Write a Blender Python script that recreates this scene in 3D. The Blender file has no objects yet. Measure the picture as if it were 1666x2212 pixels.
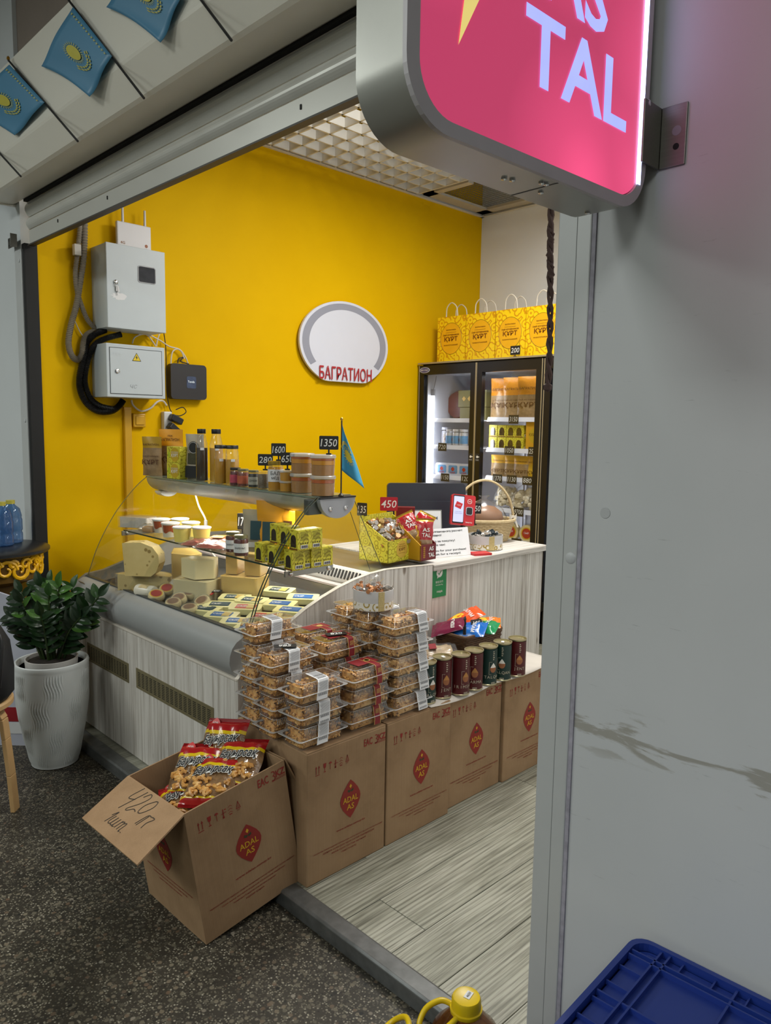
import bpy, bmesh, math, random
from mathutils import Vector, Matrix, Euler
random.seed(7)
scn = bpy.context.scene
COL = scn.collection
PI = math.pi

# ---------------------------------------------------------------- camera
def basis(yaw, pitch, roll):
    f = Vector((-math.sin(yaw)*math.cos(pitch), math.cos(yaw)*math.cos(pitch), -math.sin(pitch)))
    r = Vector((math.cos(yaw), math.sin(yaw), 0)); u = r.cross(f)
    return r*math.cos(roll)+u*math.sin(roll), -r*math.sin(roll)+u*math.cos(roll), f
CR, CU, CF = basis(.79635, .11443, .0159)
CP = Vector((0, 0, 1.55)); FPX = 1610.8
def at(px, py, axis, val):
    """the point of the place that the photograph shows at a pixel, on the plane axis=val"""
    d = CR*((px-833)/FPX) - CU*((py-1106)/FPX) + CF
    return CP + d*((val-CP[axis])/d[axis])
cd = bpy.data.cameras.new('camera'); cam = bpy.data.objects.new('camera', cd); COL.objects.link(cam)
cd.sensor_fit = 'VERTICAL'; cd.sensor_height = 36; cd.lens = 36*FPX/2212; cd.clip_start = .05
m3 = Matrix((CR, CU, -CF)).transposed(); cam.matrix_world = Matrix.Translation(CP) @ m3.to_4x4()
scn.camera = cam

# ---------------------------------------------------------------- light and exposure
scn.view_settings.view_transform = 'Standard'; scn.view_settings.look = 'None'
scn.view_settings.gamma = 1; scn.view_settings.use_curve_mapping = False
scn.view_settings.exposure = 0.0
scn.cycles.use_denoising = True
scn.cycles.max_bounces = 8; scn.cycles.transparent_max_bounces = 24; scn.cycles.caustics_reflective = False; scn.cycles.caustics_refractive = False
w = bpy.data.worlds.new('hall_air'); scn.world = w; w.use_nodes = True
w.node_tree.nodes['Background'].inputs[0].default_value = (.80, .84, .80, 1)
w.node_tree.nodes['Background'].inputs[1].default_value = .10
def area(name, loc, size, power, color=(1, 1, 1), rot=(0, 0, 0), sy=None):
    l = bpy.data.lights.new(name, 'AREA'); l.energy = power; l.color = color
    l.shape = 'RECTANGLE'; l.size = size; l.size_y = sy or size
    o = bpy.data.objects.new(name, l); COL.objects.link(o); o.location = loc; o.rotation_euler = rot
    return o
area('shop_ceiling_panel', (-2.3, 3.25, 3.2), .6, 55, (1, .98, .92))
area('shop_ceiling_panel_front', (-1.45, 2.3, 3.2), .6, 27, (1, .98, .92))
area('shop_plenum_tube', (-2.75, 2.9, 3.75), 1.2, 8, (1, .98, .94), sy=.2)
area('hall_ceiling_panel', (-2.3, -2.6, 3.9), 1.3, 90, (.95, 1, .95))
area('hall_ceiling_panel_far', (-5.4, -2.2, 3.9), 1.3, 92, (.95, 1, .95))
area('hall_ceiling_panel_near', (1.2, -3.2, 3.9), 1.3, 92, (.95, 1, .95))

# ---------------------------------------------------------------- colour and materials
def C(r, g=None, b=None):
    if g is None: g = b = r
    f = lambda c: (c/255/12.92 if c/255 <= .04045 else ((c/255+.055)/1.055)**2.4)
    return (f(r), f(g), f(b), 1)
MATS = {}
class NT:
    def __init__(s, name):
        s.m = bpy.data.materials.new(name); s.m.use_nodes = True; s.t = s.m.node_tree
        s.t.nodes.clear(); s.out = s.n('ShaderNodeOutputMaterial')
    def n(s, typ, **kw):
        x = s.t.nodes.new(typ)
        for k, v in kw.items():
            if k in x.inputs.keys() if isinstance(k, str) else False: x.inputs[k].default_value = v
            else: setattr(x, k, v)
        return x
    def l(s, a, b): s.t.links.new(a, b)
    def coord(s, scale=(1, 1, 1), kind='Object', rnd=False, rot=(0, 0, 0)):
        tc = s.n('ShaderNodeTexCoord'); mp = s.n('ShaderNodeMapping'); mp.inputs['Scale'].default_value = scale
        mp.inputs['Rotation'].default_value = rot
        s.l(tc.outputs[kind], mp.inputs['Vector'])
        if rnd:
            oi = s.n('ShaderNodeObjectInfo'); mu = s.n('ShaderNodeMath', operation='MULTIPLY'); mu.inputs[1].default_value = 37.3
            s.l(oi.outputs['Random'], mu.inputs[0]); s.l(mu.outputs[0], mp.inputs['Location'])
        return mp.outputs[0]
    def ramp(s, fac, stops):
        r = s.n('ShaderNodeValToRGB'); e = r.color_ramp.elements
        while len(e) < len(stops): e.new(.5)
        for i, (p, c) in enumerate(stops): e[i].position = p; e[i].color = c
        s.l(fac, r.inputs[0]); return r.outputs[0]
    def noise(s, vec, scale=5, detail=3, rough=.5, dist=0):
        n = s.n('ShaderNodeTexNoise'); n.inputs['Scale'].default_value = scale; n.inputs['Detail'].default_value = detail
        n.inputs['Roughness'].default_value = rough; n.inputs['Distortion'].default_value = dist
        s.l(vec, n.inputs['Vector']); return n.outputs['Fac']
    def voro(s, vec, scale=5, feature='F1', out='Distance'):
        n = s.n('ShaderNodeTexVoronoi', feature=feature); n.inputs['Scale'].default_value = scale
        s.l(vec, n.inputs['Vector']); return n.outputs[out]
    def mix(s, fac, a, b, blend='MIX'):
        x = s.n('ShaderNodeMix', data_type='RGBA', blend_type=blend)
        for v, i in ((fac, 0), (a, 6), (b, 7)):
            if isinstance(v, (int, float)): x.inputs[i].default_value = v
            elif isinstance(v, tuple): x.inputs[i].default_value = v
            else: s.l(v, x.inputs[i])
        return x.outputs[2]
    def bsdf(s, col, rough=.5, metal=0, spec=.5, bump=None, bstr=.2, bdist=.01, **kw):
        b = s.n('ShaderNodeBsdfPrincipled')
        if isinstance(col, tuple): b.inputs['Base Color'].default_value = col
        else: s.l(col, b.inputs['Base Color'])
        b.inputs['Roughness'].default_value = rough; b.inputs['Metallic'].default_value = metal
        b.inputs['Specular IOR Level'].default_value = spec
        for k, v in kw.items(): b.inputs[k.replace('_', ' ')].default_value = v
        if bump is not None:
            bn = s.n('ShaderNodeBump'); bn.inputs['Strength'].default_value = bstr; bn.inputs['Distance'].default_value = bdist
            s.l(bump, bn.inputs['Height']); s.l(bn.outputs[0], b.inputs['Normal'])
        s.l(b.outputs[0], s.out.inputs[0]); return b
def M(name, col=None, rough=.5, metal=0, var=.12, vs=14, spec=.5, bump=0, bs=60, emit=0, **kw):
    """plain surface with a little tone variation and fine relief"""
    if name in MATS: return MATS[name]
    t = NT(name); v = t.coord()
    n = t.noise(v, vs, 3)
    dark = tuple(c*(1-var) for c in col[:3])+(1,)
    c = t.mix(n, dark, tuple(min(1, x*(1+var*.6)) for x in col[:3])+(1,))
    b = t.bsdf(c, rough, metal, spec, t.noise(v, bs, 2) if bump else None, bump, .004, **kw)
    if emit:
        t.l(c, b.inputs['Emission Color']); b.inputs['Emission Strength'].default_value = emit
    MATS[name] = t.m; return t.m
def glassy(name, tint=(1, 1, 1, 1), refl=1.0, rough=.03, base=.04, density=0.0, milky=None):
    """thin clear sheet: mostly see-through, mirror-like at grazing angles"""
    if name in MATS: return MATS[name]
    t = NT(name)
    lw = t.n('ShaderNodeLayerWeight'); lw.inputs[0].default_value = .5
    pw = t.n('ShaderNodeMath', operation='POWER'); pw.inputs[1].default_value = 4.0; t.l(lw.outputs['Facing'], pw.inputs[0])
    ma = t.n('ShaderNodeMath', operation='MULTIPLY_ADD'); ma.inputs[1].default_value = refl*.8; ma.inputs[2].default_value = base
    ma.use_clamp = True; t.l(pw.outputs[0], ma.inputs[0])
    tr = t.n('ShaderNodeBsdfTransparent'); tr.inputs[0].default_value = tint
    gl = t.n('ShaderNodeBsdfGlossy'); gl.inputs['Roughness'].default_value = rough
    src = tr.outputs[0]
    if milky:
        df = t.n('ShaderNodeBsdfDiffuse'); df.inputs[0].default_value = milky[0]
        mm = t.n('ShaderNodeMixShader'); mm.inputs[0].default_value = milky[1]
        t.l(tr.outputs[0], mm.inputs[1]); t.l(df.outputs[0], mm.inputs[2]); src = mm.outputs[0]
    mx = t.n('ShaderNodeMixShader'); t.l(ma.outputs[0], mx.inputs[0]); t.l(src, mx.inputs[1]); t.l(gl.outputs[0], mx.inputs[2])
    t.l(mx.outputs[0], t.out.inputs[0]); MATS[name] = t.m; return t.m

def build_materials():
    # whitewashed pine, vertical boards grain
    for nm, ax in (('pine', 2), ('pine_top', 1)):
        t = NT(nm); sc = [9, 9, 9]; sc[ax] = .55
        v = t.coord(tuple(sc)); n1 = t.noise(v, 2.2, 6, .65, .6)
        sc2 = [55, 55, 55]; sc2[ax] = 1.2; n2 = t.noise(t.coord(tuple(sc2)), 1.6, 4, .6, .3)
        sc3 = [6, 6, 6]; sc3[ax] = 2.6; k = t.voro(t.coord(tuple(sc3)), 1.1)
        c1 = t.ramp(n1, [(.30, C(168, 160, 150)), (.45, C(208, 203, 196)), (.62, C(222, 218, 212)), (.8, C(196, 189, 180))])
        c2 = t.ramp(n2, [(.36, C(168, 158, 146)), (.52, C(255)), (1, C(255))])
        c = t.mix(.55, c1, c2, 'MULTIPLY')
        kn = t.ramp(k, [(.0, C(90, 74, 60)), (.05, C(150, 132, 112)), (.09, C(255)), (1, C(255))])
        c = t.mix(.8, c, kn, 'MULTIPLY'); t.bsdf(c, .45, 0, .4, n2, .12, .003); MATS[nm] = t.m
    # grey oak planks (grain along y), each plank its own figure
    t = NT('oak_plank'); v = t.coord((7, .8, 7), rnd=True); n1 = t.noise(v, 1.5, 5, .6, 1.6)
    wv = t.n('ShaderNodeTexWave', wave_type='BANDS', bands_direction='X'); wv.inputs['Scale'].default_value = 3.2
    wv.inputs['Distortion'].default_value = 9; wv.inputs['Detail'].default_value = 2.5; wv.inputs['Detail Scale'].default_value = .55
    t.l(t.coord((6, .55, 6), rnd=True), wv.inputs['Vector'])
    f2 = t.noise(t.coord((120, 3.5, 120), rnd=True), 1.4, 3, .6)
    c = t.ramp(n1, [(.25, C(116, 114, 100)), (.45, C(156, 155, 140)), (.7, C(176, 174, 160))])
    c = t.mix(.5, c, t.ramp(wv.outputs['Fac'], [(0, C(126, 122, 110)), (.22, C(235)), (1, C(255))]), 'MULTIPLY')
    c = t.mix(.55, c, t.ramp(f2, [(.36, C(130, 127, 118)), (.55, C(255)), (1, C(255))]), 'MULTIPLY')
    kv = t.voro(t.coord((4.5, 2.2, 4), rnd=True), 1.0)
    c = t.mix(.85, c, t.ramp(kv, [(0, C(50, 46, 42)), (.05, C(110, 106, 98)), (.12, C(250)), (1, C(255))]), 'MULTIPLY')
    t.bsdf(c, .42, 0, .45, f2, .15, .002); MATS['oak_plank'] = t.m
    # terrazzo
    t = NT('terrazzo'); v = t.coord()
    v1 = t.voro(v, 58); vc = t.voro(v, 58, out='Color'); v2 = t.voro(v, 150); vc2 = t.voro(v, 150, out='Color')
    sep = t.n('ShaderNodeSeparateColor'); t.l(vc, sep.inputs[0]); sep2 = t.n('ShaderNodeSeparateColor'); t.l(vc2, sep2.inputs[0])
    stone = t.ramp(sep.outputs[0], [(0, C(34, 36, 34)), (.18, C(92, 86, 74)), (.45, C(122, 116, 100)), (.7, C(150, 140, 120)), (.9, C(128, 104, 84)), (1, C(178, 172, 156))])
    stone2 = t.ramp(sep2.outputs[1], [(0, C(50, 48, 44)), (.4, C(112, 106, 92)), (.75, C(158, 150, 130)), (1, C(206, 198, 178))])
    big = t.noise(v, 1.7, 4, .6)
    ground = t.ramp(big, [(.3, C(58, 54, 46)), (.7, C(82, 76, 66))])
    c = t.mix(t.ramp(v2, [(.34, C(255)), (.5, C(0))]), ground, stone2)
    r1 = t.ramp(v1, [(.30, C(255)), (.46, C(0))])
    sel = t.ramp(sep.outputs[1], [(.30, C(0)), (.34, C(255))])
    c = t.mix(t.mix(1, r1, sel, 'MULTIPLY'), c, stone)
    bigd = t.ramp(t.noise(t.coord(), 2.3, 5, .65), [(.35, C(95)), (.66, C(205))])
    c = t.mix(.75, c, bigd, 'MULTIPLY'); t.bsdf(c, .48, 0, .35); MATS['terrazzo'] = t.m
    # yellow paint
    t = NT('yellow_paint'); v = t.coord(); n = t.noise(v, 1.3, 4, .6)
    c = t.ramp(n, [(.3, C(222, 174, 0)), (.7, C(230, 183, 4))])
    sp = t.ramp(t.voro(v, 3.1), [(0, C(70, 55, 10)), (.012, C(255)), (1, C(255))])
    c = t.mix(.8, c, sp, 'MULTIPLY'); t.bsdf(c, .6, 0, .06, t.noise(v, 22, 4, .6), .06, .01); MATS['yellow_paint'] = t.m
    # grey painted facade with rubbed band and scuffs
    t = NT('grey_facade'); v = t.coord(); n = t.noise(v, 1.1, 4, .6)
    c = t.ramp(n, [(.3, C(198, 200, 202)), (.7, C(210, 211, 213))])
    sx = t.n('ShaderNodeSeparateXYZ'); t.l(v, sx.inputs[0])
    band = t.ramp(sx.outputs[2], [(.30, C(0)), (.84, C(0)), (.89, C(255)), (.95, C(255)), (.98, C(0)), (1, C(0))])
    sm = t.ramp(t.noise(t.coord((2.0, 2.0, 11)), 2.3, 6, .62, .5), [(.50, C(0)), (.56, C(255))])
    c = t.mix(t.mix(1, band, sm, 'MULTIPLY'), c, C(168, 165, 158))
    fs = t.ramp(t.noise(t.coord((3, 3, 30)), 4, 5, .7), [(.66, C(255)), (.74, C(150))])
    c = t.mix(.35, c, fs, 'MULTIPLY'); t.bsdf(c, .5, 0, .35); MATS['grey_facade'] = t.m
    # cardboard
    t = NT('cardboard'); v = t.coord(); n = t.noise(v, 4, 5, .65); n2 = t.noise(t.coord((260, 260, 3)), 1, 2)
    c = t.ramp(n, [(.3, C(143, 115, 86)), (.5, C(160, 130, 99)), (.72, C(170, 140, 108))])
    c = t.mix(.12, c, t.ramp(n2, [(.3, C(150)), (.7, C(255))]), 'MULTIPLY'); t.bsdf(c, .75, 0, .2, n2, .05, .002); MATS['cardboard'] = t.m
    # ornament prints: scroll-like rings
    for nm, a, b2, sc in (('ornament_yellow', C(246, 208, 20), C(214, 150, 10), 17), ('ornament_olive', C(214, 204, 60), C(166, 150, 26), 34),
                          ('ornament_gold', C(228, 224, 214), C(170, 146, 74), 30), ('ornament_brown', C(205, 160, 40), C(110, 64, 14), 24)):
        t = NT(nm); v = t.coord(); d = t.voro(v, sc)
        s1 = t.n('ShaderNodeMath', operation='MULTIPLY'); s1.inputs[1].default_value = 17; t.l(d, s1.inputs[0])
        s2 = t.n('ShaderNodeMath', operation='SINE'); t.l(s1.outputs[0], s2.inputs[0])
        t.bsdf(t.mix(t.ramp(s2.outputs[0], [(.50, C(0)), (.62, C(255))]), a, b2), .42, 0, .5); MATS[nm] = t.m
    # honey pastry
    for nm, lo, mid, hi in (('pastry', C(146, 92, 36), C(214, 158, 82), C(236, 196, 128)), ('noodle', C(166, 112, 54), C(220, 170, 102), C(238, 202, 142))):
        t = NT(nm); v = t.coord(); n = t.noise(v, 45, 3, .6)
        t.bsdf(t.ramp(n, [(.3, lo), (.5, mid), (.72, hi)]), .35, 0, .5, t.noise(v, 160, 2), .3, .002); MATS[nm] = t.m
    # cheese with holes
    for nm, a, b2 in (('cheese_holes', C(226, 206, 146), C(196, 170, 104)), ('cheese_pale', C(238, 226, 186), C(222, 204, 152)), ('cheese_gold', C(234, 204, 128), C(220, 180, 96))):
        t = NT(nm); v = t.coord(); n = t.noise(v, 9, 4, .6)
        c = t.mix(n, b2, a)
        h = t.ramp(t.voro(v, 27), [(0, C(120, 104, 60)), (.20, C(165, 145, 90)), (.26, C(255)), (1, C(255))])
        if nm == 'cheese_holes': c = t.mix(.75, c, h, 'MULTIPLY')
        t.bsdf(c, .35, 0, .5, n, .15, .006); MATS[nm] = t.m
    # brushed metal
    for nm, col, r in (('brushed_steel', C(176, 174, 170), .32), ('steel_dark', C(120, 118, 112), .4)):
        t = NT(nm); n = t.noise(t.coord((3, 90, 90)), 3, 3)
        t.bsdf(t.mix(n, tuple(x*.8 for x in col[:3])+(1,), col), r, .9, .5, n, .04, .002); MATS[nm] = t.m
    # wicker tones
    for nm, a, b2 in (('wicker_brown', C(62, 42, 28), C(104, 76, 52)), ('wicker_light', C(170, 146, 104), C(220, 200, 160))):
        t = NT(nm); n = t.noise(t.coord((40, 40, 40)), 2, 3); t.bsdf(t.mix(n, a, b2), .6, 0, .3, n, .3, .003); MATS[nm] = t.m
    # sign face: printed translucent sheet lit from behind by modules
    t = NT('sign_face_red'); v = t.coord(); d = t.voro(t.coord((1, 1, 1)), 3.4)
    g = t.ramp(d, [(0, C(255)), (.30, C(215)), (.75, C(175))])
    b = t.bsdf(C(190, 40, 84), .3, 0, .4)
    t.l(t.mix(1, g, C(226, 78, 124), 'MULTIPLY'), b.inputs['Emission Color']); b.inputs['Emission Strength'].default_value = 1.3; MATS['sign_face_red'] = t.m
build_materials()
white_paint = M('white_paint', C(226, 226, 222), .35, var=.05)
cream = M('cream_wall', C(236, 240, 246), .6, var=.05, vs=3)
# ---------------------------------------------------------------- mesh helpers
TXT = {}
def text_geo(s, bold=0.0, shear=0.0, res=2):
    k = (s, bold, shear)
    if k not in TXT:
        c = bpy.data.curves.new('t', 'FONT'); c.body = s; c.size = 1; c.resolution_u = res; c.offset = bold; c.shear = shear
        o = bpy.data.objects.new('t', c)
        m = bpy.data.meshes.new_from_object(o)
        vs = [tuple(v.co[:2]) for v in m.vertices]; fs = [tuple(p.vertices) for p in m.polygons]
        bpy.data.objects.remove(o); bpy.data.curves.remove(c); bpy.data.meshes.remove(m)
        xs = [v[0] for v in vs] or [0, 1]; ys = [v[1] for v in vs] or [0, 1]
        TXT[k] = (vs, fs, min(xs), max(xs), min(ys), max(ys))
    return TXT[k]
class MB:
    def __init__(s): s.v = []; s.f = []; s.m = []; s.sm = []
    def add(s, vs, fs, m=0, smooth=False):
        o = len(s.v); s.v += [tuple(x) for x in vs]
        for f in fs: s.f.append(tuple(i+o for i in f)); s.m.append(m); s.sm.append(smooth)
        return s
    def box(s, c, d, m=0, rot=None, taper=1.0):
        x, y, z = d[0]/2, d[1]/2, d[2]/2; t = taper
        vs = [Vector(p) for p in ((-x, -y, -z), (x, -y, -z), (x, y, -z), (-x, y, -z), (-x*t, -y*t, z), (x*t, -y*t, z), (x*t, y*t, z), (-x*t, y*t, z))]
        if rot is not None:
            R = rot if isinstance(rot, Matrix) else Euler(rot).to_matrix(); vs = [R @ p for p in vs]
        c = Vector(c)
        return s.add([p+c for p in vs], [(0, 3, 2, 1), (4, 5, 6, 7), (0, 1, 5, 4), (1, 2, 6, 5), (2, 3, 7, 6), (3, 0, 4, 7)], m)
    def bb(s, a, b, m=0):
        return s.box([(p+q)/2 for p, q in zip(a, b)], [abs(q-p) for p, q in zip(a, b)], m)
    def quad(s, pts, m=0): return s.add(pts, [tuple(range(len(pts)))], m)
    def tube(s, pts, r, n=8, m=0, closed=False, caps=True):
        P = [Vector(p) for p in pts]; N = len(P); rs = r if isinstance(r, (list, tuple)) else [r]*N
        t0 = (P[1]-P[0]).normalized(); up = Vector((0, 0, 1)) if abs(t0.z) < .9 else Vector((1, 0, 0))
        nrm = (up - t0*up.dot(t0)).normalized(); vs = []
        for i in range(N):
            a = P[i-1] if i > 0 else (P[-1] if closed else P[0]); b = P[i+1] if i < N-1 else (P[0] if closed else P[-1])
            t = (b-a).normalized(); nrm = (nrm - t*nrm.dot(t)).normalized(); bn = t.cross(nrm)
            for k in range(n):
                an = 2*PI*k/n; vs.append(P[i]+(nrm*math.cos(an)+bn*math.sin(an))*rs[i])
        fs = []
        for i in range(N if closed else N-1):
            j = (i+1) % N
            for k in range(n): fs.append((i*n+k, i*n+(k+1) % n, j*n+(k+1) % n, j*n+k))
        s.add(vs, fs, m, True)
        if caps and not closed:
            s.add(vs[:n], [tuple(reversed(range(n)))], m); s.add(vs[-n:], [tuple(range(n))], m)
        return s
    def lathe(s, prof, n=24, m=0, c=(0, 0, 0), ax=(1, 1), smooth=True, bulge=None):
        vs = []
        for (r, z) in prof:
            for k in range(n):
                a = 2*PI*k/n; q = bulge(a, z) if bulge else 1
                vs.append((c[0]+r*q*ax[0]*math.cos(a), c[1]+r*q*ax[1]*math.sin(a), c[2]+z))
        fs = [(i*n+k, i*n+(k+1) % n, (i+1)*n+(k+1) % n, (i+1)*n+k) for i in range(len(prof)-1) for k in range(n)]
        s.add(vs, fs, m, smooth)
        if prof[0][0] > 1e-5: s.add(vs[:n], [tuple(reversed(range(n)))], m)
        if prof[-1][0] > 1e-5: s.add(vs[-n:], [tuple(range(n))], m)
        return s
    def prism(s, poly, a, b, axis=0, m=0, smooth=False):
        """polygon given in the two other axes (in order), extruded along axis from a to b"""
        def p3(u, v, w): return {0: (w, u, v), 1: (u, w, v), 2: (u, v, w)}[axis]
        n = len(poly); vs = [p3(u, v, a) for u, v in poly]+[p3(u, v, b) for u, v in poly]
        s.add(vs, [(i, (i+1) % n, n+(i+1) % n, n+i) for i in range(n)], m, smooth)
        s.add(vs, [tuple(reversed(range(n))), tuple(range(n, 2*n))], m); return s
    def grid(s, fn, nu, nv, m=0, smooth=True):
        vs = [fn(i/nu, j/nv) for i in range(nu+1) for j in range(nv+1)]
        fs = [(i*(nv+1)+j, (i+1)*(nv+1)+j, (i+1)*(nv+1)+j+1, i*(nv+1)+j+1) for i in range(nu) for j in range(nv)]
        return s.add(vs, fs, m, smooth)
    def text(s, txt, o, X, Y, h=None, w=None, m=0, align='C', bold=0, shear=0, eps=.0006, maxw=None):
        """flat lettering: o is the anchor (centre / left) on the surface, X right, Y up, h cap height, w total width"""
        vs, fs, x0, x1, y0, y1 = text_geo(txt, bold, shear)
        if not fs: return s
        X = Vector(X).normalized(); Y = Vector(Y).normalized(); N = X.cross(Y); o = Vector(o)+N*eps
        sy = (h/(y1-y0)) if h else w/(x1-x0); sx = (w/(x1-x0)) if w else sy
        if maxw and sx*(x1-x0) > maxw: sx = maxw/(x1-x0)
        ox = {'C': (x0+x1)/2, 'L': x0, 'R': x1}[align]; oy = (y0+y1)/2
        return s.add([o+X*((x-ox)*sx)+Y*((y-oy)*sy) for x, y in vs], fs, m)
    def poly(s, pts, o, X, Y, sc=1, m=0, eps=.0006):
        X = Vector(X).normalized(); Y = Vector(Y).normalized(); o = Vector(o)+X.cross(Y)*eps
        return s.add([o+X*(x*sc)+Y*(y*sc) for x, y in pts], [tuple(range(len(pts)))], m)
    def mesh(s, name, mats):
        me = bpy.data.meshes.new(name); me.from_pydata(s.v, [], s.f)
        for x in (mats if isinstance(mats, (list, tuple)) else [mats]): me.materials.append(MATS[x] if isinstance(x, str) else x)
        me.polygons.foreach_set('material_index', s.m); me.polygons.foreach_set('use_smooth', s.sm); me.update()
        if any(s.sm): me.set_sharp_from_angle(angle=.75)
        return me
    def build(s, name, mats, parent=None, world=False, loc=None, rot=None, bev=0, subd=0, seg=2, label=None, kind=None):
        if world and parent is not None:
            o = parent.location; s.v = [(x-o.x, y-o.y, z-o.z) for x, y, z in s.v]
        return put(name, s.mesh(name, mats), parent, loc, rot, bev, subd, seg, label, kind)
def put(name, me, parent=None, loc=None, rot=None, bev=0, subd=0, seg=2, label=None, kind=None):
    ob = bpy.data.objects.new(name, me); COL.objects.link(ob)
    if parent is not None: ob.parent = parent
    if loc is not None: ob.location = loc
    if rot is not None: ob.rotation_euler = rot
    if bev:
        b = ob.modifiers.new('bevel', 'BEVEL'); b.width = bev; b.segments = seg; b.limit_method = 'ANGLE'; b.angle_limit = .7
    if subd:
        b = ob.modifiers.new('subd', 'SUBSURF'); b.levels = subd; b.render_levels = subd
    if label: ob['label'] = label
    if kind: ob['kind'] = kind
    return ob
def thing(name, label, cat, loc=(0, 0, 0), rot=(0, 0, 0), group=None):
    o = bpy.data.objects.new(name, None); COL.objects.link(o); o.location = loc; o.rotation_euler = rot; o.empty_display_size = .05
    o['label'] = label; o['category'] = cat
    if group: o['group'] = group
    return o
def tag(o, label, cat, group=None):
    o['label'] = label; o['category'] = cat
    if group: o['group'] = group
    return o
def struct(o): o['kind'] = 'structure'; return o
def rrect(w, h, r, n=5, cx=0, cy=0):
    pts = []
    for qx, qy, a0 in ((1, 1, 0), (-1, 1, PI/2), (-1, -1, PI), (1, -1, 1.5*PI)):
        for k in range(n+1):
            a = a0+PI/2*k/n; pts.append((cx+qx*(w/2-r)+r*math.cos(a), cy+qy*(h/2-r)+r*math.sin(a)))
    return pts
def smooth_path(pts, k=6):
    P = [Vector(p) for p in pts]; out = []
    for i in range(len(P)-1):
        a, b, c, d = P[max(0, i-1)], P[i], P[i+1], P[min(len(P)-1, i+2)]
        for j in range(k):
            t = j/k; out.append(.5*((2*b)+(c-a)*t+(2*a-5*b+4*c-d)*t*t+(3*b-a-3*c+d)*t**3))
    return out+[P[-1]]
def pillow(mb, W, H, T, m=0, nu=12, nv=14, wob=.004, seed=1, seal=.06, band=None, o=(0, 0, 0)):
    """filled bag lying in xy: width W along x, length H along y, thickness T; flat crimped ends"""
    rnd = random.Random(seed); ph = [rnd.uniform(0, 6.3) for _ in range(6)]
    for sg in (1, -1):
        def fn(u, v, sg=sg):
            x = (u-.5)*W; y = (v-.5)*H; e = max(0, min(1, min(v, 1-v)/seal-1)) if min(v, 1-v) < 2*seal else 1
            prof = (max(0, 1-(2*u-1)**2))**.45*(max(0, 1-(2*v-1)**4))**.6*e
            z = sg*T/2*prof + prof*wob*(math.sin(9*u+ph[0])*math.cos(7*v+ph[1])+.6*math.sin(21*u+13*v+ph[2]))
            sq = 1-.06*prof
            return (o[0]+x*sq+wob*math.sin(14*v+ph[3])*.4, o[1]+y, o[2]+z)
        mm = m
        base = len(mb.f); mb.grid(fn, nu, nv, m)
        if sg < 0: mb.f[base:] = [tuple(reversed(f)) for f in mb.f[base:]]
        if band:
            for i in range(base, len(mb.f)):
                j = (i-base) % nv; v = (j+.5)/nv; iu = (i-base)//nv; u = (iu+.5)/nu
                mb.m[i] = band(u, v, sg)
    return mb
def copy_tree(o, loc=None, rot=None, label=None, group=None):
    c = o.copy(); COL.objects.link(c)
    for ch in o.children:
        d = ch.copy(); COL.objects.link(d); d.parent = c
        for g in ch.children:
            e = g.copy(); COL.objects.link(e); e.parent = d
    if loc is not None: c.location = loc
    if rot is not None: c.rotation_euler = rot
    if label: c['label'] = label
    if group: c['group'] = group
    return c
# shared plain materials
black = M('black_plastic', C(22, 22, 24), .4, var=.2)
chalk = M('chalk_board', C(30, 29, 27), .6, var=.2)
chalk_w = M('chalk_white', C(228, 228, 224), .8, var=.05)
alu = M('painted_aluminium', C(202, 204, 204), .4, var=.05, metal=.15)
alu_bright = M('bare_aluminium', C(200, 200, 200), .3, metal=.8, var=.08)
rubber = M('black_rubber', C(20, 20, 20), .7, var=.2)
chrome = M('chrome', C(215, 215, 215), .15, metal=1, var=.05)
red_print = M('red_print', C(140, 34, 26), .6, var=.1)
paper = M('white_paper', C(222, 222, 224), .7, var=.06)
ink = M('black_ink', C(26, 26, 28), .6, var=.1)
clear = glassy('clear_plastic', (.97, .97, .97, 1), 1.0, .05, .07, milky=(C(235), .03))
clear_edge = glassy('clear_plastic_edge', (.95, .95, .95, 1), 1.0, .1, .12, milky=(C(235), .45))
film = glassy('clear_film', (.97, .97, .97, 1), .9, .18, .045, milky=(C(230), .05))
glass = glassy('display_glass', (.96, .975, .965, 1), .7, .01, .03)
def price_tag(txt, P, yaw, w=.06, h=.042, col='chalk_board', tilt=0, stem=.02, label=None, name='price_tag', clip=True):
    """small board with chalked figures on a clip foot; P is the bottom of the foot, board faces local -y turned by yaw"""
    t = thing(name, label, 'price tag', P, (tilt, 0, yaw))
    b = MB().prism(rrect(w, h, .004, 3), -.0015, .0015, 1)
    b.v = [(x, y, z+stem+h/2) for x, y, z in b.v]; b.build('board', col, t)
    MB().text(txt, (0, -.0016, stem+h/2), (1, 0, 0), (0, 0, 1), h=h*.55, maxw=w*.86, bold=.004, shear=.15).build('figures', 'chalk_white', t)
    if clip:
        MB().tube([(0, 0, 0), (0, 0, stem+.004)], .0035, 8).box((0, 0, .003), (.02, .014, .006)).build('clip', 'black_plastic', t)
    return t
# ================================================================ THE SETTING
FY = 1.40            # facade plane
XW = -4.07           # yellow wall
YB = 5.05            # back wall
ZC = 3.285           # shop ceiling
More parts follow.
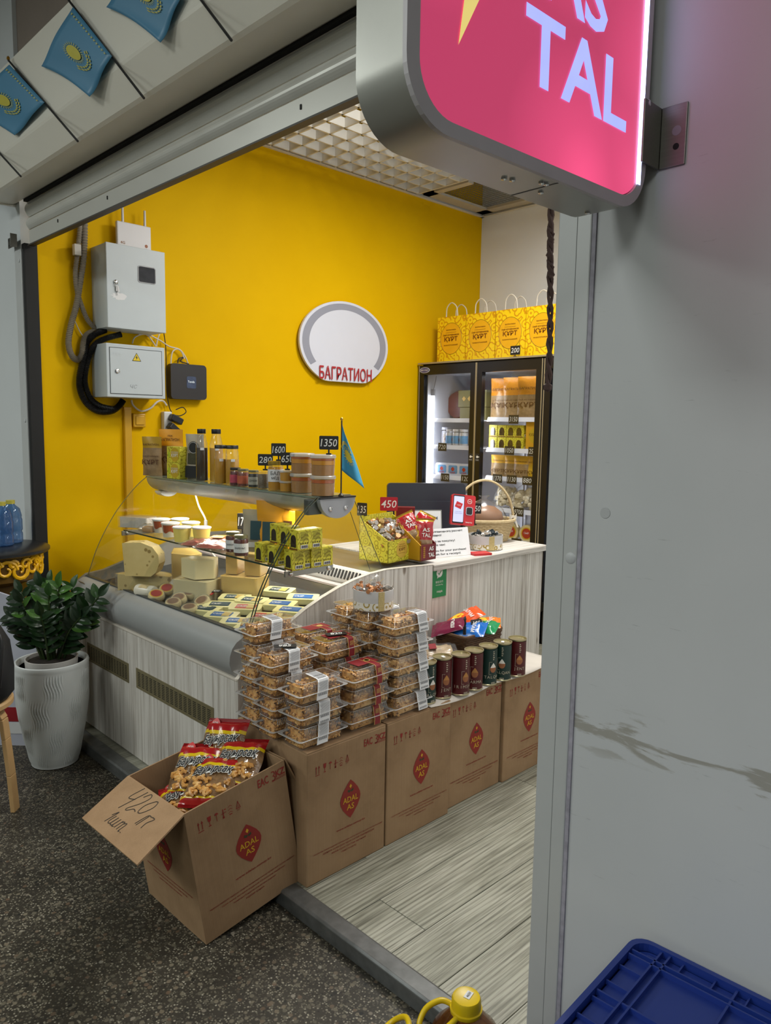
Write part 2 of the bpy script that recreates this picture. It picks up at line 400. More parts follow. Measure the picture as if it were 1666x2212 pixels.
# --- floors
o = struct(MB().bb((-9, -5, -.1), (5, 1.352, 0)).build('floor', 'terrazzo'))
sub = M('floor_underlay', C(60, 58, 54), .8)
shopfloor = struct(MB().bb((XW, 1.352, -.1), (.2, YB, .046)).build('floor_shop', sub))
seams = [-4.07, -3.74, -3.545, -3.35, -3.155, -2.96, -2.765, -2.57, -2.375, -2.18, -1.985, -1.785, -1.588, -1.389, -1.21, -1.015, -.82, -.6]
for i in range(len(seams)-1):
    a, b = seams[i]+.0012, seams[i+1]-.0012
    y = 1.41; first = {12: .145, 13: 1.6, 14: .75, 11: 1.15, 15: .4}.get(i, random.uniform(.2, 1.2))
    while y < YB-.02:
        L = first if y < 1.42 else 1.28
        e = min(YB, y+L)
        p = MB().box((0, 0, 0), (b-a, e-y-.0024, .005)).build('plank', 'oak_plank', shopfloor, loc=((a+b)/2, (y+e)/2, .0478), bev=.0008, seg=1)
        y = e
# --- metal threshold along the shop edge
t = MB()
t.prism([(1.350, 0.0), (1.350, .046), (1.356, .053), (1.405, .053), (1.412, .051), (1.412, 0)], -4.06, -.90, 0)
struct(t.build('trim_1', M('threshold_metal', C(126, 128, 128), .33, metal=.6, var=.5, vs=26), bev=.002))
# --- walls
struct(MB().bb((XW-.12, 1.46, 0), (XW, YB, 3.9)).build('wall_left', 'yellow_paint'))
struct(MB().bb((XW-.12, YB, 0), (.3, YB+.12, 3.9)).build('wall_back', 'cream_wall'))
struct(MB().bb((-.55, 1.5, 0), (-.43, YB, 3.9)).build('wall_right', 'cream_wall'))
struct(MB().bb((-.836, FY, 0), (5, FY+.1, 4.4)).build('wall_facade_right', 'grey_facade'))
struct(MB().bb((-9, FY, 0), (-4.115, FY+.1, 4.4)).build('wall_facade_left', M('pale_panel', C(212, 216, 218), .45, var=.06, vs=3)))
struct(MB().bb((-9, FY+.02, 2.78), (-.836, FY+.14, 4.4)).build('wall_header', M('dusty_header', C(138, 126, 116), .8, var=.12, vs=5, bump=.3, bs=90)))
# far side of the hall, behind the camera
hw = M('hall_wall', C(176, 178, 174), .7, var=.06, vs=2)
struct(MB().bb((-9, -5.1, 0), (5, -5, 4.4)).build('wall_hall', hw))
struct(MB().bb((5, -5, 0), (5.1, 1.4, 4.4)).build('wall_hall_right', hw))
struct(MB().bb((-9.1, -5, 0), (-9, 1.4, 4.4)).build('wall_hall_left', hw))
struct(MB().bb((-9, -5, 4.4), (5, YB, 4.5)).build('ceiling_hall', hw))
struct(MB().bb((XW-.1, 1.5, 3.85), (-.4, YB, 3.9)).build('ceiling', M('plenum', C(130, 128, 122), .9)))
# right door frame: aluminium post with a groove and screw caps
fr = struct(MB().bb((-.917, 1.394, 0), (-.838, 1.47, 2.6)).build('trim_2', alu, bev=.003))
MB().bb((-.8722, 1.3935, 0), (-.8710, 1.395, 2.6)).build('groove', M('groove_grey', C(140, 142, 142), .6), fr)
MB().bb((-.838, 1.396, 0), (-.829, 1.404, 2.6)).build('sealant', M('old_sealant', C(172, 168, 180), .7, var=.5, vs=50), fr)
for z in (at(1227, 1205, 1, 1.394).z, 2.3):
    c = MB().lathe([(.013, 0), (.013, .003), (.009, .006), (0, .006)], 16).build('screw_cap', M('screw_cap_white', C(200, 202, 204), .4), fr, loc=(-.853, 1.397, z), rot=(PI/2, 0, 0))
for x, z in ((at(1308, 1108, 1, 1.4).x, at(1308, 1108, 1, 1.4).z),):
    MB().lathe([(.012, 0), (.011, .001), (0, .0012)], 20).build('filler_spot', M('filler_spot', C(192, 194, 196), .5), fr, loc=(x, FY-.0001, z), rot=(PI/2, 0, 0))
# left door frame post, black guide rail
fl = struct(MB().bb((-4.19, 1.392, 0), (-4.098, 1.46, 2.44)).build('trim_3', alu, bev=.003))
MB().bb((-4.098, 1.398, 0), (-4.064, 1.462, 2.44)).build('guide_rail', rubber, fl, bev=.002)
for z in (2.36, 1.55, .8):
    MB().lathe([(.010, 0), (.010, .003), (0, .005)], 12).build('screw_cap', M('screw_cap_white'), fl, loc=(-4.125, 1.392, z), rot=(PI/2, 0, 0))
br = tag(MB().bb((-4.20, 1.366, 2.425), (-4.085, 1.370, 2.475)).bb((-4.087, 1.34, 2.415), (-4.083, 1.372, 2.48)).build('corner_bracket', 'steel_dark', bev=.001),
         'perforated steel corner bracket at the left end of the shutter', 'bracket')
for x, z in ((-4.185, 2.463), (-4.185, 2.437), (-4.155, 2.45), (-4.12, 2.463), (-4.12, 2.437), (-4.10, 2.45)):
    MB().lathe([(.005 if x != -4.155 else .009, 0), (0, .0006)], 12).build('hole', M('hole_dark', C(25), .8), br, loc=(x, 1.3657, z), rot=(PI/2, 0, 0))
# --- ceiling: perimeter angle, open cell grid of lamellas, mesh over the air opening
wlam = M('lamella_white', C(226, 222, 212), .5, var=.04)
tr = struct(MB().bb((XW, 1.5, ZC-.004), (XW+.028, YB, ZC)).bb((XW, 1.5, ZC-.004), (XW+.004, YB, ZC+.03)).bb((XW, YB-.028, ZC-.004), (-.55, YB, ZC)).bb((XW, YB-.004, ZC-.004), (-.55, YB, ZC+.03)).build('trim_4', wlam))
gr = thing('ceiling_grid', 'white open-cell lattice ceiling above the yellow wall', 'ceiling grid', (XW, 1.5, ZC))
CELL = .134
ny = int((4.28-1.55)/CELL)
for i in range(ny+1):
    y = 1.55+i*CELL
    MB().box((0, 0, .0275), (1.75, .012, .055)).build('lamella', wlam, gr, loc=(.905, y-1.5, 0))
for j in range(15):
    x = .05+j*CELL
    if x > 1.77: break
    MB().box((0, 0, .0275), (.012, ny*CELL, .055)).build('lamella', wlam, gr, loc=(x, .05+ny*CELL/2, 0))
mesh_p = thing('ventilation_mesh', 'bent grey wire mesh in the ceiling by the back corner', 'wire mesh', (-3.75, 4.62, ZC+.03))
b = MB()
def sag(x, y): return .03*math.sin((x+.3)*4)*math.cos(y*5)
for k in range(19):
    x = -.27+k*.03; b.tube([(x, y, sag(x, y)) for y in [-.3+q*.1 for q in range(7)]], .0016, 4)
for k in range(21):
    y = -.3+k*.03; b.tube([(x, y, sag(x, y)) for x in [-.27+q*.09 for q in range(7)]], .0016, 4)
b.build('wire_net', M('mesh_wire', C(120, 122, 118), .5, metal=.6), mesh_p)
soff = struct(MB().bb((XW+.03, 4.30, ZC+.012), (-3.93, YB-.03, ZC+.03)).bb((XW+.03, 4.93, ZC+.012), (-1.0, YB-.03, ZC+.03)).bb((XW+.03, 4.30, ZC+.012), (-3.6, 4.36, ZC+.03))
              .bb((-3.40, 4.30, ZC+.012), (-1.0, YB-.03, ZC+.03)).build('trim_5', M('soffit_board', C(200, 192, 176), .6)))
# --- roller shutter over the opening
sh = thing('roller_shutter', 'grey roller shutter rolled up over the shop opening', 'roller shutter', (-2.5, 1.42, 2.43))
sm = M('shutter_grey', C(206, 205, 198), .32, metal=.15, var=.05, vs=3)
def slat(z0, z1, bow):
    n = 8; pts = [(1.42-bow*math.sin(PI*k/n), z0+(z1-z0)*k/n) for k in range(n+1)]
    return MB().prism(pts+[(1.436, z1), (1.436, z0)], -4.05, -.92, 0, smooth=False)
slat(2.43, 2.502, .0).build('slat', sm, sh, world=True, bev=.001)
slat(2.506, 2.562, .014).build('slat', sm, sh, world=True)
slat(2.566, 2.64, .018).build('slat', sm, sh, world=True)
MB().bb((-4.05, 1.410, 2.425), (-.92, 1.44, 2.431)).build('bottom_bar', M('shutter_dark', C(70, 66, 60), .5), sh, world=True)
for px, py in ((232, 427), (650, 231), (125, 477)):
    p = at(px, py, 1, 1.419); MB().box(p, (.006, .004, .014)).build('slot', rubber, sh, world=True)
# --- shutter housing (bent sheet box)
ho = thing('shutter_housing', 'beige-white bent sheet shutter housing above the opening', 'shutter housing', (-2.5, 1.2, 2.63))
hm = M('housing_sheet', C(232, 228, 216), .25, var=.04, vs=2)
hz = [(1.400, 2.648), (1.385, 2.640), (1.262, 2.632), (1.250, 2.640), (1.198, 2.728), (1.195, 2.738), (1.205, 3.09), (1.215, 3.098), (1.41, 3.098)]
b = MB(); b.prism(hz, -4.16, -.3, 0); b.build('casing', hm, ho, world=True, bev=.003)
MB().bb((-4.05, 1.398, 2.636), (-.92, 1.416, 2.652)).build('dark_gap_strip', rubber, ho, world=True)  # black strip stands in for the shaded gap between slats and housing
for px in (205,):
    p = at(px, 320/2.08, 1, 1.195); MB().bb((p.x-.003, 1.1945, 2.74), (p.x, 1.198, 2.80)).build('sheet_joint', M('joint_dark', C(120, 116, 108), .6), ho, world=True)
b = MB().prism([(1.252, 2.64), (1.262, 2.628), (1.42, 2.632), (1.42, 3.08), (1.21, 3.08), (1.20, 2.735)], -4.175, -4.162, 0)
b.build('end_plate', hm, ho, world=True)
# ================================================================ DISPLAY CASE
XL, XR = -3.68, -2.25
dc = thing('display_case', 'refrigerated cheese display case with curved glass and pale pine cladding', 'display case', (-2.96, 1.9, .05))
edge_w = M('edge_band', C(214, 206, 194), .4, var=.03)
bump_m = M('bumper_grey', C(160, 162, 162), .38, var=.05, metal=.1)
MB().bb((XL+.02, 1.50, .051), (XR-.01, 2.45, .12)).build('plinth', M('plinth_dark', C(44, 44, 44), .6), dc, world=True)
fp = MB().bb((XL, 1.452, .056), (XR-.001, 1.47, .622)).build('front_panel', 'pine', dc, world=True)
MB().bb((XL, 1.447, .622), (XR+.014, 1.475, .632)).build('edge_strip', edge_w, dc, world=True, bev=.002)
brass = M('grille_metal', C(146, 136, 104), .45, metal=.5, var=.2)
slot_m = M('slot_dark', C(18, 17, 14), .8)
def grille(x0, x1, z0, z1, cols):
    g = MB().bb((x0, 1.449, z0), (x1, 1.452, z1)).build('ventilation_grille', brass, dc, world=True)
    s = MB(); mx = (x1-x0)*.02; cw = (x1-x0-2*mx)/cols; rows = 9; mz = .012; rh = (z1-z0-2*mz)/rows
    for i in range(cols):
        for j in range(rows):
            x = x0+mx+i*cw; z = z0+mz+j*rh
            s.bb((x+cw*.14, 1.4484, z+rh*.30), (x+cw*.80, 1.4500, z+rh*.72))
    s.build('slots', slot_m, g, kind='stuff').location = -dc.location
grille(-3.56, -3.115, .385, .475, 15); grille(-3.04, -2.40, .385, .475, 17)
sp = [(1.45, .06), (1.45, .63), (1.485, .662), (1.524, .696), (1.60, .755), (1.683, .80), (1.76, .84), (1.842, .873), (1.93, .902), (2.013, .922), (2.10, .936), (2.198, .942), (2.35, .936), (2.49, .928), (2.49, .06)]
sd = MB().prism(sp, XR, XR+.018, 0).build('side_panel', 'pine', dc, world=True)
b = MB()
for i in range(1, 13):
    (y0, z0), (y1, z1) = sp[i], sp[i+1]
    b.add([(XR-.001, y0, z0), (XR+.0195, y0, z0), (XR+.0195, y1, z1), (XR-.001, y1, z1), (XR-.001, y0, z0+.002), (XR+.0195, y0, z0+.002), (XR+.0195, y1, z1+.002), (XR-.001, y1, z1+.002)],
          [(4, 5, 6, 7), (0, 1, 5, 4), (1, 2, 6, 5), (3, 0, 4, 7)])
b.build('edge_band', edge_w, dc, world=True)
sl = [(1.45, .06), (1.45, .63), (1.43, .69), (1.45, .75), (1.51, .79), (1.60, .80), (1.80, .86), (2.0, .92), (2.2, .94), (2.46, .93), (2.46, .06)]
MB().prism(sl, XL-.025, XL, 0).build('side_panel', M('side_plastic', C(128, 124, 116), .45), dc, world=True, bev=.004)
bp = [(1.455, .634), (1.436, .66), (1.428, .69), (1.430, .715), (1.440, .742), (1.458, .762), (1.485, .776), (1.512, .780), (1.520, .774), (1.52, .735), (1.54, .735), (1.54, .634)]
bm = MB().prism(bp, XL, XR-.002, 0, smooth=True).build('bumper', bump_m, dc, world=True, bev=.004)
MB().bb((XL, 1.500, .779), (XR-.002, 1.520, .7835)).build('glass_seat', M('seat_dark', C(58, 62, 62), .4), dc, world=True)
p = at(200, 1275, 1, 1.475)
MB().box((XL+.07, 1.453, .763), (.055, .003, .020), rot=(.75, 0, 0)).build('maker_plate', M('maker_plate', C(142, 122, 92), .5, metal=.3), dc, world=True)
steel = 'brushed_steel'
# well: deck, riser, slotted rear duct, rear worktop
MB().prism([(1.525, .738), (2.09, .800), (2.09, .79), (1.525, .728)], XL+.004, XR-.004, 0).build('deck', M('deck_dark', C(60, 60, 58), .5, metal=.3), dc, world=True)
MB().prism([(2.085, .80), (2.085, .848), (2.135, .862), (2.165, .925), (2.46, .927), (2.46, .78), (2.085, .78)], XL+.004, XR-.004, 0).build('rear_duct', steel, dc, world=True)
MB().bb((XL+.01, 2.083, .85), (XR-.01, 2.12, .8585)).build('duct_lip', M('lip_pink', C(196, 186, 186), .35, metal=.4), dc, world=True)
s = MB(); n = 62; tv = Vector((0, .03, .063)).normalized()
rm = Matrix.Rotation(-math.atan2(.03, .063), 3, 'X')
for i in range(n):
    x = XL+.04+(XR-XL-.08)*i/(n-1); s.box((x, 2.1485, .8935), (.0085, .003, .040), rot=rm)
s.build('slots', slot_m, dc, world=True, kind='stuff')
# glass
gp = [(1.512, .782), (1.530, .83), (1.556, .90), (1.585, .96), (1.619, 1.02), (1.661, 1.085), (1.703, 1.138), (1.748, 1.188), (1.795, 1.234), (1.842, 1.270)]
gs = [Vector((0, y, z)) for y, z in gp]; gsm = smooth_path(gs, 4)
b = MB()
for i in range(len(gsm)-1):
    a, c = gsm[i], gsm[i+1]
    b.add([(XL, a.y, a.z), (XR, a.y, a.z), (XR, c.y, c.z), (XL, c.y, c.z)], [(0, 1, 2, 3)], 0, True)
b.build('front_glass', glass, dc, world=True)
edge_g = M('glass_edge', C(52, 66, 56), .15, var=.1)
for x in (XL, XR-.003, XR-.019):
    MB().tube([(x, p.y, p.z) for p in gsm], .0022, 6).build('glass_rim', edge_g if x > -3 else M('glass_rim_pale', C(120, 108, 60), .2), dc, world=True)
for x in (XL+.003, XR-.016):
    pol = [(p.y+.002, p.z) for p in gsm]+[(2.03, 1.27), (2.21, .945), (2.10, .93), (1.85, .872), (1.68, .80), (1.56, .76)]
    me = MB(); me.quad([(x, y, z) for y, z in pol]); me.build('side_glass', glass, dc, world=True)
MB().tube([(XR-.016, 2.03, 1.26), (XR-.016, 2.20, .945)], .0016, 6).build('glass_rim', edge_g, dc, world=True)
MB().tube([(XR-.016, 2.015, 1.20), (XR-.016, 2.13, .945)], .0013, 6).build('glass_rim', edge_g, dc, world=True)
MB().quad([(XL, 2.03, 1.26), (XR-.016, 2.03, 1.26), (XR-.016, 2.20, .945), (XL, 2.20, .945)]).build('rear_glass', glass, dc, world=True)
# canopy with lamp and glass shelf on top
hc = [(1.842+.09-.09*math.cos(PI*k/14), 1.262-.072*math.sin(PI*k/14)) for k in range(15)]
MB().prism([(y, z) for y, z in hc], XL-.01, XR-.02, 0, smooth=True).build('canopy', M('canopy_grey', C(150, 150, 138), .35, var=.05), dc, world=True)
cap = MB().prism([(1.842+.09-.092*math.cos(PI*k/18), 1.262-.080*math.sin(PI*k/18)) for k in range(19)], XR-.02, XR+.004, 0).build('end_cap', M('cap_grey', C(158, 160, 166), .35, var=.03), dc, world=True, bev=.003)
for y in (1.892, 1.972):
    MB().lathe([(.0095, 0), (.0095, .003), (.006, .005), (.006, .003), (0, .003)], 14).build('screw', chrome, cap, loc=(XR+.004-dc.location.x, y-dc.location.y, 1.222-.05), rot=(0, PI/2, 0))
MB().bb((XR-.03, 1.838, 1.262), (XR+.008, 2.026, 1.2685)).build('cap_lid', black, dc, world=True, bev=.002)
MB().bb((XR-.05, 1.80, 1.20), (XR-.021, 1.87, 1.262)).build('glass_clamp', M('clamp_dark', C(70, 74, 70), .4), dc, world=True, bev=.004)
MB().bb((XL-.012, 1.838, 1.264), (XR-.03, 2.028, 1.271)).build('top_shelf', M('shelf_glass_green', C(120, 132, 116), .08, var=.05), dc, world=True)
lamp = area('case_lamp', (-2.95, 1.932, 1.186), 1.15, 8, (1, .96, .86), sy=.03)
MB().prism([(1.86+.072-.05*math.cos(PI*k/10), 1.192-.03*math.sin(PI*k/10)) for k in range(11)], XL+.0, XL+.06, 0).build('lamp_socket', white_paint, dc, world=True)
cable = smooth_path([(-3.45, 1.99, 1.19), (-3.43, 2.0, 1.12), (-3.40, 2.02, 1.05), (-3.40, 2.02, .98), (-3.38, 2.03, .90), (-3.36, 2.05, .86)], 5)
MB().tube(cable, .0045, 8).build('lamp_cable', M('cable_white', C(216, 208, 196), .5), dc, world=True)
MB().tube([(-3.40, 2.02, 1.05), (-3.40, 2.02, .965)], .009, 8).build('cable_sleeve', M('sleeve_grey', C(160, 156, 156), .5), dc, world=True)
# inner glass shelf on steel bearers
MB().bb((XL+.01, 1.70, .992), (XR-.03, 1.925, .999)).build('inner_shelf', glass, dc, world=True)
MB().bb((XL+.01, 1.699, .992), (XR-.03, 1.7005, .999)).build('shelf_rim', edge_g, dc, world=True)
for x in (XL+.004, XR-.03):
    q = MB().bb((x, 1.69, .968), (x+.01, 1.93, .992)).build('shelf_bearer', steel, dc, world=True, bev=.002)
    for y in (1.715, 1.905):
        MB().lathe([(.009, 0), (.009, .004), (.004, .007), (0, .007)], 12).build('screw', chrome, q, loc=(x+.01-dc.location.x, y-dc.location.y, .98-.05), rot=(0, PI/2, 0))

# ================================================================ CHECKOUT COUNTER
ck = thing('checkout_counter', 'pale pine checkout counter between the display case and the refrigerators', 'counter', (-2.6, 2.95, .05))
MB().bb((-2.96, 2.494, .055), (-2.252, 3.40, .897)).build('body', 'pine', ck, world=True, bev=.002)
MB().bb((-2.98, 2.492, .899), (-2.225, 3.415, .927)).build('worktop', 'pine_top', ck, world=True, bev=.002)
# ================================================================ REFRIGERATORS
def fridge(x0, x1, label, doors):
    f = thing('refrigerator', label, 'refrigerator', ((x0+x1)/2, 4.62, .05))
    dark = M('fridge_black', C(20, 21, 24), .3, var=.15); inn = M('fridge_inner', C(196, 198, 204), .45, var=.04)
    yb, yf = 4.98, 4.345
    b = MB().bb((x0, yf, .055), (x0+.03, yb, 2.03)).bb((x1-.03, yf, .055), (x1, yb, 2.03)).bb((x0, yb-.03, .055), (x1, yb, 2.03)).bb((x0, yf, 1.985), (x1, yb, 2.03)).bb((x0, yf, .055), (x1, yb, .28))
    b.build('cabinet', dark, f, world=True)
    MB().bb((x0+.031, yb-.04, .28), (x1-.031, yb-.031, 1.98)).bb((x0+.031, yf+.02, .28), (x0+.036, yb-.04, 1.98)).bb((x1-.036, yf+.02, .28), (x1-.031, yb-.04, 1.98)).bb((x0+.03, yf+.02, 1.965), (x1-.03, yb-.03, 1.984)).build('liner', inn, f, world=True)
    MB().bb((x0-.005, 4.29, 2.03), (x1+.005, yb, 2.042)).build('top_trim', M('fridge_trim', C(170, 158, 130), .4, metal=.4), f, world=True)
    dw = (x1-x0)/doors
    for i in range(doors):
        a, c = x0+i*dw+.003, x0+(i+1)*dw-.003
        d = MB()
        for q in (((a, 4.30, .30), (a+.05, 4.34, 2.02)), ((c-.05, 4.30, .30), (c, 4.34, 2.02)), ((a+.05, 4.30, 1.95), (c-.05, 4.34, 2.02)), ((a+.05, 4.30, .30), (c-.05, 4.34, .36))): d.bb(*q)
        d = d.build('door', dark, f, world=True)
        MB().bb((a+.05, 4.318, .36), (c-.05, 4.322, 1.95)).build('pane', glassy('fridge_glass', (.93, .94, .95, 1), .55, .01, .035), d).location = -f.location
        tm = M('fridge_trim')
        MB().bb((a-.002, 4.296, .30), (a+.004, 4.302, 2.02)).bb((c-.004, 4.296, .30), (c+.002, 4.302, 2.02)).build('door_trim', tm, d).location = -f.location
        sx = c-.028 if i == 0 else a+.028
        st = MB().bb((sx-.017, 4.2985, 1.305), (sx+.017, 4.3, 1.36)).build('pull_sticker', M('sticker_dark', C(48, 48, 50), .5), d); st.location = -f.location
        h = MB().lathe([(.009, 0), (0, .0005)], 10).box((.011, 0, 0.0003), (.016, .006, .0006)); h.v = [(sx+x, 4.2983-z, 1.338+y) for x, y, z in h.v]
        h.text('ТЯНИТЕ', (sx, 4.2984, 1.315), (1, 0, 0), (0, 0, 1), h=.006, maxw=.028); h.build('pull_mark', chalk_w, d).location = -f.location
    return f
fr1 = fridge(-4.045, -2.905, 'black two-door glass refrigerator stocked with dairy, left of the two', 2)
fr2 = fridge(-2.895, -2.32, 'black refrigerator half hidden behind the doorway post', 1)
lg = MB().prism([(.052*math.cos(2*PI*k/24), .022*math.sin(2*PI*k/24)) for k in range(24)], -.001, .001, 1); lg.v = [(x-3.985, y+4.2985, z+1.985) for x, y, z in lg.v]
lg = lg.build('maker_badge', M('badge_rim', C(200, 206, 220), .4), fr1, world=True)
b = MB().prism([(.046*math.cos(2*PI*k/24), .018*math.sin(2*PI*k/24)) for k in range(24)], -.001, .001, 1); b.v = [(x-3.985, y+4.2975, z+1.985) for x, y, z in b.v]
b.text('BRIS COLD', (-3.985, 4.2963, 1.985), (1, 0, 0), (0, 0, 1), w=.074, h=.014, m=1, bold=.01)
b.build('badge_face', [M('badge_blue', C(66, 60, 120), .4), chalk_w], lg).location = -fr1.location
# light strip inside, shelves
led = MB()
zt, zb = at(941, 855, 1, 4.42).z, .45
lx = at(936, 950, 1, 4.42).x
led.bb((lx-.012, 4.40, zb), (lx+.012, 4.412, zt)).build('light_strip', M('led_strip', C(236, 240, 255), .4, emit=14), fr1, world=True)
MB().bb((lx-.014, 4.398, zt), (lx+.014, 4.416, zt+.05)).tube([(lx, 4.41, zt+.04), (lx+.004, 4.43, zt+.12), (lx, 4.44, 1.95)], .003, 6).build('strip_feed', M('feed_grey', C(150, 152, 160), .5), fr1, world=True)
area('fridge_lamp', (-3.4, 4.45, 1.93), .9, 1.2, (.95, .97, 1), sy=.1)
for lx_ in (-3.475, -2.925): area('fridge_fill_light', (lx_, 4.36, 1.15), .03, 3.2, (.93, .96, 1), rot=(PI/2, 0, .45 if lx_ > -3 else -.0), sy=1.4)  # unseen fill lights added to brighten the shelves, no real strips here
shelf_m = M('fridge_shelf', C(214, 216, 224), .4, var=.03)
ZL = [at(980, 907, 1, 4.45).z, at(980, 965, 1, 4.45).z, at(975, 1030, 1, 4.45).z, at(975, 1090, 1, 4.45).z, at(975, 1150, 1, 4.45).z]
ZR = [at(1113, 905, 1, 4.45).z, at(1113, 972, 1, 4.45).z, at(1113, 1034, 1, 4.45).z, at(1113, 1102, 1, 4.45).z, at(1113, 1168, 1, 4.45).z]
for a, c, zs in ((-3.99, -3.50, ZL), (-3.45, -2.95, ZR)):
    for z in zs:
        s = MB().bb((a, 4.42, z-.006), (c, 4.93, z)).build('shelf', shelf_m, fr1, world=True)
        MB().prism([(4.405, z-.02), (4.42, z+.012), (4.422, z+.012), (4.422, z-.02)], a, c, 0).build('price_rail', shelf_m, s).location = -fr1.location
for x in (-3.44, -3.2, -3.47, -2.96):
    MB().bb((x-.008, 4.915, .3), (x+.008, 4.93, 1.9)).build('upright', shelf_m, fr1, world=True)
# ================================================================ CARDBOARD BOXES
yellow_print = M('yellow_print', C(205, 160, 30), .6); green_print = M('green_print', C(52, 58, 30), .6)
def diamond(w, h):
    pts = []
    for cx, cy, sx, sy in ((0, 0, 1, 1),):
        pass
    # pointed top and bottom, rounded shoulders
    right = [(0, .5), (.16, .40), (.36, .24), (.47, .10), (.5, 0), (.47, -.10), (.36, -.24), (.16, -.40), (0, -.5)]
    left = [(-x, y) for x, y in reversed(right[1:-1])]
    return [(x*w, y*h) for x, y in right+left]
def logo(red, yel, grn, o, X, Y, w, h):
    red.poly(diamond(w, h), o, X, Y)
    X = Vector(X); Y = Vector(Y); o = Vector(o); e = dict(eps=.0010)
    yel.text('ADAL', o-Y*(h*.0), X, Y, h=h*.15, w=w*.74, bold=.012, eps=.0012)
    yel.text('AS', o-Y*(h*.20), X, Y, h=h*.15, w=w*.36, bold=.012, eps=.0012)
    yel.poly([(0, .06), (.045, 0), (0, -.06), (-.045, 0)], o+Y*(h*.33), X, Y, sc=w*1.4, eps=.0012)
    for s in (-1, 1): grn.poly([(0, 0), (s*.11, .045), (s*.12, -.03), (s*.03, -.06)][::s], o+Y*(h*.22), X, Y, sc=w*1.2, eps=.0011)
def icons(r, o, X, Y, s):
    """handling marks: two arrows, glass, umbrella, thermometer, stack mark, recycling triangle"""
    X = Vector(X); Y = Vector(Y); o = Vector(o)
    P = lambda pts, dx: r.poly([(x+dx, y) for x, y in pts], o, X, Y, sc=s)
    for d in (0, .38):
        P([(.02, -.4), (.09, -.4), (.09, .25), (.02, .25)], d); P([(-.06, .22), (.17, .22), (.055, .5)], d)
    P([(-.06, -.56), (.55, -.56), (.55, -.49), (-.06, -.49)], 0)
    P([(0, .5), (.42, .5), (.36, .05), (.24, -.05), (.18, -.05), (.06, .05)], 1.0); P([(.18, -.4), (.24, -.4), (.24, -.04), (.18, -.04)], 1.0); P([(.06, -.48), (.36, -.48), (.36, -.4), (.06, -.4)], 1.0)
    P([(0, .25), (.46, .25), (.36, .42), (.23, .47), (.10, .42)], 1.75); P([(.2, -.4), (.25, -.4), (.25, .25), (.2, .25)], 1.75)
    P([(.1, -.45), (.2, -.45), (.2, .45), (.1, .45)], 2.55); P([(-.1, -.02), (.5, .02), (.5, .08), (-.1, .04)], 2.55); P([(.05, -.48), (.25, -.48), (.25, -.3), (.05, -.3)], 2.55)
    for yy in (.42, .12, -.18): P([(-.02, yy-.1), (.03, yy-.12), (.24, yy), (.45, yy-.12), (.5, yy-.1), (.24, yy+.06)], 3.25)
    P([(.08, -.48), (.40, -.48), (.40, -.38), (.08, -.38)], 3.25)
    P([(.27, .5), (.33, .42), (.06, -.24), (0, -.28)], 4.1); P([(.27, .5), (.54, -.28), (.48, -.24), (.22, .42)], 4.1); P([(0, -.28), (.54, -.28), (.48, -.21), (.06, -.21)], 4.1)
    r.text('PAP', o+X*(4.37*s)-Y*(.42*s), X, Y, h=s*.14); r.text('20', o+X*(4.37*s)-Y*(.08*s), X, Y, h=s*.17)
def kz_mark(r, o, X, Y, s):
    X = Vector(X); Y = Vector(Y); o = Vector(o)
    r.text('EAC', o, X, Y, h=s, w=s*1.5, align='L', bold=.02)
    r.text('3', o+X*(s*1.95), X, Y, h=s*1.25, w=s*.55, align='L', bold=-.01)
    r.text('KZ', o+X*(s*2.55)+Y*(s*.08), X, Y, h=s*.85, w=s*1.35, align='L', bold=.03)
    for k in (.52, .66): r.poly([(1.95, -k), (3.9, -k), (3.9, -k+.06), (1.95, -k+.06)], o, X, Y, sc=s)
def fine_lines(r, o, X, Y, w, lh, n, seed, cen=.5):
    X = Vector(X); Y = Vector(Y); o = Vector(o); rn = random.Random(seed)
    words = ['Кондитерские', 'изделия', 'мучные', 'состав', 'мука', 'пшеничная', 'хранить', 'при', 'температуре', 'срок', 'годности', 'месяцев', 'Казахстан', 'Семей', 'өндіруші', 'сақтау']
    for i in range(n):
        frac = 1-.25*i if i < 3 else .22
        s = ' '.join(rn.choice(words) for _ in range(max(2, int(9*frac))))
        r.text(s, o-Y*(i*lh), X, Y, h=lh*.62, w=w*max(.16, frac))
def carton_prints(parent, W, H, X, Y, o, seed=1, side=False):
    """o = lower left corner of the face"""
    X = Vector(X); Y = Vector(Y); o = Vector(o); P = lambda u, v: o+X*(u*W)+Y*(v*H)
    r = MB(); icons(r, P(.10, .855), X, Y, W*.088); r.build('handling_print', red_print, parent, kind='stuff')
    r = MB(); kz_mark(r, P(.70, .925), X, Y, W*.075); r.build('mark_lettering', red_print, parent)
    red, yel, grn = MB(), MB(), MB()
    logo(red, yel, grn, P(.53, .535), X, Y, W*.26, H*.30); d = red.build('diamond_logo', red_print, parent); yel.build('logo_lettering', yellow_print, d); grn.build('logo_print', green_print, d)
    r = MB().text('www.adalas-semey.kz', P(.54, .325), X, Y, w=W*.37, h=W*.028, bold=.01); r.build('address_lettering', red_print, parent)
    r = MB(); fine_lines(r, P(.52, .225), X, Y, W*.88, W*.034, 4, seed); r.build('fine_lettering', red_print, parent, kind='stuff')
BH = .455
seam_m = M('carton_gap', C(60, 46, 32), .8)
spots = [(-1.79, 1.417, 1.773), (-1.79, 1.776, 2.121), (-1.812, 2.124, 2.474), (-1.80, 2.478, 2.83)]
names = ['cardboard carton with red diamond print nearest the doorway step', 'second cardboard carton from the doorway step, under the curly pastry tubs',
         'third cardboard carton from the doorway step, under the dark tins', 'cardboard carton farthest back, touching the doorway post edge']
